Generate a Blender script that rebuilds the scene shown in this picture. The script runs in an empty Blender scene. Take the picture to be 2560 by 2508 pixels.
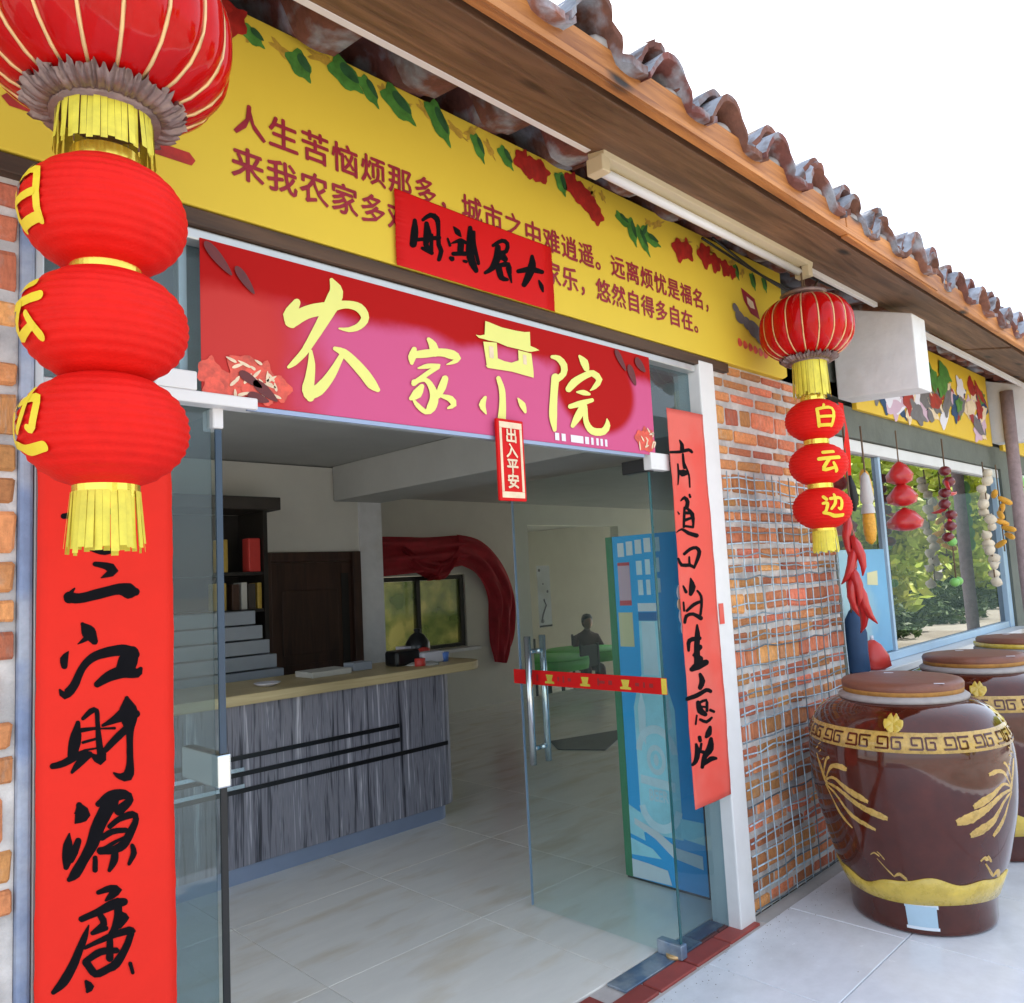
import bpy, bmesh, math, random
from mathutils import Vector, Matrix
R = math.radians
rnd = random.Random(7)
sc = bpy.context.scene
COL = sc.collection

# ---------------------------------------------------------------- camera
cd = bpy.data.cameras.new('camera')
cam = bpy.data.objects.new('camera', cd)
COL.objects.link(cam)
cd.sensor_fit = 'HORIZONTAL'; cd.sensor_width = 36.0; cd.lens = 1992.19 / 2560 * 36.0
cd.clip_start = 0.05; cd.clip_end = 3000
YAW, PITCH, ROLL = 0.78185, 0.09738, -0.05172
_f = Vector((math.sin(YAW) * math.cos(PITCH), math.cos(YAW) * math.cos(PITCH), math.sin(PITCH)))
_r = Vector((math.cos(YAW), -math.sin(YAW), 0)); _u = _r.cross(_f)
_r2 = _r * math.cos(ROLL) + _u * math.sin(ROLL); _u2 = _u * math.cos(ROLL) - _r * math.sin(ROLL)
cam.matrix_world = Matrix(((_r2.x, _u2.x, -_f.x, 0), (_r2.y, _u2.y, -_f.y, -1.8873), (_r2.z, _u2.z, -_f.z, 1.5), (0, 0, 0, 1)))
sc.camera = cam

# ---------------------------------------------------------------- sky, sun, exposure
SUN_AZ, SUN_EL = R(48), R(50)          # azimuth from +Y towards +X: the sun stands behind the building
w = bpy.data.worlds.new('World'); sc.world = w; w.use_nodes = True
nt = w.node_tree; bg = nt.nodes['Background']
sky = nt.nodes.new('ShaderNodeTexSky'); sky.sky_type = 'NISHITA'; sky.sun_disc = False
sky.sun_elevation = SUN_EL; sky.sun_rotation = SUN_AZ
sky.air_density = 1.0; sky.dust_density = 1.6; sky.ozone_density = 1.0
hz = nt.nodes.new('ShaderNodeMix'); hz.data_type = 'RGBA'; hz.inputs['Factor'].default_value = .45      # thin bright haze all over the sky
nt.links.new(sky.outputs[0], hz.inputs['A']); hz.inputs['B'].default_value = (7.2, 7.8, 8.6, 1)
nt.links.new(hz.outputs['Result'], bg.inputs['Color']); bg.inputs['Strength'].default_value = 0.12
sl = bpy.data.lights.new('sun', 'SUN'); sl.energy = 4.5; sl.angle = R(0.5); sl.color = (1, .95, .86)
so = bpy.data.objects.new('sun', sl); COL.objects.link(so)
so.rotation_euler = Vector((math.sin(SUN_AZ) * math.cos(SUN_EL), math.cos(SUN_AZ) * math.cos(SUN_EL), math.sin(SUN_EL))).to_track_quat('Z', 'Y').to_euler()
sc.view_settings.view_transform = 'Standard'; sc.view_settings.look = 'None'
sc.view_settings.exposure = 1.47; sc.view_settings.gamma = 1.0; sc.view_settings.use_curve_mapping = False
sc.render.engine = 'CYCLES'
sc.cycles.max_bounces = 10; sc.cycles.diffuse_bounces = 5; sc.cycles.transparent_max_bounces = 16
sc.cycles.sample_clamp_indirect = 6

# ---------------------------------------------------------------- materials
def mat(name, col, rough=.6, metal=0.0, spec=.5, noise=None, bump=None, vary=0.0, coat=0.0, coords='Object', scale=(1, 1, 1), hue=0.0, second=None, sec_scale=3.0, sec_pos=(.45, .6), trans=0.0):
    """procedural Principled material: fine colour noise, fine relief, per-object variation, a second blotchy colour"""
    m = bpy.data.materials.new(name); m.use_nodes = True
    t = m.node_tree; N = t.nodes; L = t.links; b = N['Principled BSDF']
    b.inputs['Roughness'].default_value = rough; b.inputs['Metallic'].default_value = metal
    b.inputs['Specular IOR Level'].default_value = spec; b.inputs['Coat Weight'].default_value = coat
    b.inputs['Coat Roughness'].default_value = .025
    c4 = (*col, 1); b.inputs['Base Color'].default_value = c4
    m.diffuse_color = c4
    out = None
    tc = N.new('ShaderNodeTexCoord'); mp = N.new('ShaderNodeMapping'); L.new(tc.outputs[coords], mp.inputs[0]); mp.inputs['Scale'].default_value = scale
    oi = N.new('ShaderNodeObjectInfo')
    ad = N.new('ShaderNodeVectorMath'); ad.operation = 'ADD'; L.new(mp.outputs[0], ad.inputs[0])
    ml = N.new('ShaderNodeMath'); ml.operation = 'MULTIPLY'; L.new(oi.outputs['Random'], ml.inputs[0]); ml.inputs[1].default_value = 17.0
    L.new(ml.outputs[0], ad.inputs[1]); vec = ad.outputs[0]
    rgb = N.new('ShaderNodeRGB'); rgb.outputs[0].default_value = c4; out = rgb.outputs[0]
    if second:
        n2 = N.new('ShaderNodeTexNoise'); n2.inputs['Scale'].default_value = sec_scale; n2.inputs['Detail'].default_value = 5; L.new(vec, n2.inputs['Vector'])
        r2 = N.new('ShaderNodeValToRGB'); r2.color_ramp.elements[0].position = sec_pos[0]; r2.color_ramp.elements[1].position = sec_pos[1]; L.new(n2.outputs['Fac'], r2.inputs[0])
        mx = N.new('ShaderNodeMix'); mx.data_type = 'RGBA'; L.new(r2.outputs[0], mx.inputs['Factor']); L.new(out, mx.inputs['A']); mx.inputs['B'].default_value = (*second, 1); out = mx.outputs['Result']
    if noise:
        n = N.new('ShaderNodeTexNoise'); n.inputs['Scale'].default_value = noise[0]; n.inputs['Detail'].default_value = 6; n.inputs['Roughness'].default_value = .65; L.new(vec, n.inputs['Vector'])
        hs = N.new('ShaderNodeHueSaturation'); mr = N.new('ShaderNodeMapRange'); mr.inputs[1].default_value = .25; mr.inputs[2].default_value = .75; mr.inputs[3].default_value = 1 - noise[1]; mr.inputs[4].default_value = 1 + noise[1]
        L.new(n.outputs['Fac'], mr.inputs[0]); L.new(mr.outputs[0], hs.inputs['Value']); L.new(out, hs.inputs['Color']); out = hs.outputs[0]
        mr2 = N.new('ShaderNodeMapRange'); mr2.inputs[3].default_value = max(rough - .08, .02); mr2.inputs[4].default_value = min(rough + .08, 1); L.new(n.outputs['Fac'], mr2.inputs[0]); L.new(mr2.outputs[0], b.inputs['Roughness'])
    if vary or hue:
        hs = N.new('ShaderNodeHueSaturation'); mr = N.new('ShaderNodeMapRange'); mr.inputs[3].default_value = 1 - vary; mr.inputs[4].default_value = 1 + vary
        L.new(oi.outputs['Random'], mr.inputs[0]); L.new(mr.outputs[0], hs.inputs['Value']); L.new(out, hs.inputs['Color'])
        if hue:
            fr = N.new('ShaderNodeMath'); fr.operation = 'FRACT'; m7 = N.new('ShaderNodeMath'); m7.operation = 'MULTIPLY'; m7.inputs[1].default_value = 7.31; L.new(oi.outputs['Random'], m7.inputs[0]); L.new(m7.outputs[0], fr.inputs[0])
            mh = N.new('ShaderNodeMapRange'); mh.inputs[3].default_value = .5 - hue; mh.inputs[4].default_value = .5 + hue; L.new(fr.outputs[0], mh.inputs[0]); L.new(mh.outputs[0], hs.inputs['Hue'])
        out = hs.outputs[0]
    L.new(out, b.inputs['Base Color'])
    if bump:
        nb = N.new('ShaderNodeTexNoise'); nb.inputs['Scale'].default_value = bump[0]; nb.inputs['Detail'].default_value = 6; L.new(vec, nb.inputs['Vector'])
        bp = N.new('ShaderNodeBump'); bp.inputs['Strength'].default_value = bump[1]; bp.inputs['Distance'].default_value = .01; L.new(nb.outputs['Fac'], bp.inputs['Height']); L.new(bp.outputs[0], b.inputs['Normal'])
    return m

def wood(name, c1, c2, scale=(1, 12, 12), rough=.6, bump=.25, knots=True):
    m = bpy.data.materials.new(name); m.use_nodes = True
    t = m.node_tree; N = t.nodes; L = t.links; b = N['Principled BSDF']; b.inputs['Roughness'].default_value = rough
    tc = N.new('ShaderNodeTexCoord'); mp = N.new('ShaderNodeMapping'); mp.inputs['Scale'].default_value = scale; L.new(tc.outputs['Object'], mp.inputs[0])
    n = N.new('ShaderNodeTexNoise'); n.inputs['Scale'].default_value = 1.6; n.inputs['Detail'].default_value = 7; n.inputs['Roughness'].default_value = .62; n.inputs['Distortion'].default_value = .8; L.new(mp.outputs[0], n.inputs['Vector'])
    r = N.new('ShaderNodeValToRGB'); e = r.color_ramp.elements; e[0].position = .33; e[0].color = (*c2, 1); e[1].position = .66; e[1].color = (*c1, 1); L.new(n.outputs['Fac'], r.inputs[0])
    out = r.outputs[0]
    n2 = N.new('ShaderNodeTexNoise'); n2.inputs['Scale'].default_value = 1.1; L.new(tc.outputs['Object'], n2.inputs['Vector'])
    hs = N.new('ShaderNodeHueSaturation'); mr = N.new('ShaderNodeMapRange'); mr.inputs[1].default_value = .3; mr.inputs[2].default_value = .7; mr.inputs[3].default_value = .75; mr.inputs[4].default_value = 1.2; L.new(n2.outputs['Fac'], mr.inputs[0]); L.new(mr.outputs[0], hs.inputs['Value']); L.new(out, hs.inputs['Color']); out = hs.outputs[0]
    if knots:
        v = N.new('ShaderNodeTexVoronoi'); mv = N.new('ShaderNodeMapping'); mv.inputs['Scale'].default_value = (2.2, 5.5, 5.5); L.new(tc.outputs['Object'], mv.inputs[0]); L.new(mv.outputs[0], v.inputs['Vector']); v.inputs['Scale'].default_value = 1.0
        rk = N.new('ShaderNodeValToRGB'); rk.color_ramp.elements[0].position = .07; rk.color_ramp.elements[1].position = .17; L.new(v.outputs['Distance'], rk.inputs[0])
        mx = N.new('ShaderNodeMix'); mx.data_type = 'RGBA'; L.new(rk.outputs[0], mx.inputs['Factor']); mx.inputs['A'].default_value = (.02, .012, .008, 1); L.new(out, mx.inputs['B']); out = mx.outputs['Result']
    L.new(out, b.inputs['Base Color'])
    bp = N.new('ShaderNodeBump'); bp.inputs['Strength'].default_value = bump; bp.inputs['Distance'].default_value = .01; L.new(n.outputs['Fac'], bp.inputs['Height']); L.new(bp.outputs[0], b.inputs['Normal'])
    return m

def glass(name, tint=(.9, .97, .95), ior=1.5, rough=0.0, film=None):
    """thin pane: clear tinted transmission plus a Fresnel mirror"""
    m = bpy.data.materials.new(name); m.use_nodes = True
    t = m.node_tree; N = t.nodes; L = t.links; N.remove(N['Principled BSDF'])
    tr = N.new('ShaderNodeBsdfTransparent'); tr.inputs[0].default_value = (*tint, 1)
    gl = N.new('ShaderNodeBsdfGlossy'); gl.inputs['Roughness'].default_value = rough
    fr = N.new('ShaderNodeFresnel'); fr.inputs[0].default_value = ior
    ge = N.new('ShaderNodeNewGeometry'); iv = N.new('ShaderNodeMath'); iv.operation = 'SUBTRACT'; iv.inputs[0].default_value = 1; L.new(ge.outputs['Backfacing'], iv.inputs[1])
    fm = N.new('ShaderNodeMath'); fm.operation = 'MULTIPLY'; L.new(fr.outputs[0], fm.inputs[0]); L.new(iv.outputs[0], fm.inputs[1])
    mx = N.new('ShaderNodeMixShader'); L.new(fm.outputs[0], mx.inputs[0]); L.new(tr.outputs[0], mx.inputs[1]); L.new(gl.outputs[0], mx.inputs[2])
    out = mx.outputs[0]
    if film:
        df_ = N.new('ShaderNodeBsdfDiffuse'); df_.inputs[0].default_value = (*film[1], 1); m3 = N.new('ShaderNodeMixShader'); m3.inputs[0].default_value = film[0]; L.new(out, m3.inputs[1]); L.new(df_.outputs[0], m3.inputs[2]); out = m3.outputs[0]
    L.new(out, N['Material Output'].inputs[0])
    m.diffuse_color = (*tint, 1)
    return m

M = {}
M['brick'] = mat('brick_clay', (.58, .21, .085), .85, noise=(45, .3), bump=(60, .5), vary=.36, hue=.02, second=(.46, .30, .22), sec_scale=22, sec_pos=(.55, .85))
M['mortar'] = mat('mortar', (.62, .58, .55), .9, noise=(18, .2), bump=(40, .8), second=(.42, .40, .39), sec_scale=5)
M['plaster_blue'] = mat('bluish_plaster', (.20, .255, .39), .8, noise=(14, .25), bump=(25, .6), second=(.36, .39, .46), sec_scale=5)
M['plaster_white'] = mat('white_plaster', (.80, .79, .79), .8, noise=(9, .07), bump=(24, .3), second=(.66, .63, .58), sec_scale=3.5, sec_pos=(.52, .8))
M['plaster_grey'] = mat('grey_green_plaster', (.135, .145, .122), .85, noise=(7, .18), bump=(30, .2))
M['wall_in'] = mat('interior_paint', (.78, .75, .67), .85, noise=(3, .05), bump=(60, .05))
M['ceiling'] = mat('ceiling_paint', (.48, .48, .46), .9, noise=(3, .08))
M['white_metal'] = mat('white_enamel_metal', (.75, .73, .72), .45, noise=(10, .05))
M['alu'] = mat('aluminium', (.55, .56, .55), .4, metal=.6, noise=(20, .08))
M['steel'] = mat('brushed_steel', (.62, .65, .68), .22, metal=1.0, noise=(30, .06), scale=(1, 1, .1))
M['steel_dark'] = mat('worn_blue_steel', (.16, .24, .36), .42, metal=.5, noise=(14, .3), second=(.35, .40, .46), sec_scale=9)
M['beam_dark'] = wood('dark_stained_wood', (.09, .045, .022), (.035, .018, .01), knots=False)
M['beam'] = wood('weathered_brown_wood', (.25, .135, .072), (.085, .043, .024), scale=(.9, 11, 11), bump=.7)
M['fascia'] = wood('orange_pine', (.62, .255, .07), (.27, .09, .024), scale=(.9, 11, 11), bump=.6)
M['tile'] = mat('fired_roof_tile', (.17, .060, .042), .8, noise=(20, .4), bump=(40, .5), vary=.3, hue=.012, second=(.27, .275, .31), sec_scale=8, sec_pos=(.50, .64))
M['tile_top'] = mat('weathered_grey_tile_top', (.30, .315, .36), .85, noise=(14, .35), bump=(40, .6), vary=.25, second=(.12, .075, .065), sec_scale=10, sec_pos=(.50, .66))
M['yellow_print'] = mat('yellow_vinyl', (.74, .53, .055), .55, spec=.2, noise=(3, .03))
M['gold_print'] = mat('yellow_frame_vinyl', (.78, .50, .03), .5, noise=(5, .04))
M['crimson_print'] = mat('crimson_ink', (.30, .012, .03), .5, noise=(30, .2))
M['red_paper'] = mat('red_couplet_paper', (.74, .026, .015), .55, spec=.12, noise=(12, .04), bump=(5, .35))
M['red_paper_faded'] = mat('faded_red_couplet_paper', (.74, .09, .065), .5, spec=.25, noise=(5, .06), bump=(5, .35), second=(.72, .13, .10), sec_scale=3)
M['red_sign'] = mat('red_paper_sign', (.62, .006, .006), .55, spec=.2, noise=(10, .04), bump=(5, .1))
M['ink'] = mat('black_ink', (.005, .0045, .006), .75, spec=.08, noise=(20, .3))
M['lime_print'] = mat('pale_yellow_ink', (.78, .76, .20), .5, noise=(10, .03))
M['leaf_print'] = mat('green_leaf_ink', (.07, .22, .035), .5, noise=(25, .5))
M['leaf_dark_print'] = mat('dark_green_ink', (.025, .09, .03), .5, noise=(25, .5))
M['flower_print'] = mat('red_flower_ink', (.36, .018, .012), .5, noise=(25, .45))
M['peony_print'] = mat('coral_peony_ink', (.68, .085, .05), .5, noise=(30, .45))
M['cream_print'] = mat('cream_ink', (.80, .62, .42), .5, noise=(20, .2))
M['white_print'] = mat('white_ink', (.78, .74, .80), .5)
M['dark_spray'] = mat('dark_maroon_ink', (.12, .012, .012), .5, noise=(20, .3))
M['grey_print'] = mat('grey_ink', (.16, .14, .15), .5, noise=(20, .3))
M['lantern_red'] = mat('red_lantern_cloth', (.70, .013, .009), .55, spec=.12, noise=(30, .08), bump=(160, .18))
M['lantern_film'] = mat('glossy_red_film', (.46, .004, .004), .08, spec=.18, coat=.05, noise=(8, .2), bump=(9, .15))
M['gold_foil'] = mat('gold_foil', (.85, .66, .10), .22, metal=.75, noise=(14, .1))
M['gold_trim'] = mat('gold_trim_strip', (.74, .48, .22), .3, metal=.35, noise=(14, .1))
M['fringe'] = mat('yellow_fringe', (.72, .62, .06), .5, noise=(25, .2), vary=.08)
M['foil_grey'] = mat('tarnished_foil', (.24, .165, .15), .4, metal=.4, noise=(24, .45), bump=(30, .5))
M['yellow_letter'] = mat('yellow_lettering', (.82, .62, .03), .5)
M['lamp_body'] = mat('cream_batten_plastic', (.62, .52, .34), .5, noise=(6, .06))
M['lamp_tube'] = mat('unlit_fluorescent_tube', (.78, .78, .78), .15)
M['conduit'] = mat('white_pvc', (.72, .69, .66), .45, noise=(5, .06))
M['glass_door'] = glass('green_tinted_glass', (.93, .975, .965), 1.4, film=(.018, (.42, .60, .56)))
M['glass_side'] = glass('grey_side_glass', (.66, .76, .79), 1.5, film=(.03, (.45, .52, .55)))
M['glass_win'] = glass('reflective_window_glass', (.22, .27, .28), 8.0)
M['glass_edge'] = mat('green_glass_edge', (.01, .09, .10), .15, coat=.5)
M['glass_in'] = glass('kitchen_glass', (.82, .90, .72), 1.45, film=(.25, (.55, .62, .22)))
_t = M['glass_in'].node_tree; _tr = [n for n in _t.nodes if n.type == 'BSDF_TRANSPARENT'][0]; _n = _t.nodes.new('ShaderNodeTexNoise'); _n.inputs['Scale'].default_value = 2.6; _n.inputs['Detail'].default_value = 4
_c = _t.nodes.new('ShaderNodeTexCoord'); _t.links.new(_c.outputs['Object'], _n.inputs['Vector']); _r = _t.nodes.new('ShaderNodeValToRGB'); _r.color_ramp.elements[0].position = .38; _r.color_ramp.elements[0].color = (.38, .52, .30, 1); _r.color_ramp.elements[1].position = .62; _r.color_ramp.elements[1].color = (1, .96, .60, 1)
_t.links.new(_n.outputs['Fac'], _r.inputs[0]); _t.links.new(_r.outputs[0], _tr.inputs[0])
M['edge_dark'] = mat('dark_blue_glass_edge', (.02, .045, .08), .3, noise=(8, .2))
M['black'] = mat('black_rubber', (.006, .006, .007), .5)
M['jar'] = mat('brown_jar_glaze', (.068, .011, .005), .10, spec=.3, coat=.55, noise=(10, .3), bump=(7, .06))
M['jar_gold'] = mat('ochre_relief_glaze', (.50, .31, .07), .28, coat=.4, noise=(30, .35), bump=(50, .3))
M['jar_lemon'] = mat('yellow_relief_glaze', (.60, .42, .06), .28, coat=.4, noise=(14, .25), bump=(40, .3))
M['jar_lid'] = mat('terracotta_lid', (.20, .072, .042), .45, noise=(12, .2), bump=(30, .2))
M['jar_band'] = mat('ochre_cloth_band', (.36, .17, .035), .7, noise=(30, .3))
M['jar_neck'] = mat('grey_sealing_clay', (.36, .33, .32), .8, noise=(20, .2))
M['label'] = mat('taped_paper_label', (.42, .57, .68), .5, noise=(8, .08))
M['label_tape'] = mat('clear_tape', (.70, .75, .80), .3)
M['wire'] = mat('galvanised_wire', (.30, .38, .43), .5, metal=.15, noise=(30, .45), vary=.7)
M['floor_tile'] = mat('marble_floor_tile', (.86, .82, .75), .16, noise=(2.2, .06), scale=(1.2, 4, 1), second=(.74, .65, .52), sec_scale=1.9, sec_pos=(.52, .74), vary=.03)
M['grout'] = mat('dark_grout', (.20, .18, .16), .9)
M['pave_tile'] = mat('pale_glazed_paving', (.80, .82, .86), .24, noise=(14, .07), second=(.66, .67, .68), sec_scale=2.2, sec_pos=(.54, .86), vary=.025)
M['grit'] = mat('dark_grit', (.16, .13, .10), .9, noise=(30, .4))
M['pave_base'] = mat('pale_concrete', (.5, .49, .47), .9, noise=(5, .15))
M['thr_red'] = mat('maroon_threshold_tile', (.30, .055, .045), .5, noise=(14, .2), vary=.25)
M['thr_grout'] = mat('cement_threshold', (.55, .50, .47), .9, noise=(12, .15))
M['yard'] = mat('sunlit_yard_concrete', (.42, .39, .34), .9, noise=(1.5, .2), second=(.32, .29, .24), sec_scale=.5)
M['counter'] = None
M['counter_top'] = wood('pale_wood_edge', (.62, .50, .27), (.50, .38, .19), scale=(1.2, 20, 20), knots=False, rough=.45)
M['kick'] = mat('blue_grey_kick_plate', (.30, .36, .50), .35, metal=.4, noise=(6, .06))
M['dark_wood'] = wood('dark_walnut', (.075, .032, .018), (.035, .015, .009), scale=(10, 10, .9), knots=False, rough=.45)
M['cabinet'] = mat('black_brown_laminate', (.018, .014, .011), .45, noise=(10, .2))
M['cab_top'] = mat('dark_brown_cornice', (.05, .04, .032), .5, noise=(6, .3))
M['red_cloth'] = mat('deep_red_drape', (.46, .026, .040), .75, noise=(5, .3), bump=(14, .4))
M['fridge_blue'] = mat('blue_fridge_wrap', (.006, .40, .86), .4, noise=(2, .06))
M['fridge_green'] = mat('green_fridge_edge', (.02, .20, .08), .4, noise=(6, .1))
M['wrap_light'] = mat('light_blue_wrap_print', (.38, .78, .92), .4, noise=(5, .2))
M['wrap_pale'] = mat('pale_blue_wrap_print', (.62, .80, .90), .4, noise=(6, .15))
M['wrap_white'] = mat('white_wrap_print', (.70, .76, .82), .4, noise=(8, .08))
M['wrap_dark'] = mat('deep_blue_wrap_print', (.006, .15, .42), .4, noise=(5, .15))
M['pink_card'] = mat('pink_card', (.62, .42, .52), .6, noise=(6, .06))
M['red_card'] = mat('red_card', (.60, .07, .09), .6)
M['cream_card'] = mat('cream_card', (.66, .62, .36), .6, noise=(6, .08))
M['orange_label'] = mat('orange_red_label', (.80, .05, .012), .4, noise=(14, .1))
M['maroon_print'] = mat('maroon_ink', (.30, .01, .01), .5)
M['plastic_white'] = mat('white_plastic', (.72, .70, .76), .4)
M['plastic_blue'] = mat('blue_plastic', (.10, .22, .62), .4)
M['plastic_red'] = mat('red_plastic', (.62, .05, .04), .4)
M['plastic_black'] = mat('black_plastic', (.01, .01, .012), .3)
M['paper'] = mat('grey_paper', (.55, .53, .48), .7, noise=(10, .1))
M['grey_drawer'] = mat('grey_drawer_front', (.32, .35, .40), .5, noise=(4, .08))
M['gold_bottle'] = mat('amber_gold_box', (.50, .33, .06), .35, noise=(12, .15))
M['green_cloth'] = mat('green_tablecloth', (.07, .40, .04), .6, noise=(5, .1))
M['black_wood'] = mat('black_painted_wood', (.012, .011, .010), .5)
M['skin'] = mat('tanned_skin', (.20, .10, .065), .5, noise=(20, .08))
M['hair'] = mat('black_hair', (.008, .007, .006), .55, noise=(60, .3))
M['shirt'] = mat('dark_maroon_shirt', (.055, .022, .022), .8, noise=(20, .2))
M['trousers'] = mat('dark_blue_trousers', (.03, .035, .06), .8, noise=(20, .2))
M['bark'] = mat('tree_bark', (.16, .11, .075), .9, noise=(14, .3), bump=(14, .8))
M['leaf'] = mat('tree_leaf', (.40, .50, .05), .55, noise=(3, .3), vary=.15, second=(.50, .52, .06), sec_scale=1.2)
M['leaf_dark'] = mat('dark_tree_leaf', (.05, .10, .02), .6, noise=(3, .5))
M['rope_post'] = mat('pinkish_bark_post', (.33, .24, .24), .85, noise=(20, .25), bump=(20, .7))
M['frame_blue'] = mat('pale_blue_window_frame', (.42, .58, .72), .4, noise=(6, .08))
M['blue_board'] = mat('sky_blue_board', (.16, .42, .66), .4, noise=(2, .12), second=(.36, .56, .62), sec_scale=1.5)
M['stone_sill'] = mat('white_stone_sill', (.70, .70, .70), .35, noise=(8, .05))
M['chili'] = mat('red_chili', (.55, .02, .02), .3, coat=.3, noise=(10, .15))
M['chili_dark'] = mat('dark_red_chili', (.16, .012, .016), .3, coat=.3)
M['corn'] = mat('orange_corn', (.75, .36, .03), .45, noise=(60, .2), bump=(90, .6))
M['garlic'] = mat('cream_garlic', (.66, .56, .42), .55, noise=(12, .2))
M['green_fruit'] = mat('green_fruit', (.22, .52, .12), .35)
M['loofah'] = mat('grey_white_gourd', (.55, .52, .50), .5, noise=(10, .15))
M['cord'] = mat('brown_twine', (.16, .10, .06), .9)
M['navy'] = mat('navy_cloth', (.02, .06, .14), .7, noise=(8, .25))

def stripes(name):
    m = bpy.data.materials.new(name); m.use_nodes = True
    t = m.node_tree; N = t.nodes; L = t.links; b = N['Principled BSDF']; b.inputs['Roughness'].default_value = .4
    tc = N.new('ShaderNodeTexCoord')
    mp = N.new('ShaderNodeMapping'); mp.inputs['Scale'].default_value = (24, 24, .9); L.new(tc.outputs['Object'], mp.inputs[0])
    n = N.new('ShaderNodeTexNoise'); n.inputs['Scale'].default_value = 1.0; n.inputs['Detail'].default_value = 4; n.inputs['Roughness'].default_value = .75; n.inputs['Distortion'].default_value = .25; L.new(mp.outputs[0], n.inputs['Vector'])
    r = N.new('ShaderNodeValToRGB'); cr = r.color_ramp; cr.elements[0].position = .33; cr.elements[0].color = (.012, .012, .018, 1); cr.elements[1].position = .70; cr.elements[1].color = (.72, .69, .74, 1)
    for p, c in ((.42, (.12, .12, .15)), (.47, (.27, .26, .30)), (.56, (.20, .20, .24)), (.60, (.36, .35, .40))):
        e = cr.elements.new(p); e.color = (*c, 1)
    L.new(n.outputs['Fac'], r.inputs[0]); L.new(r.outputs[0], b.inputs['Base Color'])
    return m
M['counter'] = stripes('grey_zebra_wood')

def banner_material():
    """flat print of the door banner: red ground, pink centre, red disc (printed colours in the banner's own object space)"""
    m = bpy.data.materials.new('red_pink_banner_print'); m.use_nodes = True
    t = m.node_tree; N = t.nodes; L = t.links; b = N['Principled BSDF']; b.inputs['Roughness'].default_value = .6; b.inputs['Specular IOR Level'].default_value = .12
    tc = N.new('ShaderNodeTexCoord'); sp = N.new('ShaderNodeSeparateXYZ'); L.new(tc.outputs['Object'], sp.inputs[0])
    nz = N.new('ShaderNodeTexNoise'); nz.inputs['Scale'].default_value = 5; nz.inputs['Detail'].default_value = 5; L.new(tc.outputs['Object'], nz.inputs['Vector'])
    def math_(op, a, b_=None):
        n = N.new('ShaderNodeMath'); n.operation = op
        for i, v in enumerate((a, b_)):
            if v is None: continue
            if isinstance(v, (int, float)): n.inputs[i].default_value = v
            else: L.new(v, n.inputs[i])
        return n.outputs[0]
    def smooth(v, a, b_):
        n = N.new('ShaderNodeMapRange'); n.interpolation_type = 'SMOOTHSTEP'; n.inputs[1].default_value = a; n.inputs[2].default_value = b_; L.new(v, n.inputs[0]); return n.outputs[0]
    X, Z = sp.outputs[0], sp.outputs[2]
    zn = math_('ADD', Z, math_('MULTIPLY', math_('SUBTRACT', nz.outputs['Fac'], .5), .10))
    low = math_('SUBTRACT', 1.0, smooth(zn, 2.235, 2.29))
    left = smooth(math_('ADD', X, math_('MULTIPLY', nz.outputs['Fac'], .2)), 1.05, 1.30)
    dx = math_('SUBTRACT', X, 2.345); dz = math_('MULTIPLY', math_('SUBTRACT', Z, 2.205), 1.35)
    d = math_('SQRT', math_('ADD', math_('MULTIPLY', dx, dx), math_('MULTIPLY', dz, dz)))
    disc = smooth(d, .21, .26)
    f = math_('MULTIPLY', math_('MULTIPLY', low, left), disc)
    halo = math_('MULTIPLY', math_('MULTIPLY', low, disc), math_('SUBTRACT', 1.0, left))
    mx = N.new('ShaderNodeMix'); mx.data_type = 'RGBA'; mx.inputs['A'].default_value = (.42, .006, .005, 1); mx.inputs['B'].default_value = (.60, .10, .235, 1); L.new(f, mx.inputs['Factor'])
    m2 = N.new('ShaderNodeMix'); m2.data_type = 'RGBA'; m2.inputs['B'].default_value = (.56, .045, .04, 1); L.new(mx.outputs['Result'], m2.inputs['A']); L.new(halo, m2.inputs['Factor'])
    L.new(m2.outputs['Result'], b.inputs['Base Color'])
    return m
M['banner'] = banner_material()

def ripple(x, z, wav):
    """slow ripple of pasted paper, so ink and sheet bend together"""
    return wav * (math.sin(z * 9 + x * 5) + .6 * math.sin(z * 23 - x * 14 + 1) + .7 * math.sin(x * 31 + z * 4)) if wav else 0
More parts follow.
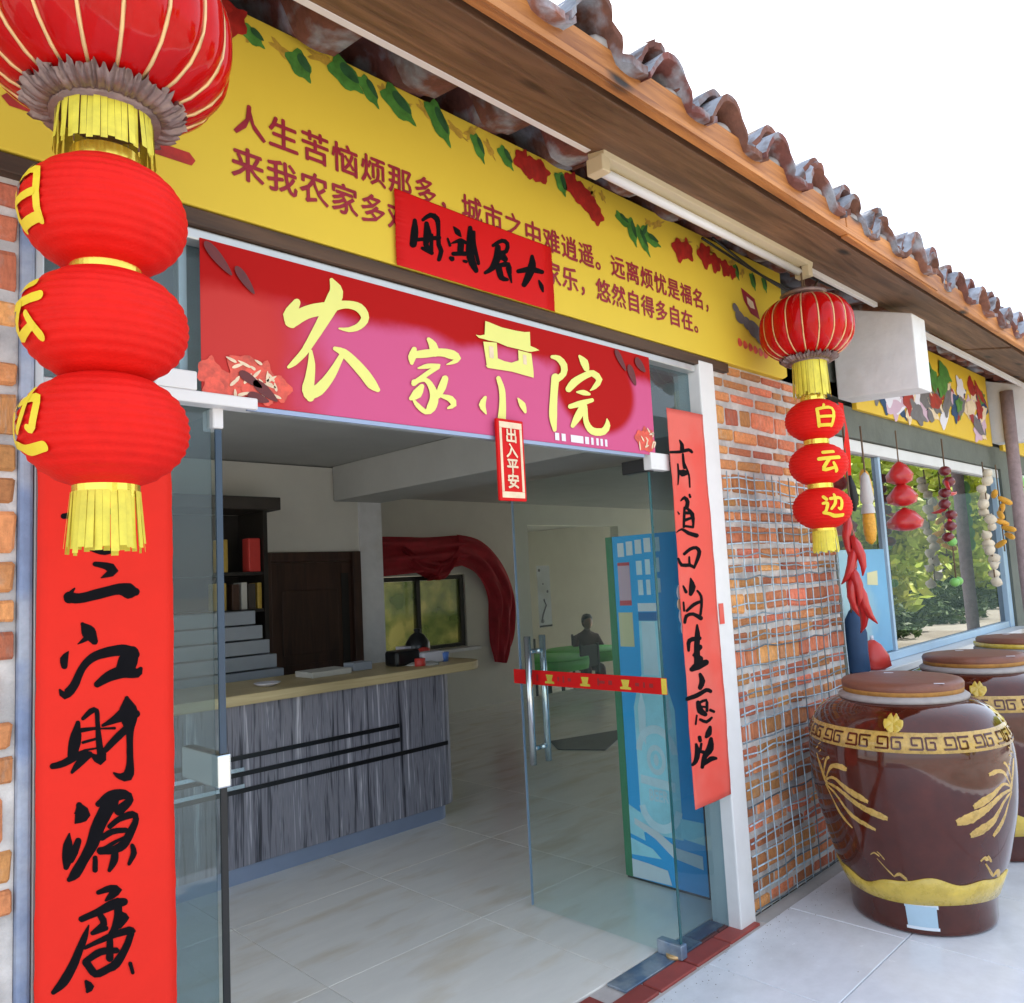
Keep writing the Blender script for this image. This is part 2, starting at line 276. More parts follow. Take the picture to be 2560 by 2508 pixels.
# ---------------------------------------------------------------- building blocks
class MB:
    """collects vertices and faces of ONE part"""
    def __init__(s): s.v = []; s.f = []; s.sm = []
    def add(s, vs, fs, smooth=False):
        o = len(s.v); s.v += [tuple(v) for v in vs]; s.f += [tuple(i + o for i in f) for f in fs]; s.sm += [smooth] * len(fs); return s
    def box(s, x0, x1, y0, y1, z0, z1):
        return s.add([(x0, y0, z0), (x1, y0, z0), (x1, y1, z0), (x0, y1, z0), (x0, y0, z1), (x1, y0, z1), (x1, y1, z1), (x0, y1, z1)],
                     [(0, 3, 2, 1), (4, 5, 6, 7), (0, 1, 5, 4), (1, 2, 6, 5), (2, 3, 7, 6), (3, 0, 4, 7)])
    def quad(s, *p): return s.add(p, [tuple(range(len(p)))])
    def extrude(s, poly, axis, a, b):
        """prism of a 2D polygon along an axis ('x': poly is (y,z); 'y': (x,z); 'z': (x,y))"""
        n = len(poly)
        mk = {'x': lambda p, t: (t, p[0], p[1]), 'y': lambda p, t: (p[0], t, p[1]), 'z': lambda p, t: (p[0], p[1], t)}[axis]
        return s.add([mk(p, a) for p in poly] + [mk(p, b) for p in poly],
                     [tuple(range(n))[::-1], tuple(range(n, 2 * n))] + [(i, (i + 1) % n, n + (i + 1) % n, n + i) for i in range(n)])
    def lathe(s, prof, n=32, c=(0, 0, 0), wob=None, smooth=True, close=True, a0=0, a1=2 * math.pi):
        vs = []; full = abs(a1 - a0 - 2 * math.pi) < 1e-6; m = n if full else n + 1
        for (r, z) in prof:
            for i in range(m):
                a = a0 + (a1 - a0) * i / n; rr = r * (wob(a, z) if wob else 1)
                vs.append((c[0] + rr * math.cos(a), c[1] + rr * math.sin(a), c[2] + z))
        fs = []
        for j in range(len(prof) - 1):
            for i in range(n):
                k = (i + 1) % m; fs.append((j * m + i, j * m + k, (j + 1) * m + k, (j + 1) * m + i))
        if close and full:
            if prof[0][0] > 1e-4: fs.append(tuple(range(m))[::-1])
            if prof[-1][0] > 1e-4: fs.append(tuple((len(prof) - 1) * m + i for i in range(m)))
        return s.add(vs, fs, smooth)
    def tube(s, pts, r, n=8, smooth=True):
        pts = [Vector(p) for p in pts]; vs = []; m = len(pts)
        rs = r if isinstance(r, (list, tuple)) else [r] * m
        for i, p in enumerate(pts):
            d = (pts[min(i + 1, m - 1)] - pts[max(i - 1, 0)]).normalized()
            a = d.orthogonal().normalized() if abs(d.z) > .9 else d.cross(Vector((0, 0, 1))).normalized()
            if abs(d.z) > .9: a = (Vector((1, 0, 0)) - d * d.x).normalized()
            b = d.cross(a)
            for k in range(n):
                t = 2 * math.pi * k / n; vs.append(p + (a * math.cos(t) + b * math.sin(t)) * rs[i])
        fs = [(i * n + k, i * n + (k + 1) % n, (i + 1) * n + (k + 1) % n, (i + 1) * n + k) for i in range(m - 1) for k in range(n)]
        fs += [tuple(range(n))[::-1], tuple((m - 1) * n + k for k in range(n))]
        return s.add(vs, fs, smooth)
    def ball(s, c, rx, ry=None, rz=None, n=12, m=8):
        ry = ry or rx; rz = rz or rx; vs = [(c[0], c[1], c[2] - rz)]
        for j in range(1, m):
            t = -math.pi / 2 + math.pi * j / m
            for i in range(n):
                a = 2 * math.pi * i / n; vs.append((c[0] + rx * math.cos(t) * math.cos(a), c[1] + ry * math.cos(t) * math.sin(a), c[2] + rz * math.sin(t)))
        vs.append((c[0], c[1], c[2] + rz)); L = len(vs) - 1
        fs = [(0, 1 + (i + 1) % n, 1 + i) for i in range(n)]
        fs += [(1 + (j - 1) * n + i, 1 + (j - 1) * n + (i + 1) % n, 1 + j * n + (i + 1) % n, 1 + j * n + i) for j in range(1, m - 1) for i in range(n)]
        fs += [(L, 1 + (m - 2) * n + i, 1 + (m - 2) * n + (i + 1) % n) for i in range(n)]
        return s.add(vs, fs, True)
    def strokes(s, st, place):
        """brush strokes: each a list of (u, v, width); place(u, v, off) -> point. flat ink, each stroke a hair above the last"""
        for q, stroke in enumerate(st):
            P = [Vector((a, b, 0)) for a, b, _ in stroke]; W = [c for _, _, c in stroke]
            pts = []; n = len(P)
            for i in range(n - 1):
                p0, p1, p2, p3 = P[max(i - 1, 0)], P[i], P[i + 1], P[min(i + 2, n - 1)]
                for k in range(4):
                    t = k / 4; pts.append((.5 * ((2 * p1) + (p2 - p0) * t + (2 * p0 - 5 * p1 + 4 * p2 - p3) * t * t + (3 * p1 - p0 - 3 * p2 + p3) * t ** 3), W[i] * (1 - t) + W[i + 1] * t))
            pts.append((P[-1], W[-1]))
            d0 = (pts[1][0] - pts[0][0]).normalized(); d1 = (pts[-1][0] - pts[-2][0]).normalized()
            pts = [(pts[0][0] - d0 * pts[0][1] * a, pts[0][1] * b) for a, b in ((.48, .2), (.4, .6), (.22, .88))] + pts + [(pts[-1][0] + d1 * pts[-1][1] * a, pts[-1][1] * b) for a, b in ((.22, .88), (.4, .6), (.48, .2))]
            vs = []
            for i, (p, wd) in enumerate(pts):
                d = (pts[min(i + 1, len(pts) - 1)][0] - pts[max(i - 1, 0)][0]).normalized(); nn = Vector((-d.y, d.x, 0)) * wd / 2
                off = .00015 * q + .00001 * i
                vs += [place(p.x + nn.x, p.y + nn.y, off), place(p.x - nn.x, p.y - nn.y, off)]
            s.add(vs, [(2 * i, 2 * i + 1, 2 * i + 3, 2 * i + 2) for i in range(len(pts) - 1)])
        return s
    def traced(s, rows, y, wav=0):
        """lettering on a facade-parallel sheet: each row holds left/right edge points (x, z) in half millimetres"""
        for q, row in enumerate(rows):
            n = len(row) // 4; vs = []
            for i in range(n):
                a, b, c, d = row[4 * i:4 * i + 4]; yy = y - .00007 * q - .000004 * i
                vs += [(a / 2000, yy + ripple(a / 2000, b / 2000, wav), b / 2000), (c / 2000, yy + ripple(c / 2000, d / 2000, wav), d / 2000)]
            s.add(vs, [(2 * i, 2 * i + 1, 2 * i + 3, 2 * i + 2) for i in range(n - 1)])
        return s
    def blob(s, pts, y):
        """flat printed patch with the outline pts (x, z)"""
        return s.add([(p[0], y, p[1]) for p in pts], [tuple(range(len(pts)))])
    def mesh(s, name, m=None):
        me = bpy.data.meshes.new(name); me.from_pydata(s.v, [], s.f); me.polygons.foreach_set('use_smooth', s.sm)
        if m: me.materials.append(m)
        me.update(); return me
    def build(s, name, m, parent=None, bevel=0, **kw):
        o = bpy.data.objects.new(name, s.mesh(name, m)); COL.objects.link(o)
        if parent: o.parent = parent
        if bevel:
            md = o.modifiers.new('bevel', 'BEVEL'); md.width = bevel; md.segments = 2; md.limit_method = 'ANGLE'; md.angle_limit = R(50)
        for k, v in kw.items(): o[k] = v
        return o

def thing(name, label, cat, loc=(0, 0, 0), rz=0, group=None):
    o = bpy.data.objects.new(name, None); COL.objects.link(o); o.location = loc; o.rotation_euler = (0, 0, rz); o.empty_display_size = .1
    o['label'] = label; o['category'] = cat
    if group: o['group'] = group
    return o
def tag(o, label, cat, group=None):
    o['label'] = label; o['category'] = cat
    if group: o['group'] = group
    return o
def inst(name, me, parent=None, loc=(0, 0, 0), rot=(0, 0, 0), scale=(1, 1, 1)):
    o = bpy.data.objects.new(name, me); COL.objects.link(o); o.parent = parent; o.location = loc; o.rotation_euler = rot; o.scale = scale; return o
def rounded_box_mesh(name, m, lx, ly, lz, bev, seed=0, jit=0):
    r = random.Random(seed); bm = bmesh.new(); bmesh.ops.create_cube(bm, size=1)
    for v in bm.verts: v.co = Vector((v.co.x * lx + r.uniform(-jit, jit), v.co.y * ly, v.co.z * lz + r.uniform(-jit, jit)))
    bmesh.ops.bevel(bm, geom=bm.edges[:], offset=bev, segments=1, affect='EDGES')
    me = bpy.data.meshes.new(name); bm.to_mesh(me); bm.free(); me.materials.append(m); return me

def characters(rows, counts, y, m, parent, wav=.0016):
    """one printed part for each brush character"""
    i = 0
    for n in counts:
        MB().traced(rows[i:i + n], y, wav).build('brush_character', m, parent); i += n

# lettering from Blender's own built-in typeface
def glyphs(txt, bold=.02):
    c = bpy.data.curves.new('t', 'FONT'); c.body = txt; c.size = 1; c.align_x = 'CENTER'; c.align_y = 'CENTER'; c.resolution_u = 2
    o = bpy.data.objects.new('t', c); COL.objects.link(o)
    me = bpy.data.meshes.new_from_object(o.evaluated_get(bpy.context.evaluated_depsgraph_get()))
    v0 = [tuple(v.co) for v in me.vertices]; f0 = [tuple(p.vertices) for p in me.polygons]; vs = []; fs = []
    for k, (dx, dz) in enumerate(((0, 0), (bold, 0), (-bold, 0), (0, bold), (0, -bold)) if bold else ((0, 0),)):
        n0 = len(vs); vs += [(a + dx, b + dz, k) for a, b, c in v0]; fs += [tuple(i + n0 for i in f) for f in f0]
    bpy.data.objects.remove(o); bpy.data.meshes.remove(me); bpy.data.curves.remove(c)
    return vs, fs

# brush lettering and emblem traced as left/right stroke edges (x, z) on the facade, in half millimetres
STROKES = {
'nong': [[2163,4567,2169,4565,2153,4566,2175,4558,2142,4560,2177,4548,2134,4551,2174,4538,2112,4526,2164,4508,2090,4499,2156,4481,2072,4464,2153,4470,2078,4428,2152,4460,2094,4409,2152,4442,2103,4400,2154,4429,2116,4397,2148,4415,2130,4399,2138,4404],[2088,4406,2082,4414,2102,4399,2080,4430,2121,4399,2086,4449,2140,4407,2099,4464,2163,4424,2122,4481,2185,4442,2145,4498,2206,4457,2170,4516,2226,4470,2198,4533,2247,4481,2228,4548,2270,4490,2256,4560,2297,4500,2284,4570,2327,4513,2313,4580,2360,4529,2346,4590,2395,4547,2383,4602,2428,4564,2422,4613,2457,4575,2457,4621,2483,4580,2489,4627,2505,4580,2519,4630,2523,4578,2547,4630,2535,4574,2573,4625,2550,4565,2599,4608,2561,4553,2616,4583,2565,4543,2621,4554,2562,4535,2610,4522,2551,4519,2588,4496,2537,4504,2563,4475,2520,4491,2536,4459,2498,4479,2506,4448,2478,4469,2478,4441,2448,4461,2445,4442,2417,4456,2415,4446,2415,4455,2412,4447,2412,4453,2411,4448,2411,4452,2411,4450],[2369,4731,2373,4734,2365,4727,2378,4735,2363,4721,2384,4735,2364,4716,2388,4731,2365,4689,2410,4719,2364,4666,2434,4704,2359,4652,2449,4673,2351,4639,2445,4635,2340,4616,2430,4601,2327,4588,2415,4571,2319,4568,2404,4550,2311,4548,2390,4529,2302,4528,2376,4507,2292,4505,2361,4485,2280,4482,2345,4461,2267,4456,2328,4436,2253,4430,2310,4410,2239,4404,2293,4384,2224,4376,2274,4358,2209,4348,2255,4330,2193,4321,2236,4303,2179,4296,2217,4277,2164,4275,2198,4254,2148,4255,2179,4234,2133,4237,2161,4216,2120,4222,2145,4201,2104,4202,2121,4184,2091,4186,2101,4174,2088,4183,2097,4172,2087,4178,2093,4172,2088,4175,2090,4173],[2229,4298,2233,4298,2225,4295,2237,4298,2222,4291,2240,4295,2221,4287,2242,4291,2218,4263,2247,4270,2215,4240,2252,4248,2211,4217,2256,4223,2207,4198,2256,4202,2202,4178,2255,4180,2197,4157,2253,4159,2192,4138,2251,4138,2184,4115,2248,4112,2175,4091,2245,4091,2172,4063,2243,4079,2183,4036,2243,4062,2200,4018,2244,4041,2206,4011,2246,4031,2217,4008,2241,4021,2227,4010,2234,4013],[2183,4032,2180,4040,2193,4023,2181,4055,2208,4018,2190,4070,2225,4021,2204,4080,2244,4029,2222,4088,2267,4039,2237,4094,2293,4056,2251,4103,2313,4076,2264,4114,2331,4097,2281,4131,2349,4120,2299,4149,2365,4143,2315,4168,2379,4165,2330,4186,2392,4188,2345,4206,2403,4210,2359,4225,2413,4231,2373,4244,2425,4255,2388,4267,2436,4277,2402,4287,2446,4299,2416,4308,2448,4307,2422,4314,2446,4313,2429,4318,2441,4318,2437,4319],[2371,4330,2373,4333,2371,4325,2377,4338,2374,4321,2383,4341,2379,4318,2388,4341,2401,4308,2419,4342,2424,4295,2453,4338,2435,4286,2474,4329,2450,4274,2493,4319,2466,4261,2512,4307,2482,4247,2531,4294,2498,4233,2550,4281,2514,4218,2569,4266,2531,4203,2587,4251,2546,4189,2604,4236,2564,4170,2624,4216,2581,4151,2641,4196,2600,4135,2653,4181,2627,4125,2665,4162,2652,4120,2675,4144,2659,4118,2679,4139,2667,4119,2680,4133,2674,4123,2677,4126]],
'jia': [[3047,4510,3051,4513,3044,4504,3058,4516,3043,4498,3065,4516,3046,4493,3071,4514,3054,4476,3094,4506,3059,4460,3118,4491,3063,4440,3131,4467,3067,4415,3140,4441,3075,4404,3139,4427,3089,4399,3129,4413,3105,4400,3116,4404],[2945,4436,2951,4436,2936,4434,2958,4433,2928,4428,2962,4426,2923,4421,2961,4419,2906,4395,2959,4393,2894,4369,2955,4370,2897,4347,2946,4353,2905,4330,2935,4334,2906,4325,2932,4328,2911,4321,2927,4323,2916,4320,2921,4320],[2908,4374,2908,4380,2913,4367,2911,4389,2922,4363,2919,4398,2934,4363,2930,4403,2964,4369,2959,4412,2993,4374,2989,4422,3026,4381,3022,4432,3057,4389,3052,4439,3089,4398,3085,4448,3121,4406,3121,4456,3148,4410,3155,4462,3180,4411,3195,4467,3209,4407,3233,4468,3233,4405,3264,4466,3264,4406,3299,4453,3275,4416,3319,4424,3270,4415,3291,4394,3245,4399,3257,4378,3221,4384,3227,4369,3194,4368,3197,4362,3193,4367,3195,4361,3192,4365,3193,4362,3191,4364,3192,4363],[2961,4304,2960,4306,2962,4303,2961,4308,2965,4302,2963,4310,2968,4302,2965,4311,2993,4306,2988,4323,3017,4310,3012,4336,3043,4315,3039,4346,3071,4323,3069,4352,3103,4333,3102,4356,3134,4343,3134,4360,3139,4345,3138,4360,3143,4349,3142,4358,3144,4353,3144,4355],[3135,4352,3139,4349,3128,4355,3140,4342,3118,4355,3138,4333,3108,4351,3131,4326,3082,4333,3104,4309,3057,4315,3078,4292,3031,4298,3052,4275,3007,4281,3028,4258,2976,4259,2997,4237,2946,4238,2968,4216,2917,4218,2940,4195,2911,4211,2931,4191,2909,4203,2921,4190,2911,4196,2914,4193],[2913,4207,2911,4211,2917,4203,2912,4218,2925,4201,2917,4225,2933,4203,2924,4229,2963,4214,2955,4240,2992,4225,2987,4253,3010,4228,3021,4258,3022,4221,3051,4249,3033,4207,3072,4233,3041,4190,3089,4214,3047,4172,3103,4194,3050,4152,3113,4169,3048,4135,3117,4142,3042,4116,3112,4111,3032,4096,3100,4082,3023,4081,3083,4057,3018,4065,3049,4032,3014,4058,3007,4025,3003,4061,2979,4034,2983,4073,2956,4048,2965,4085,2938,4062,2947,4096,2924,4079,2932,4108,2915,4097,2928,4110,2913,4100,2924,4110,2914,4104,2919,4109,2917,4107],[2996,4212,3001,4210,2987,4211,3006,4205,2978,4208,3008,4197,2971,4202,3005,4190,2944,4180,2996,4160,2923,4162,2978,4129,2910,4144,2945,4111,2895,4122,2913,4102,2889,4116,2905,4099,2887,4110,2897,4099,2889,4104,2891,4101],[3182,4293,3189,4292,3170,4290,3198,4287,3158,4284,3203,4279,3151,4274,3202,4269,3135,4246,3192,4239,3120,4219,3179,4208,3107,4190,3158,4178,3093,4160,3136,4149,3091,4151,3128,4142,3094,4143,3117,4137,3100,4138,3107,4136],[3124,4157,3125,4160,3124,4153,3128,4164,3127,4149,3134,4167,3132,4147,3140,4168,3159,4140,3170,4169,3184,4134,3202,4170,3197,4128,3233,4165,3210,4117,3260,4143,3216,4115,3260,4108,3211,4108,3226,4087,3187,4091,3193,4079,3184,4088,3189,4078,3182,4085,3186,4079,3182,4082,3183,4081]],
'xiao': [[3635,4353,3641,4356,3628,4348,3650,4357,3623,4341,3659,4354,3624,4334,3664,4349,3631,4308,3677,4326,3639,4284,3690,4301,3643,4259,3700,4274,3644,4233,3703,4244,3644,4204,3703,4213,3640,4173,3702,4180,3636,4148,3701,4154,3631,4121,3699,4126,3624,4093,3696,4098,3618,4066,3694,4070,3621,4053,3688,4057,3632,4044,3674,4047,3646,4041,3658,4041],[3519,4205,3523,4204,3513,4204,3527,4201,3507,4202,3528,4196,3502,4198,3526,4191,3473,4172,3518,4164,3454,4138,3514,4143,3465,4113,3514,4133,3487,4097,3517,4112,3508,4083,3521,4089,3510,4081,3521,4087,3513,4081,3520,4084,3516,4081,3518,4082],[3815,4229,3817,4230,3814,4227,3820,4231,3813,4225,3823,4231,3814,4223,3825,4230,3822,4196,3859,4217,3832,4172,3888,4200,3850,4153,3897,4172,3872,4134,3897,4143,3875,4131,3897,4139,3881,4129,3894,4134,3886,4130,3890,4131]],
'yuan': [[4175,4574,4176,4578,4176,4569,4180,4583,4181,4565,4188,4588,4189,4564,4196,4590,4219,4561,4235,4598,4241,4555,4280,4598,4264,4539,4324,4579,4280,4520,4354,4547,4283,4497,4356,4505,4276,4475,4335,4461,4252,4457,4294,4427,4214,4436,4251,4401,4203,4426,4235,4395,4198,4414,4218,4395,4200,4404,4206,4398],[4215,4459,4228,4460,4197,4452,4244,4456,4181,4441,4256,4447,4173,4427,4258,4434,4167,4391,4250,4398,4160,4356,4241,4362,4154,4320,4233,4326,4147,4284,4226,4290,4140,4246,4221,4253,4133,4208,4216,4215,4127,4170,4213,4179,4125,4136,4210,4147,4131,4099,4205,4112,4143,4068,4201,4080,4155,4039,4197,4047,4158,4033,4195,4040,4165,4029,4188,4034,4174,4029,4180,4030],[4489,4637,4493,4639,4486,4633,4499,4642,4485,4628,4507,4642,4488,4624,4512,4641,4499,4596,4554,4632,4508,4574,4592,4616,4522,4556,4604,4588,4539,4536,4606,4560,4547,4529,4606,4549,4561,4526,4598,4538,4576,4527,4586,4530],[4335,4339,4327,4342,4350,4338,4320,4350,4368,4342,4319,4362,4382,4351,4326,4373,4416,4377,4354,4405,4450,4402,4391,4439,4478,4420,4431,4462,4512,4441,4473,4483,4548,4461,4515,4502,4585,4479,4555,4520,4616,4492,4600,4539,4628,4497,4658,4549,4661,4487,4721,4532,4679,4475,4757,4491,4668,4458,4723,4442,4638,4428,4674,4408,4619,4407,4638,4392,4599,4388,4605,4382,4597,4387,4602,4381,4596,4385,4599,4381,4596,4383,4597,4382],[4435,4350,4436,4352,4436,4348,4438,4354,4439,4346,4441,4357,4443,4345,4445,4358,4479,4340,4486,4371,4512,4336,4527,4379,4545,4338,4563,4374,4582,4343,4594,4364,4590,4344,4600,4362,4597,4347,4603,4358,4601,4351,4603,4354],[4336,4223,4334,4228,4342,4218,4336,4235,4353,4215,4343,4244,4366,4217,4354,4249,4406,4227,4393,4263,4447,4237,4433,4278,4489,4249,4474,4291,4532,4264,4518,4303,4576,4281,4563,4314,4620,4297,4610,4325,4630,4302,4621,4327,4636,4309,4630,4325,4638,4316,4636,4320],[4528,4278,4540,4275,4508,4277,4551,4266,4487,4270,4555,4253,4471,4259,4548,4238,4446,4229,4522,4208,4420,4199,4497,4178,4398,4171,4471,4151,4381,4145,4445,4127,4367,4121,4419,4106,4354,4097,4393,4085,4350,4089,4385,4079,4352,4082,4374,4076,4358,4078,4364,4076],[4523,4257,4531,4259,4512,4253,4542,4257,4503,4245,4551,4252,4499,4236,4555,4245,4498,4208,4555,4216,4496,4179,4555,4187,4496,4149,4557,4161,4501,4122,4563,4142,4516,4092,4580,4121,4540,4066,4601,4107,4578,4047,4622,4101,4630,4041,4649,4100,4687,4045,4685,4103,4745,4060,4706,4105,4796,4096,4729,4119,4817,4136,4748,4139,4809,4164,4761,4157,4790,4185,4771,4181,4788,4188,4771,4184,4785,4189,4774,4187,4781,4189,4778,4188]],
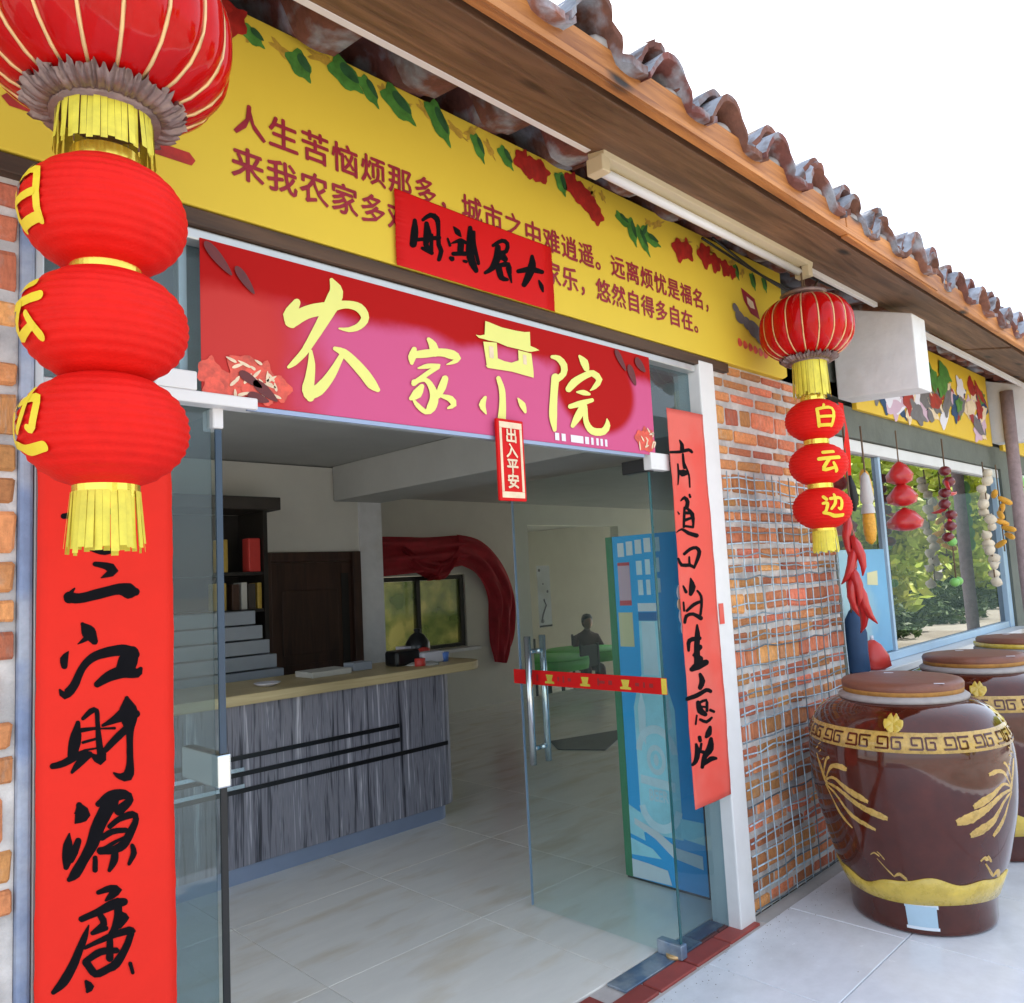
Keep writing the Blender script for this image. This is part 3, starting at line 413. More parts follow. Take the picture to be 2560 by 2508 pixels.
'left_couplet': [[1003,3360,1003,3363,1005,3355,1004,3369,1010,3352,1007,3373,1015,3351,1012,3375,1027,3353,1024,3377,1036,3355,1033,3379,1050,3357,1048,3381,1076,3360,1073,3385,1118,3365,1115,3390,1172,3371,1169,3398,1232,3378,1230,3406,1292,3384,1289,3414,1298,3387,1296,3413,1302,3392,1301,3409,1304,3399,1304,3403],[1099,3228,1100,3230,1100,3225,1102,3232,1101,3222,1105,3234,1104,3220,1108,3234,1121,3213,1125,3230,1137,3205,1143,3226,1155,3199,1159,3223,1175,3196,1174,3222,1194,3200,1189,3224,1212,3207,1205,3228,1228,3216,1222,3233,1245,3225,1240,3238,1247,3227,1243,3239,1249,3230,1246,3237,1249,3233,1248,3235],[1175,3266,1178,3266,1172,3264,1181,3265,1170,3261,1184,3262,1169,3257,1185,3259,1170,3241,1187,3243,1172,3225,1188,3227,1173,3222,1187,3223,1176,3219,1185,3220,1179,3218,1182,3218],[1125,3159,1126,3162,1126,3154,1128,3165,1129,3150,1132,3168,1133,3148,1136,3169,1148,3144,1152,3168,1163,3139,1168,3166,1175,3134,1184,3164,1191,3122,1211,3157,1190,3130,1232,3126,1191,3134,1209,3103,1176,3118,1185,3099,1160,3101,1162,3096,1159,3100,1161,3095,1158,3099,1160,3096,1158,3097,1159,3097],[1057,3061,1058,3060,1056,3061,1059,3058,1054,3061,1059,3056,1053,3060,1058,3055,1037,3047,1050,3036,1023,3035,1045,3021,1017,3022,1050,3020,1016,3011,1054,3023,1021,3002,1054,3013,1029,2997,1050,3003,1038,2995,1044,2997],[1014,3025,1015,3031,1016,3015,1020,3039,1021,3005,1029,3045,1030,3000,1039,3045,1042,2997,1051,3041,1057,2994,1061,3037,1077,2994,1073,3036,1096,2996,1088,3038,1116,3000,1107,3042,1137,3004,1127,3048,1158,3008,1148,3053,1179,3013,1168,3057,1200,3018,1190,3062,1220,3022,1211,3067,1235,3022,1232,3071,1247,3017,1256,3072,1257,3009,1274,3071,1271,3002,1284,3070,1290,3006,1295,3061,1304,3014,1307,3049,1312,3015,1314,3046,1318,3020,1320,3039,1321,3027,1322,3032],[1082,2912,1084,2913,1081,2909,1088,2914,1080,2905,1091,2913,1082,2901,1094,2910,1083,2885,1108,2904,1084,2869,1122,2897,1088,2856,1134,2886,1097,2844,1141,2871,1110,2834,1144,2854,1122,2823,1147,2837,1127,2817,1149,2830,1134,2815,1147,2823,1140,2815,1144,2817],[1070,2822,1069,2823,1071,2822,1069,2824,1071,2821,1069,2825,1072,2822,1070,2825,1087,2826,1080,2837,1101,2831,1090,2849,1113,2836,1100,2858,1124,2842,1109,2866,1128,2846,1115,2867,1129,2853,1121,2866,1128,2859,1125,2862],[1036,2798,1036,2798,1035,2798,1037,2797,1034,2798,1037,2796,1033,2798,1037,2795,1017,2788,1035,2776,1004,2773,1034,2761,1004,2753,1033,2751,1008,2737,1032,2737,1010,2731,1031,2731,1015,2727,1028,2727,1020,2725,1023,2725],[1001,2647,1002,2647,999,2645,1004,2647,999,2643,1006,2646,999,2641,1007,2644,1002,2620,1019,2634,1021,2601,1021,2637,1042,2608,1020,2641,1057,2622,1030,2650,1069,2640,1041,2663,1078,2658,1048,2676,1084,2677,1056,2693,1091,2695,1064,2711,1098,2710,1073,2728,1106,2721,1083,2743,1115,2731,1093,2756,1125,2739,1104,2767,1136,2745,1118,2778,1148,2750,1133,2786,1162,2753,1150,2792,1178,2755,1168,2797,1194,2757,1185,2801,1211,2758,1204,2803,1228,2758,1224,2805,1245,2758,1243,2806,1257,2756,1263,2803,1268,2753,1284,2795,1278,2748,1298,2784,1292,2741,1310,2774,1301,2738,1317,2767,1310,2739,1320,2758,1316,2744,1319,2749],[1296,2793,1304,2788,1283,2795,1313,2777,1269,2791,1318,2762,1260,2781,1315,2748,1250,2770,1313,2733,1240,2761,1310,2716,1233,2753,1303,2700,1229,2742,1291,2689,1226,2729,1277,2682,1222,2715,1265,2675,1217,2704,1254,2669,1218,2690,1241,2668,1224,2679,1230,2673],[1136,2639,1133,2642,1141,2635,1132,2648,1147,2633,1133,2655,1152,2635,1137,2659,1168,2642,1150,2671,1184,2648,1163,2683,1199,2653,1180,2695,1212,2656,1194,2702,1226,2658,1210,2708,1240,2660,1227,2713,1251,2661,1246,2715,1263,2660,1266,2713,1278,2657,1285,2707,1295,2655,1299,2701,1315,2655,1303,2698,1331,2670,1307,2694,1332,2687,1315,2697,1333,2691,1318,2700,1332,2696,1322,2701,1329,2699,1326,2701],[1071,2508,1074,2507,1068,2507,1078,2504,1064,2505,1080,2500,1063,2501,1081,2496,1057,2486,1082,2478,1051,2471,1084,2461,1045,2457,1086,2444,1041,2443,1085,2427,1037,2425,1082,2407,1035,2407,1077,2390,1034,2391,1073,2376,1033,2376,1068,2362,1034,2364,1063,2352,1034,2356,1060,2346,1038,2349,1054,2343,1043,2344,1048,2342],[1087,2507,1085,2509,1090,2505,1084,2512,1093,2505,1084,2516,1096,2506,1086,2519,1108,2514,1095,2530,1119,2522,1105,2541,1128,2527,1115,2550,1135,2531,1133,2555,1135,2531,1151,2543,1136,2526,1155,2527,1137,2512,1156,2510,1138,2495,1156,2493,1139,2476,1158,2474,1140,2456,1160,2454,1140,2434,1163,2432,1141,2412,1166,2410,1142,2393,1168,2391,1144,2372,1171,2371,1146,2355,1173,2353,1149,2337,1174,2336,1151,2331,1174,2330,1156,2326,1170,2325,1161,2323,1165,2323],[1061,2465,1061,2468,1063,2460,1062,2472,1067,2457,1065,2476,1072,2455,1069,2477,1091,2456,1088,2475,1110,2457,1108,2474,1129,2458,1127,2472,1148,2458,1146,2470,1150,2459,1149,2470,1152,2461,1151,2468,1153,2463,1153,2465],[1086,2413,1085,2414,1087,2410,1086,2417,1090,2409,1087,2419,1092,2408,1089,2420,1106,2410,1103,2422,1120,2412,1117,2424,1134,2414,1131,2425,1149,2416,1146,2427,1151,2417,1148,2427,1152,2419,1150,2425,1152,2422,1152,2423],[1092,2380,1092,2382,1093,2378,1092,2384,1095,2377,1093,2385,1097,2376,1095,2386,1114,2377,1112,2386,1131,2377,1129,2386,1148,2378,1146,2385,1149,2378,1148,2385,1150,2379,1150,2384,1151,2381,1150,2382],[968,2338,967,2341,970,2333,968,2346,975,2329,971,2350,980,2328,975,2352,993,2327,988,2353,1007,2327,1000,2355,1022,2329,1011,2357,1036,2333,1023,2362,1050,2338,1035,2368,1063,2344,1049,2375,1076,2348,1064,2379,1091,2354,1080,2382,1106,2359,1096,2385,1111,2362,1102,2385,1113,2367,1108,2382,1113,2373,1112,2377],[1047,2296,1046,2298,1050,2295,1045,2300,1053,2295,1044,2303,1055,2297,1045,2306,1065,2304,1051,2318,1076,2311,1057,2331,1086,2319,1066,2344,1098,2328,1079,2354,1111,2339,1093,2364,1125,2349,1108,2373,1128,2354,1113,2375,1129,2360,1120,2373,1127,2366,1125,2370],[1120,2361,1121,2363,1119,2358,1124,2364,1120,2354,1128,2364,1122,2351,1131,2362,1135,2328,1151,2353,1159,2309,1156,2353,1181,2326,1148,2350,1181,2345,1157,2358,1182,2351,1160,2363,1179,2357,1165,2365,1175,2362,1171,2364],[1263,2582,1266,2582,1260,2581,1270,2581,1257,2577,1273,2577,1256,2573,1275,2573,1246,2553,1290,2553,1236,2534,1305,2533,1232,2513,1313,2509,1236,2494,1312,2489,1244,2473,1307,2467,1254,2450,1299,2445,1261,2428,1294,2424,1263,2407,1292,2402,1264,2385,1291,2380,1264,2364,1291,2359,1263,2345,1291,2340,1264,2324,1291,2319,1263,2306,1292,2300,1261,2291,1293,2283,1257,2276,1294,2264,1252,2265,1293,2244,1254,2266,1281,2223,1250,2262,1253,2223,1237,2260,1230,2237,1226,2263,1217,2250,1213,2270,1208,2264,1211,2271,1207,2265,1209,2271,1207,2268,1208,2270,1207,2269],[1163,2469,1163,2471,1165,2467,1162,2474,1168,2466,1163,2476,1171,2466,1165,2478,1185,2468,1178,2485,1200,2470,1190,2493,1215,2472,1202,2501,1229,2474,1213,2509,1247,2475,1225,2520,1262,2476,1239,2531,1271,2476,1257,2538,1278,2478,1278,2534,1290,2480,1294,2525,1304,2483,1307,2516,1312,2483,1315,2512,1318,2487,1320,2505,1322,2493,1322,2498],[1145,2461,1145,2462,1145,2460,1145,2463,1146,2459,1146,2464,1147,2458,1147,2464,1164,2456,1164,2463,1181,2453,1181,2462,1198,2450,1198,2460,1216,2447,1215,2459,1218,2447,1218,2458,1220,2449,1220,2456,1221,2452,1221,2453],[1277,2456,1280,2452,1270,2460,1282,2445,1262,2461,1282,2437,1256,2459,1278,2431,1244,2449,1266,2422,1233,2440,1254,2413,1221,2431,1243,2404,1210,2421,1231,2395,1199,2410,1220,2386,1188,2399,1208,2376,1178,2387,1196,2366,1167,2376,1184,2357,1165,2372,1180,2355,1165,2366,1174,2355,1167,2361,1169,2358],[1069,2176,1073,2177,1066,2172,1078,2176,1064,2167,1084,2172,1065,2160,1087,2166,1060,2141,1108,2146,1056,2135,1119,2114,1061,2136,1102,2094,1060,2119,1082,2092,1058,2100,1064,2093,1058,2099,1063,2093,1058,2097,1061,2093,1058,2095,1059,2094],[1039,2063,1040,2063,1038,2063,1041,2062,1037,2063,1042,2061,1036,2062,1042,2059,1029,2050,1045,2043,1022,2038,1049,2027,1016,2024,1051,2012,1013,2006,1053,1995,1012,1988,1053,1976,1012,1973,1052,1959,1014,1954,1046,1941,1017,1936,1038,1927,1017,1931,1036,1922,1020,1925,1032,1920,1024,1922,1027,1920],[1075,2035,1078,2033,1069,2036,1082,2028,1064,2035,1084,2022,1061,2031,1084,2016,1054,2016,1080,2000,1048,2002,1075,1985,1043,1989,1071,1972,1039,1973,1063,1958,1038,1958,1056,1946,1037,1953,1054,1943,1039,1948,1049,1941,1042,1944,1045,1942],[1140,2147,1138,2150,1144,2143,1137,2155,1149,2140,1138,2160,1154,2141,1142,2164,1169,2143,1153,2172,1183,2145,1163,2182,1196,2146,1176,2191,1207,2146,1191,2197,1223,2148,1212,2199,1238,2149,1234,2196,1247,2150,1257,2188,1257,2147,1282,2167,1258,2146,1291,2137,1256,2147,1281,2119,1244,2141,1269,2108,1230,2134,1256,2098,1216,2127,1245,2088,1211,2120,1236,2085,1210,2109,1225,2088,1213,2100,1217,2094],[1210,2180,1218,2174,1196,2185,1226,2161,1182,2183,1230,2145,1171,2174,1226,2131,1164,2161,1218,2118,1157,2147,1209,2106,1150,2133,1200,2094,1143,2119,1193,2081,1136,2106,1185,2069,1129,2092,1178,2056,1123,2078,1172,2044,1117,2063,1167,2032,1112,2045,1161,2018,1108,2028,1156,2001,1104,2014,1149,1984,1100,2002,1140,1970,1094,1990,1131,1958,1087,1976,1122,1946,1080,1963,1113,1934,1071,1949,1104,1920,1061,1935,1096,1905,1052,1922,1087,1891,1046,1913,1077,1878,1039,1899,1060,1871,1033,1888,1044,1870,1030,1885,1040,1869,1030,1880,1036,1871,1031,1876,1032,1874],[1187,2045,1185,2048,1191,2042,1183,2053,1196,2040,1184,2058,1200,2041,1187,2061,1212,2048,1198,2069,1224,2055,1210,2077,1236,2060,1224,2084,1253,2062,1243,2090,1272,2063,1264,2095,1283,2063,1285,2094,1286,2063,1308,2077,1287,2059,1313,2052,1283,2049,1309,2033,1274,2035,1302,2015,1263,2020,1293,1997,1256,2008,1287,1984,1248,1996,1279,1970,1240,1986,1270,1956,1233,1979,1259,1945,1223,1973,1242,1937,1213,1970,1224,1935,1200,1968,1207,1935,1187,1970,1190,1937,1172,1973,1173,1942,1157,1977,1157,1945,1150,1977,1150,1949,1145,1973,1145,1956,1142,1968,1142,1963],[1153,2007,1151,2011,1157,2003,1150,2017,1163,2000,1151,2023,1169,2000,1155,2026,1182,2006,1169,2031,1195,2011,1183,2037,1207,2014,1200,2040,1222,2014,1219,2039,1239,2012,1238,2035,1258,2009,1256,2031,1262,2010,1261,2029,1266,2013,1265,2025,1267,2017,1267,2020],[1165,1959,1163,1962,1169,1955,1162,1967,1174,1953,1163,1971,1179,1954,1166,1975,1188,1960,1177,1978,1197,1965,1187,1982,1208,1971,1200,1987,1222,1976,1215,1991,1238,1982,1232,1994,1254,1989,1249,1998,1255,1990,1251,1998,1256,1992,1253,1997,1256,1994,1255,1995],[1213,1962,1217,1961,1208,1962,1222,1957,1203,1959,1226,1951,1201,1953,1227,1945,1199,1940,1228,1930,1197,1927,1228,1914,1195,1916,1225,1899,1192,1904,1217,1886,1189,1892,1208,1876,1185,1879,1199,1868,1184,1875,1196,1865,1185,1871,1193,1865,1187,1868,1190,1866],[1135,1948,1138,1947,1131,1947,1142,1944,1128,1945,1145,1940,1127,1940,1146,1935,1127,1924,1147,1919,1126,1908,1147,1903,1126,1892,1147,1886,1127,1887,1146,1882,1131,1882,1142,1879,1135,1879,1138,1878],[1279,1958,1282,1959,1277,1956,1286,1957,1275,1953,1289,1954,1275,1949,1292,1951,1277,1935,1299,1934,1277,1923,1303,1913,1274,1912,1296,1898,1269,1898,1286,1885,1263,1882,1276,1872,1263,1879,1274,1871,1264,1875,1271,1870,1266,1873,1268,1871],[1141,1794,1140,1797,1144,1790,1141,1801,1148,1787,1143,1804,1152,1786,1146,1806,1170,1786,1162,1809,1187,1785,1179,1813,1199,1784,1197,1813,1216,1779,1221,1805,1217,1788,1242,1780,1210,1791,1227,1763,1192,1785,1210,1755,1182,1773,1196,1753,1174,1760,1180,1751,1173,1759,1178,1751,1173,1757,1176,1752,1173,1755,1174,1753],[1076,1707,1074,1711,1080,1702,1074,1716,1085,1698,1076,1721,1090,1697,1081,1723,1106,1699,1096,1726,1121,1701,1111,1728,1137,1702,1126,1731,1153,1704,1140,1734,1170,1706,1155,1739,1187,1707,1171,1745,1203,1709,1186,1750,1216,1710,1201,1753,1229,1711,1218,1753,1240,1712,1233,1749,1252,1713,1246,1746,1259,1715,1253,1743,1263,1720,1260,1737,1264,1726,1263,1731],[1113,1680,1114,1679,1112,1680,1115,1678,1110,1680,1115,1677,1110,1679,1115,1675,1101,1668,1113,1660,1093,1657,1111,1644,1085,1645,1108,1629,1078,1632,1103,1613,1071,1618,1097,1598,1063,1603,1090,1582,1057,1591,1086,1569,1051,1578,1080,1555,1044,1565,1075,1541,1037,1553,1068,1527,1029,1541,1060,1513,1021,1529,1052,1499,1012,1518,1043,1486,1005,1508,1033,1475,998,1499,1022,1468,991,1491,1010,1463,984,1483,999,1460,976,1474,988,1457,974,1471,985,1456,974,1467,981,1458,976,1463,977,1460],[1221,1754,1226,1752,1215,1753,1232,1748,1210,1749,1238,1741,1208,1742,1240,1733,1208,1725,1240,1717,1209,1709,1241,1700,1209,1694,1241,1683,1208,1681,1240,1666,1204,1665,1235,1646,1200,1649,1228,1629,1195,1636,1221,1615,1188,1625,1212,1603,1182,1616,1203,1594,1180,1611,1198,1591,1181,1604,1192,1592,1184,1598,1187,1595],[1150,1711,1153,1712,1147,1708,1159,1711,1145,1702,1164,1708,1147,1696,1169,1702,1154,1680,1180,1682,1156,1673,1183,1657,1152,1670,1170,1645,1141,1663,1154,1640,1129,1656,1139,1637,1126,1653,1135,1637,1125,1649,1131,1639,1126,1645,1128,1642],[1119,1641,1118,1643,1121,1637,1118,1647,1125,1634,1120,1651,1130,1633,1123,1652,1146,1633,1140,1654,1164,1634,1157,1655,1181,1635,1173,1657,1185,1636,1178,1655,1187,1640,1183,1652,1187,1644,1186,1648],[1223,1678,1223,1683,1225,1670,1227,1689,1231,1661,1234,1693,1239,1656,1242,1692,1250,1657,1257,1680,1250,1665,1269,1659,1246,1665,1260,1647,1233,1659,1249,1637,1220,1653,1238,1628,1217,1648,1233,1626,1216,1642,1226,1628,1218,1636,1221,1632],[1091,1593,1090,1595,1093,1590,1090,1598,1096,1588,1091,1601,1099,1587,1094,1602,1114,1588,1107,1605,1128,1590,1121,1608,1142,1591,1134,1611,1156,1592,1147,1614,1169,1593,1160,1616,1181,1594,1172,1619,1194,1595,1184,1621,1207,1595,1198,1623,1224,1595,1215,1624,1243,1594,1235,1625,1261,1592,1253,1625,1273,1592,1269,1624,1280,1593,1285,1614,1284,1594,1292,1603,1287,1592,1294,1600,1291,1591,1295,1596,1293,1592,1294,1593],[1279,1605,1282,1602,1273,1606,1287,1597,1267,1605,1289,1590,1264,1601,1289,1584,1258,1588,1284,1571,1253,1576,1280,1558,1248,1564,1275,1544,1241,1552,1268,1530,1233,1540,1260,1516,1223,1527,1251,1500,1212,1516,1242,1486,1205,1508,1231,1474,1194,1501,1213,1465,1180,1498,1194,1465,1164,1494,1178,1461,1148,1491,1157,1458,1139,1493,1134,1465,1136,1496,1117,1483,1128,1508,1108,1501,1119,1524,1101,1519,1109,1540,1094,1535,1106,1544,1093,1540,1102,1547,1093,1544,1098,1547,1096,1546],[1093,1536,1091,1540,1097,1532,1090,1546,1103,1529,1091,1551,1108,1529,1095,1554,1122,1533,1108,1560,1136,1538,1121,1566,1149,1541,1135,1572,1161,1543,1152,1574,1174,1542,1169,1572,1188,1539,1186,1567,1203,1535,1202,1561,1219,1531,1218,1556,1224,1531,1223,1553,1228,1534,1227,1547,1230,1538,1230,1542],[1190,1608,1194,1606,1185,1607,1200,1602,1181,1604,1204,1596,1180,1599,1205,1590,1179,1580,1206,1571,1178,1562,1206,1553,1178,1544,1207,1534,1177,1526,1207,1516,1179,1519,1205,1510,1184,1512,1200,1506,1190,1507,1194,1506],[1091,1552,1095,1553,1088,1548,1101,1553,1087,1541,1108,1549,1089,1533,1114,1542,1098,1518,1122,1527,1106,1503,1130,1512,1114,1488,1139,1497,1120,1482,1141,1490,1127,1478,1140,1483,1133,1477,1137,1478],[1270,1480,1272,1480,1267,1479,1276,1478,1265,1476,1279,1475,1265,1472,1281,1471,1271,1452,1286,1450,1276,1431,1291,1430,1278,1427,1291,1426,1281,1425,1289,1424,1284,1423,1287,1423],[1098,1468,1099,1469,1096,1466,1102,1469,1096,1463,1105,1467,1097,1459,1108,1464,1099,1444,1122,1451,1099,1439,1134,1431,1101,1438,1125,1416,1102,1426,1113,1415,1101,1424,1110,1414,1102,1420,1107,1414,1103,1417,1105,1416]],
'lintel_sign': [[2950,5235,2955,5236,2943,5230,2962,5236,2937,5224,2967,5232,2935,5217,2969,5227,2929,5191,2973,5204,2922,5166,2977,5180,2916,5141,2978,5154,2911,5115,2974,5126,2907,5088,2966,5097,2902,5060,2959,5069,2903,5049,2954,5057,2910,5042,2942,5047,2921,5039,2930,5041],[3009,5235,3006,5237,3014,5234,3005,5241,3020,5236,3006,5247,3026,5239,3010,5252,3059,5265,3041,5284,3083,5280,3079,5312,3098,5279,3123,5319,3113,5271,3154,5303,3119,5259,3161,5277,3123,5236,3160,5248,3125,5209,3158,5219,3123,5178,3156,5187,3118,5143,3155,5153,3117,5111,3155,5127,3127,5088,3165,5108,3134,5075,3173,5086,3127,5050,3162,5051,3115,5018,3147,5017,3114,5011,3142,5011,3117,5006,3134,5006,3122,5004,3127,5004],[3043,5244,3049,5246,3036,5239,3057,5247,3030,5231,3063,5244,3028,5224,3066,5238,3024,5197,3074,5216,3020,5171,3083,5192,3017,5151,3085,5166,3014,5132,3076,5137,3011,5109,3062,5114,3010,5084,3055,5100,3020,5059,3061,5084,3033,5040,3073,5068,3040,5036,3076,5061,3050,5036,3072,5051,3060,5039,3066,5043],[2952,5096,2952,5100,2955,5093,2954,5106,2961,5090,2959,5111,2967,5091,2966,5115,2998,5102,2996,5126,3028,5113,3026,5136,3058,5123,3056,5147,3087,5132,3085,5158,3115,5141,3113,5169,3143,5149,3141,5180,3152,5154,3150,5181,3158,5162,3158,5178,3161,5169,3161,5173],[3085,5178,3089,5179,3079,5175,3094,5178,3074,5170,3098,5175,3072,5164,3099,5171,3067,5137,3097,5144,3063,5110,3094,5117,3059,5083,3092,5090,3055,5056,3090,5063,3056,5049,3087,5056,3061,5046,3080,5050,3068,5045,3073,5046],[2989,5058,2991,5061,2988,5053,2995,5066,2990,5048,3002,5069,2995,5046,3008,5069,3018,5041,3033,5067,3042,5037,3058,5064,3067,5032,3084,5061,3075,5032,3090,5059,3083,5037,3092,5053,3089,5042,3091,5047],[3266,5275,3267,5276,3264,5272,3270,5277,3263,5270,3273,5278,3264,5268,3275,5277,3269,5246,3301,5272,3278,5227,3323,5265,3298,5221,3330,5248,3322,5218,3333,5227,3324,5217,3334,5225,3327,5218,3333,5223,3330,5219,3332,5220],[3210,5183,3212,5184,3207,5180,3216,5185,3205,5176,3219,5184,3204,5173,3221,5182,3210,5152,3231,5162,3216,5130,3240,5143,3218,5127,3240,5138,3224,5126,3237,5133,3229,5127,3233,5129],[3238,5150,3237,5152,3239,5149,3237,5154,3242,5149,3239,5156,3245,5150,3241,5158,3286,5166,3278,5186,3317,5177,3317,5209,3336,5180,3351,5211,3359,5180,3373,5205,3365,5181,3378,5202,3372,5184,3381,5198,3378,5189,3380,5193],[3325,5211,3333,5212,3312,5204,3344,5211,3302,5194,3352,5205,3297,5183,3354,5195,3293,5157,3350,5168,3288,5130,3345,5141,3284,5104,3341,5115,3286,5094,3336,5104,3294,5088,3325,5094,3305,5086,3313,5088],[3233,5079,3233,5083,3236,5074,3237,5090,3242,5071,3243,5096,3251,5071,3252,5100,3284,5080,3285,5110,3318,5089,3319,5120,3353,5097,3354,5130,3362,5102,3363,5130,3369,5109,3370,5127,3373,5116,3373,5121],[3212,5053,3215,5057,3211,5048,3221,5062,3212,5042,3229,5065,3217,5039,3236,5065,3221,5035,3243,5066,3224,5031,3250,5067,3234,5031,3257,5063,3245,5035,3259,5055,3253,5041,3257,5047],[3414,5323,3420,5325,3406,5318,3427,5325,3399,5311,3434,5321,3397,5304,3436,5315,3389,5275,3440,5289,3382,5246,3444,5263,3376,5217,3446,5234,3369,5183,3444,5199,3363,5147,3439,5165,3361,5114,3437,5137,3366,5087,3439,5117,3374,5066,3443,5099,3385,5047,3448,5083,3404,5027,3457,5061,3426,5010,3468,5039,3433,5006,3470,5031,3444,5006,3467,5022,3454,5010,3460,5014],[3445,5299,3450,5300,3438,5295,3457,5300,3432,5289,3462,5296,3429,5283,3463,5291,3426,5258,3461,5266,3422,5232,3459,5243,3423,5201,3460,5214,3428,5171,3465,5186,3436,5139,3472,5154,3446,5105,3480,5120,3454,5072,3488,5086,3458,5067,3487,5080,3464,5066,3483,5073,3471,5066,3476,5068],[3326,5058,3327,5061,3326,5054,3331,5065,3329,5051,3336,5069,3334,5050,3342,5070,3344,5049,3352,5071,3354,5049,3363,5072,3360,5050,3368,5071,3366,5054,3371,5067,3370,5059,3372,5063],[3602,5228,3600,5231,3607,5227,3599,5235,3615,5228,3601,5242,3622,5231,3606,5247,3652,5251,3634,5269,3680,5270,3664,5291,3698,5280,3697,5310,3720,5283,3741,5317,3732,5279,3771,5302,3734,5261,3775,5268,3722,5238,3755,5228,3705,5229,3721,5202,3673,5215,3686,5183,3639,5199,3653,5165,3628,5192,3640,5161,3621,5181,3629,5163,3619,5172,3621,5167],[3657,5258,3665,5260,3646,5252,3675,5259,3636,5243,3683,5254,3631,5233,3685,5245,3624,5204,3686,5218,3617,5176,3686,5189,3609,5153,3679,5157,3599,5130,3662,5125,3587,5106,3640,5095,3576,5086,3614,5067,3553,5062,3575,5041,3524,5039,3538,5022,3519,5033,3531,5018,3516,5027,3524,5018,3517,5022,3519,5020],[3633,5101,3633,5104,3637,5097,3635,5110,3644,5095,3640,5116,3651,5097,3647,5121,3688,5107,3683,5137,3722,5117,3722,5155,3731,5120,3769,5161,3747,5109,3786,5129,3763,5083,3783,5091,3765,5080,3783,5087,3769,5079,3780,5083,3773,5080,3776,5081],[3647,5200,3656,5209,3640,5185,3674,5220,3641,5170,3695,5226,3651,5160,3713,5223,3678,5156,3728,5208,3706,5153,3745,5192,3717,5151,3751,5186,3730,5155,3751,5177,3741,5161,3747,5167],[3647,5111,3656,5115,3635,5102,3669,5116,3627,5090,3682,5113,3626,5079,3688,5105,3633,5057,3694,5082,3641,5033,3699,5061,3658,5012,3701,5050,3696,5009,3713,5045,3730,5018,3736,5043,3737,5020,3743,5042,3744,5025,3748,5039,3748,5030,3749,5034],[3740,5128,3747,5131,3732,5121,3757,5132,3726,5113,3766,5130,3725,5105,3771,5124,3735,5080,3776,5098,3744,5057,3781,5072,3755,5036,3782,5047,3766,5017,3782,5023,3767,5014,3782,5020,3770,5014,3780,5017,3774,5014,3776,5015],[3831,5109,3830,5113,3835,5105,3832,5121,3844,5103,3839,5128,3854,5105,3848,5134,3896,5118,3889,5152,3936,5131,3932,5171,3972,5141,3978,5185,4006,5146,4022,5190,4043,5149,4061,5189,4082,5153,4098,5187,4093,5155,4107,5186,4103,5161,4112,5180,4110,5168,4112,5173],[3995,5276,4000,5277,3987,5271,4007,5277,3982,5265,4013,5274,3979,5259,4015,5269,3970,5232,4024,5247,3961,5206,4032,5223,3951,5184,4031,5192,3939,5156,4016,5156,3923,5125,3994,5120,3909,5096,3973,5089,3893,5065,3948,5057,3878,5038,3923,5030,3874,5029,3914,5021,3877,5020,3902,5016,3883,5015,3890,5014],[4048,5102,4050,5104,4045,5100,4054,5105,4043,5096,4058,5104,4044,5094,4060,5103,4047,5071,4080,5088,4052,5051,4096,5072,4062,5036,4098,5051,4075,5021,4096,5030,4077,5019,4096,5026,4081,5018,4093,5022,4086,5018,4089,5019]],
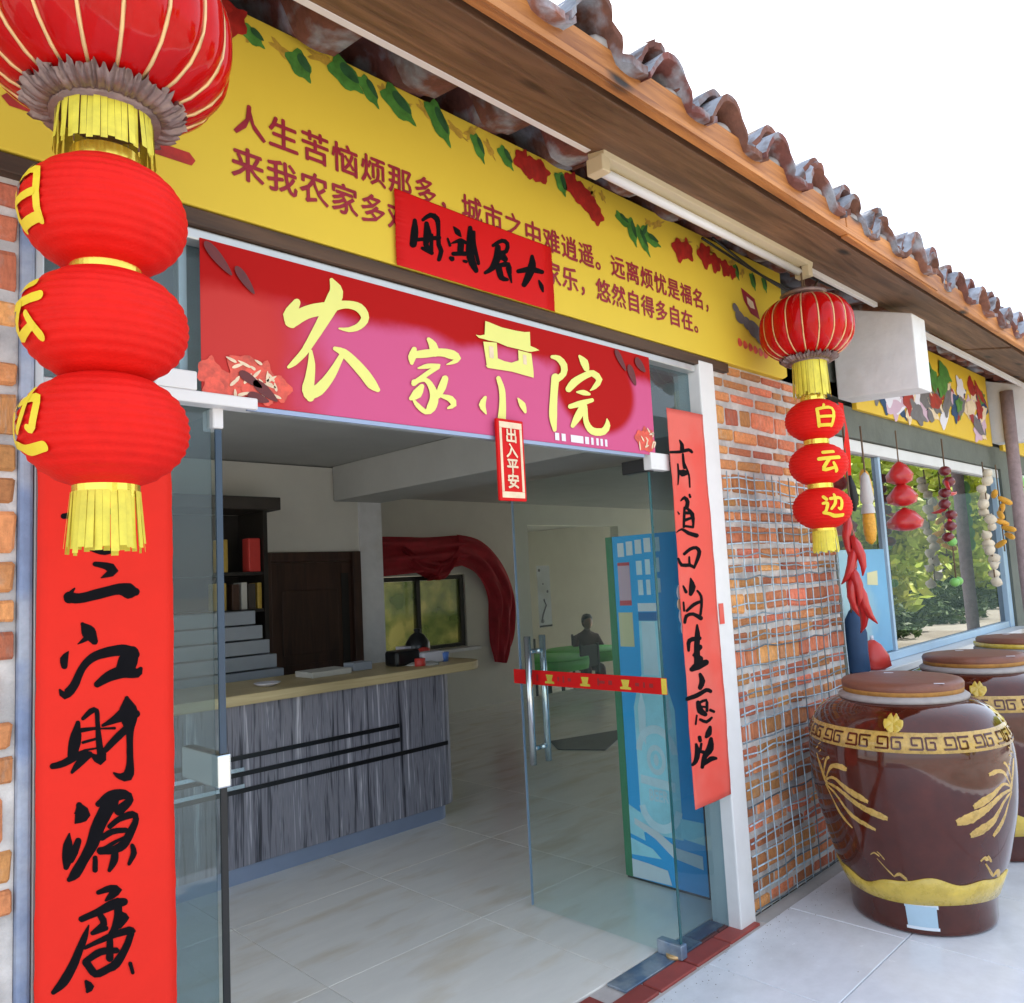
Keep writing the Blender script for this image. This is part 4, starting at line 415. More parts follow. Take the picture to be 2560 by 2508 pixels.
'right_couplet': [[5698,4099,5701,4100,5695,4096,5706,4100,5693,4093,5711,4100,5694,4090,5714,4098,5701,4070,5738,4083,5705,4053,5758,4065,5702,4035,5762,4042,5697,4016,5761,4020,5700,4008,5756,4012,5710,4002,5745,4005,5722,4000,5732,4001],[5530,3977,5530,3980,5533,3973,5534,3984,5539,3970,5541,3989,5547,3969,5549,3991,5595,3973,5597,3996,5644,3976,5645,4001,5694,3981,5689,4007,5767,3995,5759,4024,5819,4005,5824,4036,5834,4003,5867,4028,5851,3995,5885,4013,5859,3993,5889,4009,5869,3993,5888,4003,5878,3995,5883,3998],[5731,3986,5736,3987,5725,3984,5743,3986,5720,3980,5748,3983,5718,3976,5749,3979,5714,3944,5751,3948,5711,3912,5752,3917,5712,3884,5757,3891,5714,3858,5761,3865,5717,3853,5759,3858,5726,3849,5752,3853,5736,3848,5743,3849],[5642,3893,5646,3894,5637,3892,5651,3893,5633,3889,5655,3891,5631,3885,5656,3888,5629,3857,5657,3860,5627,3830,5658,3832,5624,3801,5655,3803,5619,3773,5647,3773,5613,3743,5636,3743,5607,3713,5625,3713,5607,3710,5623,3710,5609,3708,5620,3708,5613,3707,5616,3707],[5633,3824,5638,3829,5632,3817,5648,3835,5636,3809,5663,3839,5647,3804,5677,3838,5660,3792,5700,3842,5686,3783,5714,3846,5720,3787,5727,3844,5746,3795,5749,3840,5764,3799,5767,3838,5779,3807,5780,3832,5786,3817,5787,3824],[5736,3904,5740,3905,5731,3901,5746,3905,5728,3897,5752,3904,5728,3894,5756,3901,5747,3862,5775,3870,5766,3831,5794,3838,5779,3799,5808,3804,5784,3766,5811,3769,5784,3732,5809,3734,5784,3698,5807,3699,5786,3695,5806,3697,5789,3693,5802,3694,5794,3692,5797,3693],[5779,3642,5784,3643,5773,3640,5790,3643,5769,3636,5797,3641,5768,3632,5800,3637,5770,3622,5805,3628,5772,3612,5810,3619,5776,3607,5810,3614,5784,3605,5805,3609,5792,3605,5798,3606],[5636,3573,5634,3574,5639,3572,5633,3576,5644,3572,5633,3579,5648,3574,5636,3581,5686,3587,5663,3604,5699,3590,5710,3622,5705,3582,5758,3605,5716,3568,5779,3576,5710,3550,5771,3546,5695,3526,5755,3519,5694,3518,5747,3511,5701,3510,5733,3506,5711,3506,5720,3505],[5693,3532,5699,3532,5685,3530,5706,3530,5678,3526,5711,3526,5675,3521,5713,3521,5668,3491,5707,3491,5661,3462,5701,3461,5654,3433,5695,3433,5646,3395,5685,3394,5639,3359,5676,3358,5640,3354,5672,3353,5645,3350,5665,3349,5652,3348,5658,3348],[5714,3527,5717,3529,5710,3524,5724,3531,5710,3519,5731,3531,5713,3516,5737,3529,5745,3489,5787,3508,5767,3463,5829,3478,5780,3427,5832,3431,5786,3390,5821,3391,5781,3373,5816,3371,5771,3362,5811,3357,5771,3356,5806,3352,5775,3352,5797,3349,5782,3349,5788,3348],[5673,3475,5673,3479,5676,3470,5678,3484,5684,3465,5687,3489,5694,3464,5698,3491,5738,3465,5741,3492,5781,3466,5785,3493,5792,3468,5795,3491,5801,3472,5803,3487,5806,3478,5807,3482],[5659,3409,5657,3413,5666,3405,5659,3418,5675,3402,5664,3424,5686,3403,5674,3428,5742,3416,5731,3439,5799,3429,5788,3450,5808,3432,5798,3451,5813,3437,5807,3449,5814,3442,5812,3445],[5656,3367,5657,3370,5657,3362,5661,3374,5662,3358,5669,3377,5670,3357,5678,3377,5724,3353,5732,3374,5779,3349,5787,3370,5788,3349,5795,3368,5796,3352,5800,3364,5801,3356,5802,3360],[5540,3311,5539,3312,5542,3311,5538,3314,5545,3310,5539,3315,5548,3311,5541,3317,5589,3325,5578,3337,5622,3330,5626,3351,5653,3317,5680,3340,5699,3296,5728,3325,5762,3282,5785,3315,5826,3270,5850,3306,5842,3270,5863,3302,5857,3274,5870,3294,5867,3281,5871,3286],[5579,3487,5581,3487,5577,3485,5585,3488,5576,3483,5588,3487,5577,3481,5591,3486,5584,3472,5602,3478,5591,3463,5612,3471,5595,3460,5614,3468,5600,3460,5612,3464,5606,3460,5609,3462],[5537,3107,5542,3108,5532,3104,5549,3107,5528,3100,5556,3105,5529,3095,5561,3102,5541,3064,5581,3075,5574,3033,5600,3059,5645,3027,5649,3058,5705,3028,5715,3058,5732,3023,5756,3046,5759,3015,5782,3033,5767,3014,5788,3029,5777,3014,5789,3024,5784,3017,5787,3019],[5621,3126,5617,3129,5630,3124,5614,3135,5641,3123,5616,3141,5651,3126,5622,3146,5696,3145,5667,3167,5739,3161,5716,3187,5783,3170,5774,3199,5815,3172,5833,3201,5829,3164,5879,3182,5837,3149,5899,3152,5829,3125,5886,3118,5810,3094,5861,3083,5787,3059,5829,3049,5761,3024,5795,3015,5759,3019,5789,3011,5762,3014,5781,3009,5767,3011,5773,3009],[5708,3117,5713,3117,5702,3115,5719,3116,5697,3112,5725,3113,5695,3108,5726,3109,5693,3078,5729,3078,5690,3047,5731,3048,5693,3042,5729,3043,5699,3038,5722,3038,5707,3036,5714,3036],[5710,2939,5714,2939,5706,2937,5719,2938,5702,2934,5724,2936,5702,2931,5727,2934,5690,2895,5761,2900,5679,2866,5782,2861,5673,2842,5759,2825,5666,2811,5723,2798,5664,2803,5715,2792,5669,2796,5701,2788,5679,2790,5687,2788],[5589,2880,5592,2881,5584,2878,5598,2881,5582,2875,5604,2879,5582,2871,5608,2877,5593,2846,5629,2853,5604,2821,5650,2830,5611,2815,5651,2823,5621,2812,5647,2817,5632,2812,5639,2813],[5789,2832,5792,2833,5785,2828,5799,2834,5784,2824,5807,2833,5787,2821,5813,2831,5812,2800,5844,2810,5830,2777,5870,2782,5832,2753,5875,2752,5830,2722,5872,2720,5825,2694,5867,2690,5814,2659,5855,2654,5801,2627,5841,2621,5801,2621,5836,2616,5806,2617,5828,2613,5813,2614,5819,2613],[5576,2750,5580,2750,5571,2748,5586,2748,5566,2746,5590,2745,5565,2742,5592,2742,5563,2708,5592,2708,5562,2675,5592,2674,5564,2671,5590,2670,5569,2668,5585,2667,5575,2666,5579,2666],[5602,2664,5598,2667,5609,2662,5596,2671,5619,2661,5597,2677,5627,2663,5603,2681,5667,2677,5639,2698,5707,2691,5676,2715,5742,2702,5717,2730,5795,2714,5778,2741,5850,2724,5838,2748,5859,2727,5848,2748,5865,2732,5858,2745,5866,2737,5864,2741],[5572,2569,5565,2570,5581,2569,5557,2573,5590,2572,5551,2578,5595,2578,5551,2584,5606,2603,5560,2613,5620,2619,5584,2641,5653,2627,5641,2655,5698,2626,5710,2654,5748,2608,5779,2636,5805,2582,5845,2612,5821,2579,5856,2605,5837,2579,5859,2596,5850,2584,5856,2588]],
'right_couplet_low': [[5756,2554,5762,2553,5749,2552,5769,2551,5743,2549,5774,2548,5741,2545,5776,2543,5729,2519,5784,2516,5718,2493,5792,2488,5707,2467,5795,2458,5698,2440,5788,2427,5690,2409,5777,2397,5681,2374,5768,2363,5675,2343,5764,2334,5669,2309,5761,2300,5664,2275,5758,2266,5658,2242,5755,2231,5663,2229,5748,2220,5677,2218,5731,2213,5696,2212,5711,2210],[5602,2342,5597,2342,5610,2343,5589,2345,5616,2346,5584,2349,5619,2350,5582,2354,5627,2379,5580,2383,5635,2405,5578,2415,5646,2416,5602,2445,5673,2419,5660,2456,5726,2419,5723,2454,5784,2419,5781,2452,5798,2421,5795,2450,5808,2426,5806,2444,5812,2433,5812,2438],[5653,2300,5649,2302,5661,2298,5646,2307,5670,2298,5646,2312,5677,2300,5650,2316,5718,2316,5682,2337,5760,2332,5713,2359,5801,2348,5745,2380,5810,2356,5761,2384,5810,2366,5779,2384,5803,2375,5795,2380],[5594,2189,5589,2194,5606,2183,5587,2202,5622,2180,5591,2211,5637,2181,5603,2216,5682,2183,5635,2234,5728,2185,5681,2250,5764,2191,5729,2254,5810,2199,5781,2255,5857,2207,5832,2255,5875,2212,5853,2254,5886,2221,5872,2247,5888,2231,5885,2238],[5664,2307,5671,2312,5660,2297,5687,2317,5665,2285,5707,2317,5678,2276,5726,2313,5707,2263,5755,2300,5736,2251,5785,2287,5755,2246,5798,2278,5776,2246,5803,2266,5792,2251,5799,2256],[5723,2159,5730,2160,5714,2155,5742,2158,5709,2149,5753,2154,5710,2143,5760,2148,5715,2113,5790,2118,5715,2093,5810,2081,5707,2075,5785,2049,5690,2051,5751,2028,5686,2043,5740,2022,5691,2034,5724,2021,5700,2027,5709,2023],[5504,1972,5502,1977,5512,1965,5504,1984,5525,1960,5511,1990,5539,1959,5523,1993,5585,1961,5568,1996,5632,1962,5613,1999,5682,1966,5657,2004,5735,1975,5705,2011,5785,1986,5757,2020,5818,1991,5809,2026,5842,1987,5862,2017,5864,1978,5896,2002,5878,1974,5906,1996,5892,1974,5910,1988,5903,1977,5908,1981],[5670,1944,5679,1944,5658,1941,5692,1941,5650,1935,5704,1934,5649,1927,5710,1927,5649,1890,5730,1891,5662,1850,5748,1864,5706,1822,5763,1851,5750,1806,5790,1832,5766,1801,5801,1824,5782,1800,5804,1815,5795,1803,5801,1807],[5661,1913,5659,1917,5668,1909,5658,1921,5677,1907,5662,1926,5687,1907,5669,1929,5755,1917,5741,1941,5794,1918,5812,1939,5789,1909,5835,1905,5783,1879,5829,1871,5777,1847,5823,1839,5779,1841,5819,1834,5786,1835,5811,1831,5795,1832,5801,1831],[5692,1892,5693,1894,5694,1887,5697,1897,5699,1883,5704,1899,5706,1881,5712,1899,5754,1872,5759,1889,5801,1863,5807,1879,5809,1862,5813,1877,5815,1864,5818,1873,5819,1867,5820,1869],[5652,1834,5656,1833,5647,1834,5660,1831,5642,1833,5663,1828,5640,1830,5664,1825,5628,1797,5653,1792,5616,1764,5642,1758,5616,1761,5640,1755,5620,1757,5635,1754,5625,1755,5629,1754],[5677,1795,5680,1797,5675,1790,5687,1799,5678,1784,5697,1799,5684,1780,5706,1796,5727,1758,5748,1779,5781,1742,5777,1770,5834,1751,5808,1775,5875,1767,5851,1786,5881,1770,5859,1787,5882,1775,5868,1785,5879,1779,5876,1782],[5832,1846,5835,1849,5831,1841,5843,1852,5835,1835,5854,1852,5843,1830,5864,1850,5869,1820,5890,1839,5895,1811,5915,1829,5905,1808,5923,1824,5915,1809,5926,1819,5922,1811,5925,1814],[5833,1719,5840,1716,5821,1719,5849,1711,5810,1717,5855,1705,5804,1712,5855,1698,5778,1694,5855,1671,5758,1679,5846,1645,5751,1667,5815,1632,5744,1652,5783,1628,5738,1647,5773,1626,5739,1640,5760,1627,5744,1634,5749,1631],[5662,1666,5670,1665,5652,1664,5680,1662,5645,1660,5690,1657,5643,1654,5694,1650,5645,1640,5696,1635,5648,1625,5699,1621,5652,1619,5697,1615,5661,1613,5689,1611,5671,1610,5679,1609],[5610,1616,5616,1615,5603,1614,5623,1613,5598,1611,5630,1609,5597,1607,5634,1604,5594,1572,5654,1566,5588,1541,5665,1527,5577,1513,5650,1490,5563,1489,5622,1462,5550,1478,5589,1450,5531,1469,5557,1446,5525,1465,5548,1445,5524,1460,5538,1448,5526,1455,5530,1451],[5688,1606,5693,1605,5681,1607,5699,1602,5674,1605,5703,1597,5670,1602,5704,1593,5656,1572,5692,1562,5641,1542,5681,1532,5642,1537,5677,1528,5647,1531,5669,1526,5654,1528,5660,1526],[5828,1627,5838,1625,5815,1626,5850,1620,5804,1622,5860,1613,5799,1615,5862,1604,5778,1582,5873,1562,5757,1556,5866,1519,5743,1544,5829,1496,5717,1526,5788,1485,5691,1502,5758,1473,5676,1474,5739,1454,5666,1446,5724,1430,5658,1419,5708,1405,5658,1413,5702,1400,5664,1406,5692,1398,5673,1401,5681,1399],[5671,1536,5673,1540,5671,1530,5680,1543,5677,1523,5691,1545,5687,1518,5703,1543,5722,1509,5736,1531,5756,1499,5769,1518,5766,1497,5777,1514,5775,1498,5782,1509,5781,1501,5783,1504],[5684,1421,5680,1425,5692,1417,5677,1430,5703,1415,5679,1435,5712,1416,5685,1439,5774,1425,5736,1460,5824,1431,5793,1475,5854,1431,5852,1468,5892,1430,5896,1454,5902,1429,5906,1450,5911,1431,5913,1445,5916,1435,5917,1439]],
'emblem': [[3527,4699,3530,4701,3524,4697,3534,4701,3522,4694,3538,4700,3522,4690,3540,4698,3521,4665,3559,4681,3519,4644,3573,4657,3516,4621,3567,4625,3511,4593,3555,4595,3512,4585,3551,4587,3517,4580,3542,4581,3525,4577,3532,4578],[3488,4634,3492,4645,3492,4619,3505,4661,3505,4607,3525,4675,3525,4603,3548,4680,3558,4605,3582,4682,3592,4606,3616,4683,3625,4607,3651,4685,3658,4608,3687,4686,3693,4607,3724,4686,3728,4606,3761,4686,3763,4605,3797,4686,3796,4605,3830,4685,3835,4606,3867,4682,3870,4608,3900,4679,3905,4610,3934,4676,3926,4613,3951,4672,3946,4624,3962,4660,3959,4637,3963,4647],[3921,4720,3928,4722,3911,4715,3938,4721,3902,4707,3946,4716,3899,4698,3949,4709,3899,4669,3949,4679,3898,4639,3948,4650,3898,4610,3947,4620,3900,4603,3944,4612,3908,4598,3936,4604,3918,4597,3926,4599],[3436,4597,3436,4598,3436,4596,3437,4599,3436,4595,3439,4600,3437,4594,3440,4600,3455,4586,3465,4602,3474,4579,3487,4604,3493,4578,3503,4602,3511,4579,3520,4600,3517,4580,3525,4599,3523,4584,3528,4595,3527,4588,3528,4591],[3927,4599,3930,4603,3926,4593,3937,4609,3929,4587,3947,4612,3936,4584,3956,4612,3956,4581,3974,4608,3979,4580,3991,4605,4006,4585,4011,4601,4033,4593,4034,4597,4034,4593,4035,4597,4035,4594,4036,4597,4036,4595,4036,4596],[3528,4592,3536,4594,3517,4587,3547,4593,3508,4578,3556,4588,3505,4568,3559,4580,3506,4545,3558,4555,3506,4521,3557,4532,3507,4495,3557,4506,3508,4466,3557,4476,3510,4434,3557,4444,3512,4403,3557,4412,3515,4396,3554,4404,3522,4392,3547,4397,3532,4391,3538,4392],[3886,4614,3898,4617,3871,4605,3914,4617,3860,4592,3929,4612,3857,4578,3935,4601,3859,4550,3942,4574,3861,4523,3949,4547,3865,4495,3954,4520,3872,4469,3956,4492,3880,4443,3957,4464,3888,4417,3957,4435,3894,4407,3955,4423,3907,4402,3945,4412,3921,4402,3931,4404],[3621,4593,3625,4594,3615,4590,3631,4593,3611,4586,3635,4590,3609,4581,3636,4586,3607,4550,3634,4555,3605,4519,3631,4524,3604,4489,3629,4493,3602,4458,3626,4462,3603,4455,3624,4458,3607,4452,3620,4454,3612,4451,3615,4452],[3827,4593,3830,4594,3821,4591,3835,4593,3817,4587,3839,4591,3815,4583,3841,4587,3813,4550,3838,4554,3810,4517,3836,4521,3808,4485,3833,4489,3809,4481,3831,4484,3813,4478,3827,4480,3818,4477,3822,4478],[3509,4417,3510,4422,3511,4410,3515,4429,3517,4405,3524,4435,3527,4403,3535,4437,3567,4403,3577,4442,3608,4402,3620,4447,3650,4402,3664,4451,3684,4403,3699,4452,3719,4403,3735,4453,3754,4404,3771,4453,3787,4403,3807,4453,3831,4400,3854,4452,3874,4396,3900,4450,3919,4391,3945,4449,3937,4394,3961,4445,3955,4402,3970,4434,3966,4414,3971,4422],[3631,4465,3633,4468,3631,4462,3636,4471,3633,4458,3642,4473,3637,4457,3647,4473,3654,4448,3670,4475,3680,4441,3695,4476,3721,4441,3732,4475,3766,4444,3776,4472,3775,4446,3784,4471,3783,4450,3789,4466,3788,4456,3790,4460]],
}

# ================================================================ SETTING: ground, floors, ceiling
def struct(name, mb, m, **kw):
    o = mb.build(name, m, **kw); o['kind'] = 'structure'; return o
struct('ground', MB().box(-600, 600, -600, 600, -.62, -.60), M['yard'])
struct('yard', MB().box(-60, 70, -80, -2.6, -.60, -.16), M['yard'])
pav = struct('pavement', MB().box(-6, 16, -2.6, -.07, -.30, -.014), M['pave_base'])
pt = rounded_box_mesh('paving_tile', M['pave_tile'], .657, .657, .03, .0025)
for i in range(-2, 13):
    for j in range(4):
        x0 = 2.73 + .66 * (i - 3); yc = -.565 + .33 - .66 * j
        if j == 0:
            o = inst('paving_tile', pt, pav, (x0 + .33, -.3175, -.015), (0, 0, 0), (1, .49 / .657, 1))
        else: inst('paving_tile', pt, pav, (x0 + .33, yc, -.015 + rnd.uniform(-.0006, .0006)))

struct('wall_footing', MB().box(3.2, 12, -.069, .0, -.3, -.004), M['pave_base'])
gr = MB(); gq = random.Random(31)
for i in range(420):
    gx = gq.uniform(2.2, 6.5); gy = -.055 - abs(gq.gauss(0, .10)) if gq.random() < .9 else -gq.uniform(.05, 1.2); gs = gq.uniform(.001, .0028)
    gr.add([(gx - gs, gy, 0), (gx, gy - gs, 0), (gx + gs, gy, 0), (gx, gy + gs * .8, 0), (gx, gy, gs * .8)], [(0, 1, 4), (1, 2, 4), (2, 3, 4), (3, 0, 4)])
gro = gr.build('grit', M['grit'], pav); gro['kind'] = 'stuff'
thr = struct('threshold', MB().box(.36, 3.2, -.07, .135, -.3, -.006), M['thr_grout'])
tt = rounded_box_mesh('threshold_tile', M['thr_red'], .232, .085, .02, .003)
x = .5
while x < 3.15:
    for r_, yy in ((0, -.012), (1, .077)):
        if 2.30 < x + .12 + .06 * r_ < 2.86 and r_ == 1: continue
        inst('threshold_tile', tt, thr, (x + .12 + .06 * r_, yy, -.006 + rnd.uniform(-.001, .001)), (0, 0, rnd.uniform(-.01, .01)))
    x += .243
MB().box(2.36, 2.86, .035, .125, -.004, .006).build('floor_spring_plate', M['steel_dark'], thr, bevel=.002)
MB().box(2.86, 3.05, .05, .12, -.004, .009).build('metal_sill_strip', M['steel_dark'], thr, bevel=.002)

flo = struct('floor', MB().box(-2, 12, .135, 5.35, -.3, -.012), M['grout'])
ft = rounded_box_mesh('floor_tile', M['floor_tile'], .7875, .7875, .024, .0015)
for i in range(-3, 12):
    for j in range(7):
        x0 = .89 + .79 * i; y0 = .137 + .79 * j
        sy = min(.79, 5.35 - y0)
        if sy < .05 or x0 > 11: continue
        inst('floor_tile', ft, flo, (x0 + .395, y0 + sy / 2, -.012), (0, 0, 0), (1, sy / .79, 1))
struct('dining_floor', MB().box(5, 12, 5.36, 10, -.6, -.38), M['floor_tile'])

ceil = struct('ceiling', MB().box(-2, 12, .02, 5.35, 2.47, 2.55).box(-2, 12, 5.36, 10, 2.47, 2.55), M['ceiling'])

# ================================================================ inside walls
pw = thing('partition_wall', 'warm grey inner wall holding the brown door behind the reception counter', 'wall', (0, 0, 0))
MB().box(-2, 3.67, 3.6, 3.75, 0, 2.46).build('wall_panel', M['wall_in'], pw)
pw = thing('room_pillar', 'pale painted pillar standing between the brown door and the kitchen hatch', 'pillar', (3.78, 3.6, 0))
MB().box(-.11, .11, -.02, .22, 0, 2.46).build('pillar_shaft', M['plaster_white'], pw, bevel=.006)
bm_ = thing('ceiling_beam', 'grey ceiling beam running from the pillar towards the shop front', 'beam', (3.62, 0, 0))
MB().box(-.19, .27, .16, 3.58, 2.19, 2.468).build('beam_body', M['ceiling'], bm_, bevel=.008)

def wall_with_holes(x0, x1, z0, z1, y0, y1, holes):
    m = MB(); xs = sorted({x0, x1} | {h[0] for h in holes} | {h[1] for h in holes})
    for a, b in zip(xs, xs[1:]):
        cuts = sorted((h[2], h[3]) for h in holes if h[0] <= a and h[1] >= b); z = z0
        for c, d in cuts:
            if c > z: m.box(a, b, y0, y1, z, c)
            z = d
        if z < z1: m.box(a, b, y0, y1, z, z1)
    return m
bw = thing('back_wall', 'warm white rear wall with the kitchen hatch and the dining room opening', 'wall')
wall_with_holes(-2, 12, -.4, 2.47, 5.35, 5.5, [(4.2, 6.32, .74, 1.60), (7.44, 9.35, -.4, 2.2)]).build('wall_panel', M['wall_in'], bw)
wall_with_holes(-2, 12, -.4, 3.2, 9.9, 10.05, [(3.6, 6.9, .3, 2.1)]).build('outer_wall_panel', M['wall_in'], bw)
def end_wall(x0, x1, holes):
    m = MB(); src = wall_with_holes(.12, 10.05, -.4, 3.2, x0, x1, holes)
    m.v = [(b, a, c) for a, b, c in src.v]; m.f = [f[::-1] for f in src.f]; m.sm = src.sm; return m
end_wall(-2.1, -2, [(.3, 3.4, .3, 2.4)]).build('end_wall_panel', M['wall_in'], bw)  # out-of-view opening added to let more daylight into the reception
end_wall(12, 12.1, [(5.6, 7.25, .1, 2.4), (.8, 4.8, .5, 2.35)]).build('end_wall_panel', M['wall_in'], bw)  # added openings hidden from view, brightening the dining room and far interior
kw = thing('kitchen_partition', 'plain wall between kitchen and sunken dining room', 'wall')
MB().box(7.0, 7.1, 5.5, 9.9, -.4, 2.47).build('wall_panel', M['wall_in'], kw)
kf = struct('kitchen_floor', MB().box(-2, 6.98, 5.51, 9.9, -.6, -.02), M['floor_tile'])

# ================================================================ front wall: brickwork left and right of the door
brick_meshes = [rounded_box_mesh('brick', M['brick'], .22, .055, .066, .007, seed=i, jit=.006) for i in range(5)]
def brickwork(label, x0, x1, z0, z1, joint):
    t = thing('brick_wall', label, 'wall', (x0, 0, 0))
    MB().box(0, x1 - x0, .002, .135, z0, z1).build('mortar_bed', M['mortar'], t)
    z = z0 + .01; k = 0; n = 0
    hs = (.062, .058, .098, .06, .056, .066, .096)
    while z < z1 - .03:
        h = hs[k % 7] * rnd.uniform(.93, 1.07); h = min(h, z1 - z - .006); xx = 0; first = True
        while xx < x1 - x0 - .03:
            L = rnd.uniform(.19, .245); L = (L * (.5 if k % 2 else .8)) if first else (L * .55 if rnd.random() < .14 else L); first = False
            L = min(L, x1 - x0 - xx)
            if L > .05 and n < 290:
                o = inst('brick', brick_meshes[rnd.randrange(5)], t, (xx + L / 2, .018 + rnd.uniform(-.004, .007), z + h / 2), (rnd.uniform(-.03, .03), rnd.uniform(-.02, .02), rnd.uniform(-.02, .02)), ((L - joint) / .22, 1, (h - joint * .8) / .066)); n += 1
            xx += L + rnd.uniform(0, .006)
        z += h + .010; k += 1
    return t
right_wall = brickwork('red brick wall with pale mortar between the door post and the window, wire mesh over it', 3.185, 4.36, 0, 2.46, .021)
left_wall = brickwork('narrow strip of rough red brickwork at the left edge beside the long red couplet', -.35, .428, 0, 2.42, .010)
ps = thing('plaster_strip', 'bluish grey plaster strip between left brickwork and the long red couplet', 'wall', (.445, 0, 0))
MB().box(-.016, .012, -.012, .135, 0, 2.40).build('plaster_face', M['plaster_blue'], ps, bevel=.008)

fw = thing('front_wall', 'plastered front wall with an unseen opening added for daylight, left of the long couplet', 'wall')
wall_with_holes(-2, -.351, 0, 2.42, .0, .135, [(-1.95, -.42, .3, 2.38)]).build('wall_face', M['plaster_white'], fw)  # big opening added out of view to brighten the room inside
lw = thing('window_wall', 'plastered front wall under and beside the reflecting windows', 'wall', (0, 0, 0))
wall_with_holes(4.365, 12, 0, 2.42, .0, .135, [(4.40, 7.86, .84, 2.235), (8.3, 11.6, .84, 2.235)]).build('wall_face', M['plaster_grey'], lw)
ub = thing('upper_wall', 'dark wall strip behind the long yellow banners under the roof', 'wall')
MB().box(-2, 12, .02, .135, 2.465, 3.02).build('wall_face', M['plaster_grey'], ub)

# beam ends jutting out under the eave
for i, (xx, lab) in enumerate(((4.66, 'white plastered box beam jutting out beside the right lantern string'), (7.74, 'grey shaded box beam at the right edge, end of the flower banner'), (11.2, 'white plastered box beam at the far end of the eave'))):
    t = thing('box_beam', lab, 'beam', (xx, 0, 0), 0, 'plastered beams jutting out under the eave')
    MB().extrude([(-.012, 2.44), (-.455, 2.415), (-.455, 2.83), (-.012, 2.98)], 'x', -.1, .1).build('beam_end', M['plaster_white'], t, bevel=.006)

# ================================================================ roof
roof = thing('tiled_roof', 'old curved clay tile roof with wooden eave boards over the shop front', 'roof')
def zr(y): return 2.985 + (y + .62) * .215
MB().extrude([(-.40, zr(-.40) + .14), (4.2, zr(4.2) + .10), (10.6, zr(4.2) - 1.1), (10.6, zr(4.2) - 1.15), (4.2, zr(4.2) + .05), (-.40, zr(-.40) + .125)], 'x', -2.5, 12.6).build('roof_deck', M['beam_dark'], roof)
MB().extrude([(-.272, 2.932), (-.562, 2.880), (-.562, 2.985), (-.272, 3.02)], 'x', -2.5, 6.1).build('eave_plank', M['beam'], roof, bevel=.004)
MB().extrude([(-.272, 2.925), (-.562, 2.868), (-.562, 2.98), (-.272, 3.02)], 'x', 6.105, 12.6).build('eave_plank', M['beam'], roof, bevel=.004)
MB().box(-2.5, 3.3, -.632, -.60, 2.864, 2.968).build('fascia_board', M['fascia'], roof, bevel=.004)
MB().box(3.304, 7.2, -.634, -.602, 2.857, 2.960).build('fascia_board', M['fascia'], roof, bevel=.004)
MB().box(7.204, 12.6, -.632, -.60, 2.848, 2.953).build('fascia_board', M['fascia'], roof, bevel=.004)
MB().box(-2.5, 4.4, -.642, -.634, 2.862, 2.884).build('fascia_strip', M['fascia'], roof)
MB().box(-2.5, 12.6, -.599, -.40, 2.99, 3.0).build('eave_gap_shade', M['black_wood'], roof)  # black strip added so the gap behind the fascia reads as deep shade
for yy in (.22, .62, 1.1):
    MB().box(-2.5, 12.6, yy, yy + .07, zr(yy) - .09, zr(yy) - .015).build('purlin', M['beam_dark'], roof)
for k in range(22):
    MB().box(-1.6 + k * .62, -1.53 + k * .62, -.27, 1.4, 3.02, 3.022).build('rafter', M['beam_dark'], roof, bevel=0) if False else None

P_T = .345
def tile_mesh(seed):
    r = random.Random(seed); vs = []; fs = []; mi = []; NX, NY = 18, 4; L = .34
    def prof(u):            # one period: a round crest with a steep right flank, then a shallow trough
        if u < .64: t = u / .64; return .125 * math.sin(math.pi * t ** 1.15) ** .72
        return -.010 * math.sin(math.pi * (u - .64) / .36)
    chip = [r.uniform(-.004, .004) + (-.018 if r.random() < .12 else 0) for _ in range(NX + 1)]
    for side in (0, 1):
        for j in range(NY + 1):
            th = (.024 if j == 0 else .016) if side == 0 else 0
            for i in range(NX + 1):
                u = i / NX * 1.05 - .025; y = L * j / NY - (chip[i] if j == 0 else 0)
                vs.append((u * P_T, y, prof(min(max(u, 0), 1)) + y * .215 - .03 * j / NY + th + r.uniform(-.0006, .0006)))
    n = (NX + 1) * (NY + 1)
    for j in range(NY):
        for i in range(NX):
            a = j * (NX + 1) + i
            fs.append((a, a + 1, a + NX + 2, a + NX + 1)); mi.append(1); fs.append((n + a, n + a + NX + 1, n + a + NX + 2, n + a + 1)); mi.append(0)
    for i in range(NX): fs.append((i, n + i, n + i + 1, i + 1)); mi.append(0)
    for j in range(NY):
        a = j * (NX + 1); fs.append((a, a + NX + 1, n + a + NX + 1, n + a)); b = a + NX; fs.append((b, n + b, n + b + NX + 1, b + NX + 1)); mi += [0, 0]
    m = MB(); m.v = vs; m.f = fs; m.sm = [k < 2 * NX * NY for k in range(len(fs))]; me = m.mesh('roof_tile', M['tile']); me.materials.append(M['tile_top'])
    me.polygons.foreach_set('material_index', mi); return me
tms = [tile_mesh(i) for i in range(5)]
for k in range(-7, 33):
    x0 = 1.525 + P_T * k
    for row in range(5):
        y0 = -.66 + .235 * row
        if row > 0 and x0 > 9: continue
        for lay in ((0, 1) if row == 0 else (0,)):
            inst('roof_tile', tms[rnd.randrange(5)], roof, (x0 + rnd.uniform(-.014, .014), y0 + .03 * lay + rnd.uniform(-.02, .02), zr(y0) - .052 + .040 * lay - .004 * (k if k > 0 else 0) * .5 + rnd.uniform(-.004, .006)), (rnd.uniform(-.015, .015), rnd.uniform(-.03, .03), rnd.uniform(-.025, .025)), (rnd.uniform(.98, 1.03), 1, rnd.uniform(.9, 1.12)))
mp_ = MB()
for k in range(-7, 33):
    mp_.ball((1.525 + P_T * k + .17 + rnd.uniform(-.02, .02), -.60, 2.975 + rnd.uniform(-.008, .008)), .055, .03, .03, 8, 5)
